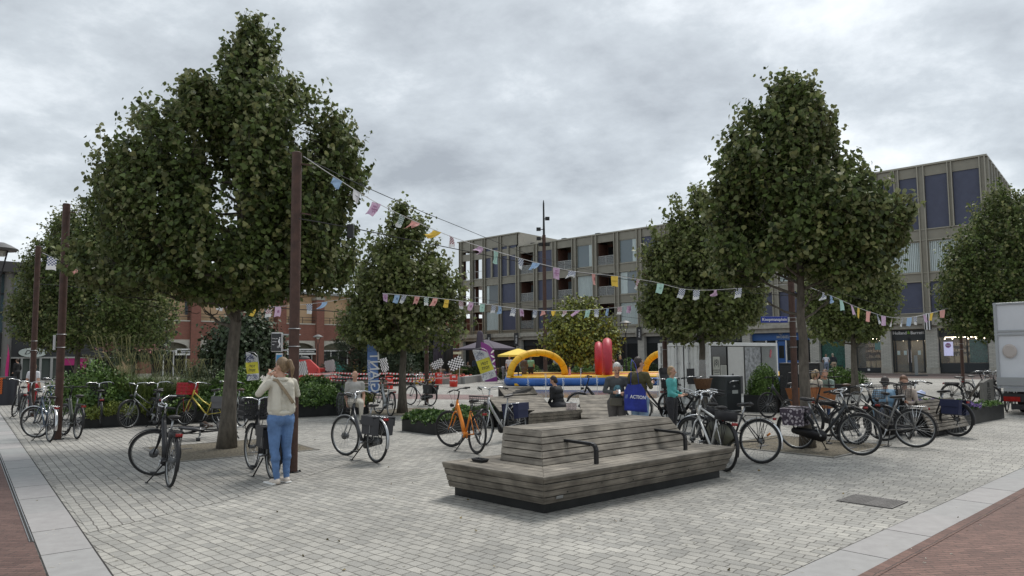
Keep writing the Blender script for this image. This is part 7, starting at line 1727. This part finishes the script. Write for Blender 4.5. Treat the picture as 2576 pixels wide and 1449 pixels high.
b = MB(); b.lathe([(.04, 0), (.11, .4), (.09, .62), (.04, .66)], (3.0, 0, .3), 12, sy=.08); b.ball((3.0, 0, 1.06), (.06, .01, .08)); b.bar((2.5, 0, .66), (3.0, 0, .84), .06, .012); b.build('figure_print', mat('pale_photo_ink', (.42, .42, .43), .6), t)
b = MB(); b.box((2.55, -.0, .55), (.2, .012, .4)); b.build('figure_print', mat('dark_photo_ink', (.06, .06, .065), .6), t)
b = MB(); b.box((.75, -.004, .27), (.75, .01, .11)); b.build('label_strip', M['white'], t)
text('STICHTING', .06, M['black'], t, (.8, -.011, .27), (PI/2, 0, 0), ext=.001)
b = MB(); b.box((4.15, -.0, 1.72), (.12, .01, .3), Matrix.Rotation(R(15), 3, 'Y')); b.build('sticker', mat('red_blue_sticker', (.4, .1, .12), .5, var=.9, vs=14), t)
b = MB(); b.box((3.7, .9, 1.0), (.35, .5, 1.5)); b.box((4.25, 1.2, .7), (.3, .4, 1.0)); b.build('shelf', mat('pale_shelf', (.4, .38, .35), .7, var=.4), t)
# bin
bc = G(1838, 1038); t = thing('litter_bin', 'tall grey compacting litter bin with curved handle beside the container', 'litter bin', bc, R(30)); bm_ = mat('graphite_bin', (.055, .062, .064), .4, .4, var=.15)
hbz = 1.04
b = MB(); b.box((.16, .33, hbz/2), (.64, .66, hbz)); b.build('body', bm_, t, bevel=.025)
b = MB(); b.box((.16, .33, hbz+.015), (.66, .68, .03)); b.build('top_cover', M['alu'], t, bevel=.012)
b = MB(); b.box((.16, -.006, .80), (.50, .012, .28)); b.box((.16, -.006, .30), (.54, .010, .56)); b.build('door', mat('graphite_door', (.04, .045, .047), .35, .3), t, bevel=.004)
b = MB(); b.tube([(-.04, -.02, .83), (-.04, -.06, .90), (.02, -.07, .92), (.28, -.07, .92), (.34, -.06, .90), (.37, -.02, .83)], .013, 7); b.build('handle', M['chrome'], t, smooth=True)
b = MB(); b.box((.20, -.012, .60), (.24, .006, .10)); b.build('label_plate', mat('pale_label', (.4, .42, .4), .5), t)
b = MB(); b.tube([(.16, -.014, .74), (.17, -.014, .79)], .03, 6); b.box((.13, -.014, .76), (.04, .004, .05)); b.build('litter_mark', mat('grey_mark', (.2, .21, .21), .5), t)
b = MB(); b.box((.483, .33, .87), (.004, .07, .12)); b.build('bottle_mark', M['white'], t)
b = MB(); b.box((.12, -.10, .06), (.34, .2, .02)); b.build('foot_pedal', M['alu'], t)
# left bin with orange net
bc = G(10, 1019); t = thing('litter_bin', 'black rounded litter bin with orange cup netting at the left edge', 'litter bin', bc, 0); hbz = 1.06
b = MB(); b.lathe([(.40, 0), (.42, hbz-.12), (.38, hbz), (.02, hbz+.02)], n=24, sy=.8); b.build('body', mat('black_bin', (.012, .013, .02), .4), t, smooth=SM)
orn = mat('orange_net', (.75, .16, .02), .6); b = MB()
for r_ in range(7):
    for c_ in range(3): b.torus((-.06+c_*.085, -.335, .98-r_*.085), .030, .012, 'Y', 12, 5)
b.box((.02, -.35, 1.03), (.5, .012, .02)); b.build('netting', orn, t)
# beach flags
def beach_flag(label, p, h, w_, lean, body, art, m_body, rz=0, curved=True, z0=.0):
    t = thing('beach_flag', label, 'beach flag', p, rz); t.rotation_euler = Euler((0, R(lean), rz))
    b = MB(); b.tube([(0, 0, 0), (0, 0, h*.55), (-w_*.06, 0, h*.85), (-w_*.35, 0, h*.97), (-w_*.8, 0, h)], [.016, .014, .011, .008, .005], 6); b.build('pole', M['black'] if m_body != 'w' else M['alu'], t, smooth=True)
    vs = []; n = 22; k = 5
    for i in range(n+1):
        s = i/n; z = z0+(h-z0)*s; right = 0 if s < .6 else -w_*1.0*max(0, (s-.6)/.4)**3*.95; left = -w_*(1 if s < .97 else .98)
        for j in range(k+1): q = j/k; x = left*(1-q)+right*q; vs.append((x, .03*math.sin(s*9+q*3), z))
    b = MB(); b.mi = 0; fs = [(i*(k+1)+j, i*(k+1)+j+1, (i+1)*(k+1)+j+1, (i+1)*(k+1)+j) for i in range(n) for j in range(k)]
    b.add(vs, fs); b.m = [1 if (body and body[0] <= (f//k)/n < body[1]) else 0 for f in range(len(fs))]
    cl = b.build('cloth', art, t, smooth=True); return t, cl
wcl = mat('flag_white', (.82, .83, .86), .8); ycl = mat('flag_yellow', (.80, .72, .08), .8); dash = mat('flag_dash', (.08, .1, .22), .8)
def toys(label, p, h, w_, lean, rz=0, u=1):
    t, cl = beach_flag(label, p, h, w_, lean, (.22, .62), [wcl, ycl], 'w', rz)
    rg = random.Random(3); b = MB()
    for i in range(46):
        s = rg.choice([rg.uniform(.03, .20), rg.uniform(.65, .9)]); x = -w_*rg.uniform(.12 if s < .7 else .35, .93); a = rg.uniform(0, PI); d = Vector((math.cos(a), 0, math.sin(a)))*.045; c = Vector((x, -.045, h*s)); b.bar(c-d, c+d, .008, .014, up=(0, 1, 0))
    b.build('dash', dash, cl)
    for s, zz in (('TOP1', .49), ('TOYS', .35)): o = text(s, h*.125, mat('flag_black', (.02, .02, .05), .7), cl, (-w_*.5, -.05, h*zz), (PI/2, R(8), 0), ext=.002); o.scale = (-.78, 1, 1)
    return t
c = A(652, 990, 19.0); c.z = CH+(896-950)*19/F_; toys('white and yellow beach flag left of the near pole', c, .78, .34, -4)
c = G(1276, 1016); c.z = 0; tf = toys('white and yellow beach flag leaning beside the wooden loungers', A(1249, 947, 24.5), 1.16, .5, -19); b = MB(); b.tube([(0, 0, .02), (.35, 0, -.72)], .012, 6); o = b.build('pole', M['alu'], tf); 
c = A(954, 1000, 21); c.z = CH+(896-985)*21/F_; t, cl = beach_flag('tall blue beach flag with white lettering left of the red drum', c, 1.56, .33, -2, None, [mat('flag_blue', (.17, .29, .60), .75)], 'b')
o = text('GIANT', .40, wt, cl, (-.12, -.05, .62), (PI/2, -PI/2, 0), ext=.002); o.scale = (1, -1, 1); o = text('ICEBEAR STORE', .11, wt, cl, (-.28, -.05, .62), (PI/2, -PI/2, 0), ext=.002); o.scale = (1, -1, 1)
c = A(1252, 1000, 47); c.z = CH+(896-962)*47/F_*1; c.z = max(0, c.z); t, cl = beach_flag('purple feather flag with white leaf shapes behind the leaning banner', c, CH+(896-856)*47/F_, .85, -6, None, [mat('flag_purple', (.26, .06, .28), .75)], 'b')
b = MB()
for i in range(5): b.ball((-.12-.03*(i % 2), -.05, .75+.32*i), (.16, .01, .06), 10, Matrix.Rotation(R(-40+80*(i % 2)), 3, 'Y'))
b.build('leaf_print', wt, cl)
c = A(17, 1000, 30); c.z = .1; t, cl = beach_flag('narrow pink feather flag at the far left', c, CH+(896-857)*30/F_-.1, .14, 2, None, [mat('flag_pink', (.62, .03, .20), .7)], 'b')
# drums, checkered flags, striped tape
drm = mat('red_drum', (.56, .035, .02), .4, var=.1); chk = flagmat('black_white_check', (.72, .72, .73), (.012, .012, .014), full=True)
def drum(u0, u1, v0, v1, d, label, txt=True):
    c = A((u0+u1)/2, (v0+v1)/2, d); r = (u1-u0)/2*d/F_; zb = max(0, CH+(896-v1)*d/F_); zt = CH+(896-v0)*d/F_
    t = thing('oil_drum', label, 'drum', (c.x, c.y, zb), 0, 'red oil drums around the play area'); h_ = zt-zb; b = MB()
    b.lathe([(r*.96, 0), (r, .015), (r, h_*.32), (r*1.035, h_*.34), (r, h_*.36), (r, h_*.64), (r*1.035, h_*.66), (r, h_*.68), (r, h_-.015), (r*.97, h_)], n=24); b.build('drum_body', drm, t, smooth=SM)
    if txt: text('TotalEnergies', h_*.17, wt, t, (0, -r*1.03, h_*.52), (PI/2, 0, 0), ext=.002, sx=.72)
    b = MB(); b.box((r*.15, -r*1.0, h_*.84), (r*.9, .01, h_*.17)); b.build('sticker', mat('pale_sticker', (.65, .5, .5), .6), t)
    return c, r, zt
for a in ((970, 988.6, 943, 975.5, 37.3, 'red oil drum beside the blue beach flag'), (1131, 1151, 941, 971, 39, 'red oil drum nearest the toy motorbikes'), (1094.6, 1112.5, 936, 963.6, 42, 'red oil drum right of the pole and behind it'), (829, 848, 941, 964, 41, 'red oil drum left of the bald man'), (764, 786, 952, 972, 37, 'red oil drum half hidden behind the woman')): drum(*a)
for (us_, vt, vb, d, w_, h_, lb) in ((768, 907, 966, 36, .50, .70, 'checkered flag right behind the woman'), (839, 904, 950, 41, .60, .66, 'checkered flag left of the bald man'), (972, 899, 950, 37.3, .42, .70, 'checkered flag behind the blue beach flag'), (1111, 905, 945, 42, .76, .45, 'checkered flag streaming right of the pole'), (1158, 900, 948, 39, .85, .60, 'checkered flag above the toy motorbikes')):
    pb, pt = A(us_-3, vb, d), A(us_, vt, d); t = thing('checkered_flag', lb, 'flag', pb, 0, 'black and white checkered race flags'); b = MB(); b.tube([(0, 0, 0), pt-pb], .012, 6); b.build('pole', M['white'], t)
    o = obj('cloth', cloth('cloth', w_, h_, chk, 8, 7, .09, seed=int(us_)), t, (pt-pb)+Vector((-w_*.46, 0, -.05))); o.rotation_euler = (0, R(-28 if us_ > 1000 else -12), R(15))
# reuse the checker with square cells
def tape(pts, label):
    b = MB(); P = [Vector(p) for p in pts]; w_ = .085; out = []
    for a, c in zip(P, P[1:]):
        n = max(2, int((c-a).length/.14)); out += [a.lerp(c, i/n)+Vector((0, 0, -.06*math.sin(PI*i/n))) for i in range(n)]
    out.append(P[-1])
    for i in range(len(out)-1):
        a, c = out[i], out[i+1]; b.mi = i % 2; k_ = (c-a)*.35; b.add([a, c, c+Vector((0, 0, w_))+k_, a+Vector((0, 0, w_))+k_], [(0, 1, 2, 3)])
    tag(b.build('barrier_tape', [mat('tape_red', (.62, .04, .04), .5), mat('tape_white', (.72, .72, .72), .5)]), label, 'barrier tape')
tape([A(700, 944, 37), A(768, 942, 37), A(840, 939, 41), A(975, 941, 38), A(1100, 942, 42), A(1135, 942, 40)], 'upper red and white tape strung between the drums')
tape([A(766, 953, 37), A(840, 949, 41), A(972, 953, 37.4), A(1098, 950, 42), A(1133, 951, 39)], 'middle red and white tape strung between the drums')
tape([A(770, 962, 37), A(838, 957, 40), A(972, 965, 37.3), A(1020, 960, 40), A(1100, 957, 42)], 'lowest red and white tape left of the pole')
# toys
for i, (u, v, lb) in enumerate(((1162, 965, 'red toy motorbike beside the right drum'), (1173, 961, 'blue wheeled toy motorbike behind the red one'))):
    g = G(u, v); t = thing('toy_motorbike', lb, 'toy motorbike', g, R(250 if i == 0 else 200)); b = MB()
    for x in (-.32, .32): b.torus((x, 0, .15), .11, .045, 'Y', 18, 8)
    b.build('wheel', M['rubber'] if i == 0 else mat('blue_toy', (.05, .2, .5), .4), t, smooth=True)
    b = MB(); b.ball((-.02, 0, .34), (.34, .10, .12)); b.ball((.22, 0, .44), (.14, .08, .12)); b.ball((-.3, 0, .46), (.12, .06, .04)); b.build('body', mat('red_toy', (.5, .05, .02), .35), t, smooth=True)
    b = MB(); b.tube([(.24, -.2, .56), (.26, 0, .52), (.24, .2, .56)], .014, 6); b.tube([(.26, 0, .5), (.32, 0, .15)], .02, 6); b.build('handlebar', M['black'], t)
for i, (u, v) in enumerate(((1050, 970), (1078, 968), (1090, 966))):
    g = G(u, v); t = thing('pedal_kart', ['yellow toy kart left of the pole', 'yellow toy kart behind the pole', 'yellow toy kart right of the pole beside the drum'][i], 'toy kart', g, R(160+20*i)); b = MB()
    for x in (-.3, .3):
        for y in (-.2, .2): b.torus((x, y, .11), .075, .035, 'Y', 14, 6)
    b.build('wheel', M['rubber'], t, smooth=True); b = MB(); b.ball((.1, 0, .2), (.42, .2, .12)); b.box((-.25, 0, .34), (.08, .3, .26)); b.build('body', mat('yellow_toy', (.75, .45, .02), .35), t, smooth=SM)
    b = MB(); b.torus((.05, 0, .40), .09, .012, 'X', 14, 5); b.tube([(.05, 0, .4), (.22, 0, .25)], .012, 5); b.build('steering_wheel', M['black'], t)
g = G(1058, 966); t = thing('folding_stand', 'white folding A frame beside the yellow toy karts', 'folding stand', g, R(20)); b = MB()
for s in (-1, 1):
    b.bar((s*.02, -.2, .72), (s*.24, -.2, 0), .03); b.bar((s*.02, .2, .72), (s*.24, .2, 0), .03); b.bar((s*.1, -.2, .45), (s*.1, .2, .45), .025)
b.build('frame', M['white'], t)
# red block with grey pouch (climbing block)
g = A(775, 940, 40); g.z = 0; zt = CH+(896-898)*40/F_; t = thing('climbing_block', 'red tapered climbing block with grey cap behind the checkered flag', 'play block', g, R(10)); b = MB()
b.add([(-.72, -.5, 0), (.72, -.5, 0), (.72, .5, 0), (-.72, .5, 0), (-.60, -.35, 1.25), (.62, -.35, 1.1), (.62, .35, 1.1), (-.60, .35, 1.25), (-.45, -.2, zt-.05), (.1, -.2, zt-.05), (.1, .2, zt-.05), (-.45, .2, zt-.05)], [(0, 3, 2, 1), (0, 1, 5, 4), (1, 2, 6, 5), (2, 3, 7, 6), (3, 0, 4, 7), (4, 5, 9, 8), (5, 6, 10, 9), (6, 7, 11, 10), (7, 4, 8, 11), (8, 9, 10, 11)]); b.build('block', mat('red_block', (.50, .05, .045), .6, var=.12), t, bevel=.03)
b = MB(); b.ball((-.2, 0, zt), (.3, .22, .14)); b.build('grey_cap', mat('grey_cap', (.1, .1, .1), .6), t, smooth=True)
b = MB(); [b.ball((.5+.05*(i % 2), -.5+.02*i, .3+.14*i), .03, 6) for i in range(6)]; b.build('climbing_grip', M['black'], t)
g = A(860, 940, 46); g.z = 0; t = thing('spring_toy', 'green rocking toy left of the pine', 'play toy', g, R(160)); b = MB(); b.ball((0, 0, .95), (.5, .2, .3)); b.ball((.45, 0, 1.25), (.2, .13, .2)); b.tube([(0, 0, 0), (0, 0, .7)], .08, 8)
for x in (-.3, .3): b.tube([(x, .1, .8), (x, .1, .35)], .07, 6)
b.build('body', mat('green_toy', (.03, .28, .24), .5), t, smooth=True)
g = A(640, 940, 42); g.z = 0; b = MB(); b.box((2.0, 0, .95), (4.4, .6, .25)); b.box((0, 0, .4), (.3, .5, .8)); b.box((4, 0, .4), (.3, .5, .8)); o = b.build('play_table', mat('red_block', (.50, .05, .045), .6), bevel=.05); o.location = g; tag(o, 'long red play table behind the leftmost beach flag', 'play block')
g = A(905, 940, 52); g.z = 0; t = thing('yellow_container', 'yellow post box behind the rounded bushes', 'post box', g); b = MB(); b.box((0, 0, .55), (.8, .6, 1.1)); b.build('body', mat('yellow_box', (.7, .45, .02), .5), t, bevel=.05); b = MB(); b.box((0, -.31, .9), (.5, .02, .06)); b.build('slot', M['black'], t)
g = A(978, 940, 60); g.z = 0; t = thing('poster_column', 'yellow poster board behind the middle linden', 'poster board', g); b = MB(); b.box((0, 0, 2.0), (1.1, .1, 2.6)); b.build('board', mat('yellow_poster', (.65, .48, .05), .6, var=.5, vs=3), t); b = MB(); b.box((0, .02, .4), (.1, .1, .8)); b.build('post', M['black'], t)
# ---- terrace
pur = mat('purple_canvas', (.085, .07, .095), .8, var=.1); ycan = mat('yellow_canvas', (.78, .58, .10), .8)
def parasol(label, u, d, w_, ze, zt, m_, closed=False):
    c = A(u, 940, d); c.z = 0; t = thing('parasol', label, 'parasol', c, R(20)); b = MB(); b.tube([(0, 0, 0), (0, 0, zt+.05)], .04, 8); b.build('pole', M['steel'], t); b = MB()
    if closed:
        n = 16; prf = [(.10, zt), (.17, zt-.15), (.20, zt-.6), (.27, zt-1.2), (.30, ze), (.05, ze+.02)]; vs = []
        for (r, z) in prf:
            for j in range(n): rr = r*(1+(.25 if j % 2 else -.15)); vs.append((rr*math.cos(2*PI*j/n), rr*math.sin(2*PI*j/n), z))
        b.add(vs, [(i*n+j, i*n+(j+1) % n, (i+1)*n+(j+1) % n, (i+1)*n+j) for i in range(len(prf)-1) for j in range(n)]+[list(range(n))[::-1]])
    else:
        P = [Vector((sx_*w_/2, sy_*w_/2, ze)) for sx_, sy_ in ((-1, -1), (0, -1), (1, -1), (1, 0), (1, 1), (0, 1), (-1, 1), (-1, 0))]; b.add(P+[Vector((0, 0, zt))]+[p-Vector((0, 0, .12)) for p in P], [(i, (i+1) % 8, 8) for i in range(8)]+[(i, 9+i, 9+(i+1) % 8, (i+1) % 8) for i in range(8)])
    b.build('canopy', m_, t, smooth=SM if not closed else True)
    if not closed:
        b = MB(); [b.bar((0, 0, zt-.3), (sx_*w_/2, sy_*w_/2, ze-.02), .03) for sx_ in (-1, 0, 1) for sy_ in (-1, 0, 1) if sx_ or sy_]; b.build('rib', M['steel'], t)
    b = MB(); b.box((0, 0, .05), (.7, .7, .1)); b.build('foot', M['steel'], t)
parasol('large open purple parasol over the terrace', 1222, 53, 3.6, 2.3, 3.0, pur)
parasol('open purple parasol partly behind the middle pole', 1095, 56, 3.0, 2.3, 2.9, pur)
parasol('closed dark purple parasol above the open purple one', 1208, 50, 0, 1.6, CH+(896-832)*50/F_, pur, True)
parasol('closed purple parasol right of the middle pole', 1102, 48, 0, .9, CH+(896-822)*48/F_, pur, True)
parasol('closed black parasol between the purple ones', 1127, 47, 0, .9, CH+(896-825)*47/F_, M['plastic'], True)
parasol('yellow open parasol behind the left yellow arch', 1304, 45, 2.1, 1.78, 2.2, ycan)
c = A(1108, 940, 58); c.z = 0; t = thing('kiosk', 'small kiosk with cream scalloped awning behind the closed parasols', 'kiosk', c, R(10)); b = MB(); b.box((0, .8, .55), (3.2, .8, 1.1)); b.build('counter', M['white'], t); b = MB(); b.box((0, .3, 2.0), (3.4, 1.6, .2)); b.build('awning', mat('cream_awning', (.7, .66, .45), .8), t); b = MB()
for x in (-1.55, 1.55): b.box((x, .3, 1.0), (.08, .08, 2))
b.build('post', M['white'], t)
rattan = mat('rattan', (.30, .18, .09), .7, var=.3, vs=30)
def chair0():
    t = thing('cafe_chair', '', 'chair'); b = MB(); b.lathe([(.21, .43), (.225, .45), (.21, .47)], n=12); b.build('seat', rattan, t)
    b = MB(); b.torus((0, -.0, .82), .23, .018, 'Z', 12, 5, R(180), R(360)); [b.tube([(.215*math.cos(a), .215*math.sin(a), .47), (.23*math.cos(a), .23*math.sin(a), .82)], .012, 4) for a in [R(180+i*22.5) for i in range(9)]]; b.build('backrest', rattan, t)
    for x in (-.15, .15):
        for y in (-.15, .15): b = MB(); b.tube([(x, y, .44), (x*1.2, y*1.2, 0)], .014, 5); b.build('leg', rattan, t)
    return t
def table0():
    t = thing('cafe_table', '', 'table'); b = MB(); b.lathe([(.36, .72), (.37, .735), (.36, .75)], n=18); b.build('table_top', mat('table_wood', (.36, .27, .16), .5, var=.15), t); b = MB(); b.tube([(0, 0, .02), (0, 0, .72)], .03, 8); b.build('post', M['black'], t); b = MB(); [b.tube([(0, 0, .12), (.28*math.cos(R(a)), .28*math.sin(R(a)), .01)], .018, 5) for a in (45, 135, 225, 315)]; b.build('foot', M['black'], t); return t
def dup(root, loc, rz, label, group):
    r = root.copy(); S.collection.objects.link(r); r.location = loc; r.rotation_euler = (0, 0, rz); r['label'] = label; r['group'] = group
    for chd in list(root.children): c_ = chd.copy(); S.collection.objects.link(c_); c_.parent = r
    return r
c0, t0_ = chair0(), table0(); c0['label'] = 'rattan cafe chair on the terrace among identical ones'; c0['group'] = 'rattan chairs on the terrace'; first = [True, True]
random.seed(21)
for i in range(11):
    u = 1050+i*19.5; d = 50.5+(i % 3)*1.7
    if u > 1250: continue
    c = A(u, 940, d); c.z = 0
    lb = 'round wooden cafe table '+['left of the middle pole', 'just right of the middle pole', 'before the closed black parasol', 'in front of the guest in black', 'behind the left checkered flag', 'behind the right checkered flag', 'beside the man in denim', 'before the guest in plaid', 'behind the leaning banner', 'right of the leaning banner', 'near the purple flag'][i]
    if first[1]: t0_.location = c; t0_['label'] = lb; t0_['group'] = 'round tables on the terrace'; first[1] = False
    else: dup(t0_, c, 0, lb, 'round tables on the terrace')
    for k in range(3):
        a = R(i*40+k*120); q_ = Vector((math.cos(a)*.62, math.sin(a)*.62, 0))+c; rz = a-PI/2+PI
        if first[0]: c0.location = q_; c0.rotation_euler = (0, 0, rz); first[0] = False
        else: dup(c0, q_, rz, 'rattan cafe chair on the terrace among identical ones', 'rattan chairs on the terrace')
# sandwich post by the shop door
g = G(2306, 946); t = thing('post_stand', 'grey signpost on a black foot in front of the double shop doors', 'stand', g); b = MB(); b.box((0, 0, .05), (1.5, .5, .09), tap=.85); b.build('foot', M['plastic'], t); b = MB(); b.box((0, 0, .8), (.22, .06, 1.45)); b.build('post', mat('grey_post', (.22, .24, .24), .4), t)
# events pillar
g = G(2486, 1040); t = thing('concrete_pillar', 'grey concrete pillar with slanted top lettered EVENTS in the right planter', 'pillar', g, R(-8)); cp = mat('pillar_concrete', (.16, .155, .14), .8, var=.15); hp_ = CH+(896-962)*g.y/F_
b = MB(); b.plate([(-.135, -.1, 0), (.135, -.1, 0), (.135, -.1, hp_), (.03, -.1, hp_), (-.135, -.1, hp_-.10)], (0, .22, 0)); b.build('shaft', cp, t, bevel=.008)
text('EVENTS', .12, mat('pillar_ink', (.05, .05, .045), .7), t, (-.0, -.106, .50), (PI/2, -PI/2, 0), ext=.002)
b = MB(); [b.box((-.03+.012*i, -.103, .80), (.006, .006, .14)) for i in range(5)]; b.build('small_print', mat('pillar_ink', (.05, .05, .045), .7), t)
# white truck
g = G(2512, 1042); t = thing('box_truck', 'white box truck cut off by the right edge of the picture', 'truck', g, R(-48)); tw = mat('truck_white', (.68, .70, .74), .35, var=.05, vs=2); d = g.y
zz = lambda v: CH+(896-v)*d/F_
b = MB(); b.box((1.2, 3.3, (zz(772)+zz(985))/2), (2.4, 6.4, zz(772)-zz(985))); b.build('cargo_box', tw, t, bevel=.02)
b = MB(); b.box((.035, .085, (zz(772)+zz(985))/2), (.07, .05, zz(772)-zz(985)+.01))
for v in (775, 843, 852): b.box((1.2, .085, zz(v)), (2.42, .035, .05))
b.box((2.36, .085, (zz(772)+zz(985))/2), (.07, .05, zz(772)-zz(985))); b.build('trim', mat('truck_trim', (.42, .44, .46), .3, .5), t)
b = MB(); b.box((1.2, .07, zz(968)), (2.42, .08, .22)); b.box((1.2, .04, zz(988)), (2.1, .12, .1)); b.build('tail_lift', mat('lift_grey', (.38, .39, .40), .4, .4), t)
b = MB(); b.box((1.2, .3, zz(1008)), (2.2, .5, .22)); b.box((.55, .15, zz(1030)), (.5, .3, .14)); b.build('bumper', M['plastic'], t)
for x in (.32, 2.1): b = MB(); b.box((x, .04, zz(1011)), (.38, .03, .13)); b.build('tail_light', mat('truck_lamp', (.30, .015, .012), .2, var=.4, vs=8), t)
for x in (.35, 2.05):
    for y in (1.4, 5.2):
        b = MB(); b.tube([(x-.12, y, .40), (x+.12, y, .40)], .40, 24); b.build('wheel', M['rubber'], t, smooth=SM)
b = MB(); b.lathe([(.15, -.02), (.17, 0), (.13, .02)], (.33, .05, zz(893)), 16, Matrix.Rotation(PI/2, 3, 'X'), sy=1.15); b.build('lamp_cover', mat('pale_cover', (.5, .45, .42), .5), t)
b = MB(); b.box((1.2, 7.4, 1.2), (2.1, 1.7, 1.9)); b.build('cab', tw, t, bevel=.1)
# plastic bag on bench
q = ZR(1030, 560, .50); b = MB(); b.ball((0, 0, .07), (.22, .14, .09), 14); b.ball((.15, .05, .08), (.12, .1, .09), 12)
for v_ in range(len(b.v)): p = Vector(b.v[v_]); b.v[v_] = tuple(p*(1+.22*noise.noise(p*14)))
o = b.build('plastic_bag', mat('pale_blue_bag', (.38, .44, .62), .5), smooth=True); o.location = q; tag(o, 'crumpled pale blue plastic bag beside the bowed women', 'plastic bag')
# hanging baskets
for i, u in enumerate((268, 372)):
    c = A(u, 870, 42); t = thing('hanging_basket', ['left', 'right'][i]+' hanging flower basket under the trees in front of the dark building', 'hanging basket', c); b = MB(); b.lathe([(.1, -.35), (.3, -.1), (.32, 0)], n=12); b.build('basket', M['brownl'], t)
    rg = np.random.default_rng(i); leaves('flowers', rg.normal(size=(260, 3))*np.array([.3, .3, .14]), rg.normal(size=(260, 3)), .12, mat('rose_petals', (.4, .22, .2), .7, island=.6), t)
    b = MB(); b.tube([(0, 0, 0), (0, 0, .9)], .012, 4); b.build('chain', M['black'], t)
# small litter: cigarette ends and leaves
random.seed(77); b = MB()
for i in range(170):
    g = G(random.uniform(60, 2540), random.uniform(1090, 1445)); a = random.uniform(0, PI); b.bar(g+Vector((0, 0, .006)), g+Vector((math.cos(a)*.022, math.sin(a)*.022, .006)), .007, .005)
tag(b.build('litter', mat('litter_pale', (.5, .47, .4), .8)), 'cigarette ends scattered over the setts', 'litter', kind='stuff')
rg = np.random.default_rng(8); P = np.array([list(G(rg.uniform(60, 2540), rg.uniform(1070, 1440))) for i in range(55)]); P[:, 2] = .008
leaves('fallen_leaves', P, np.column_stack([rg.normal(size=(55, 2)), np.full(55, .05)]), .035, mat('dead_leaf', (.2, .17, .08), .8, island=.5), None, LEAF4, 4); tag(bpy.data.objects['fallen_leaves'], 'few fallen leaves on the setts', 'leaves', kind='stuff')
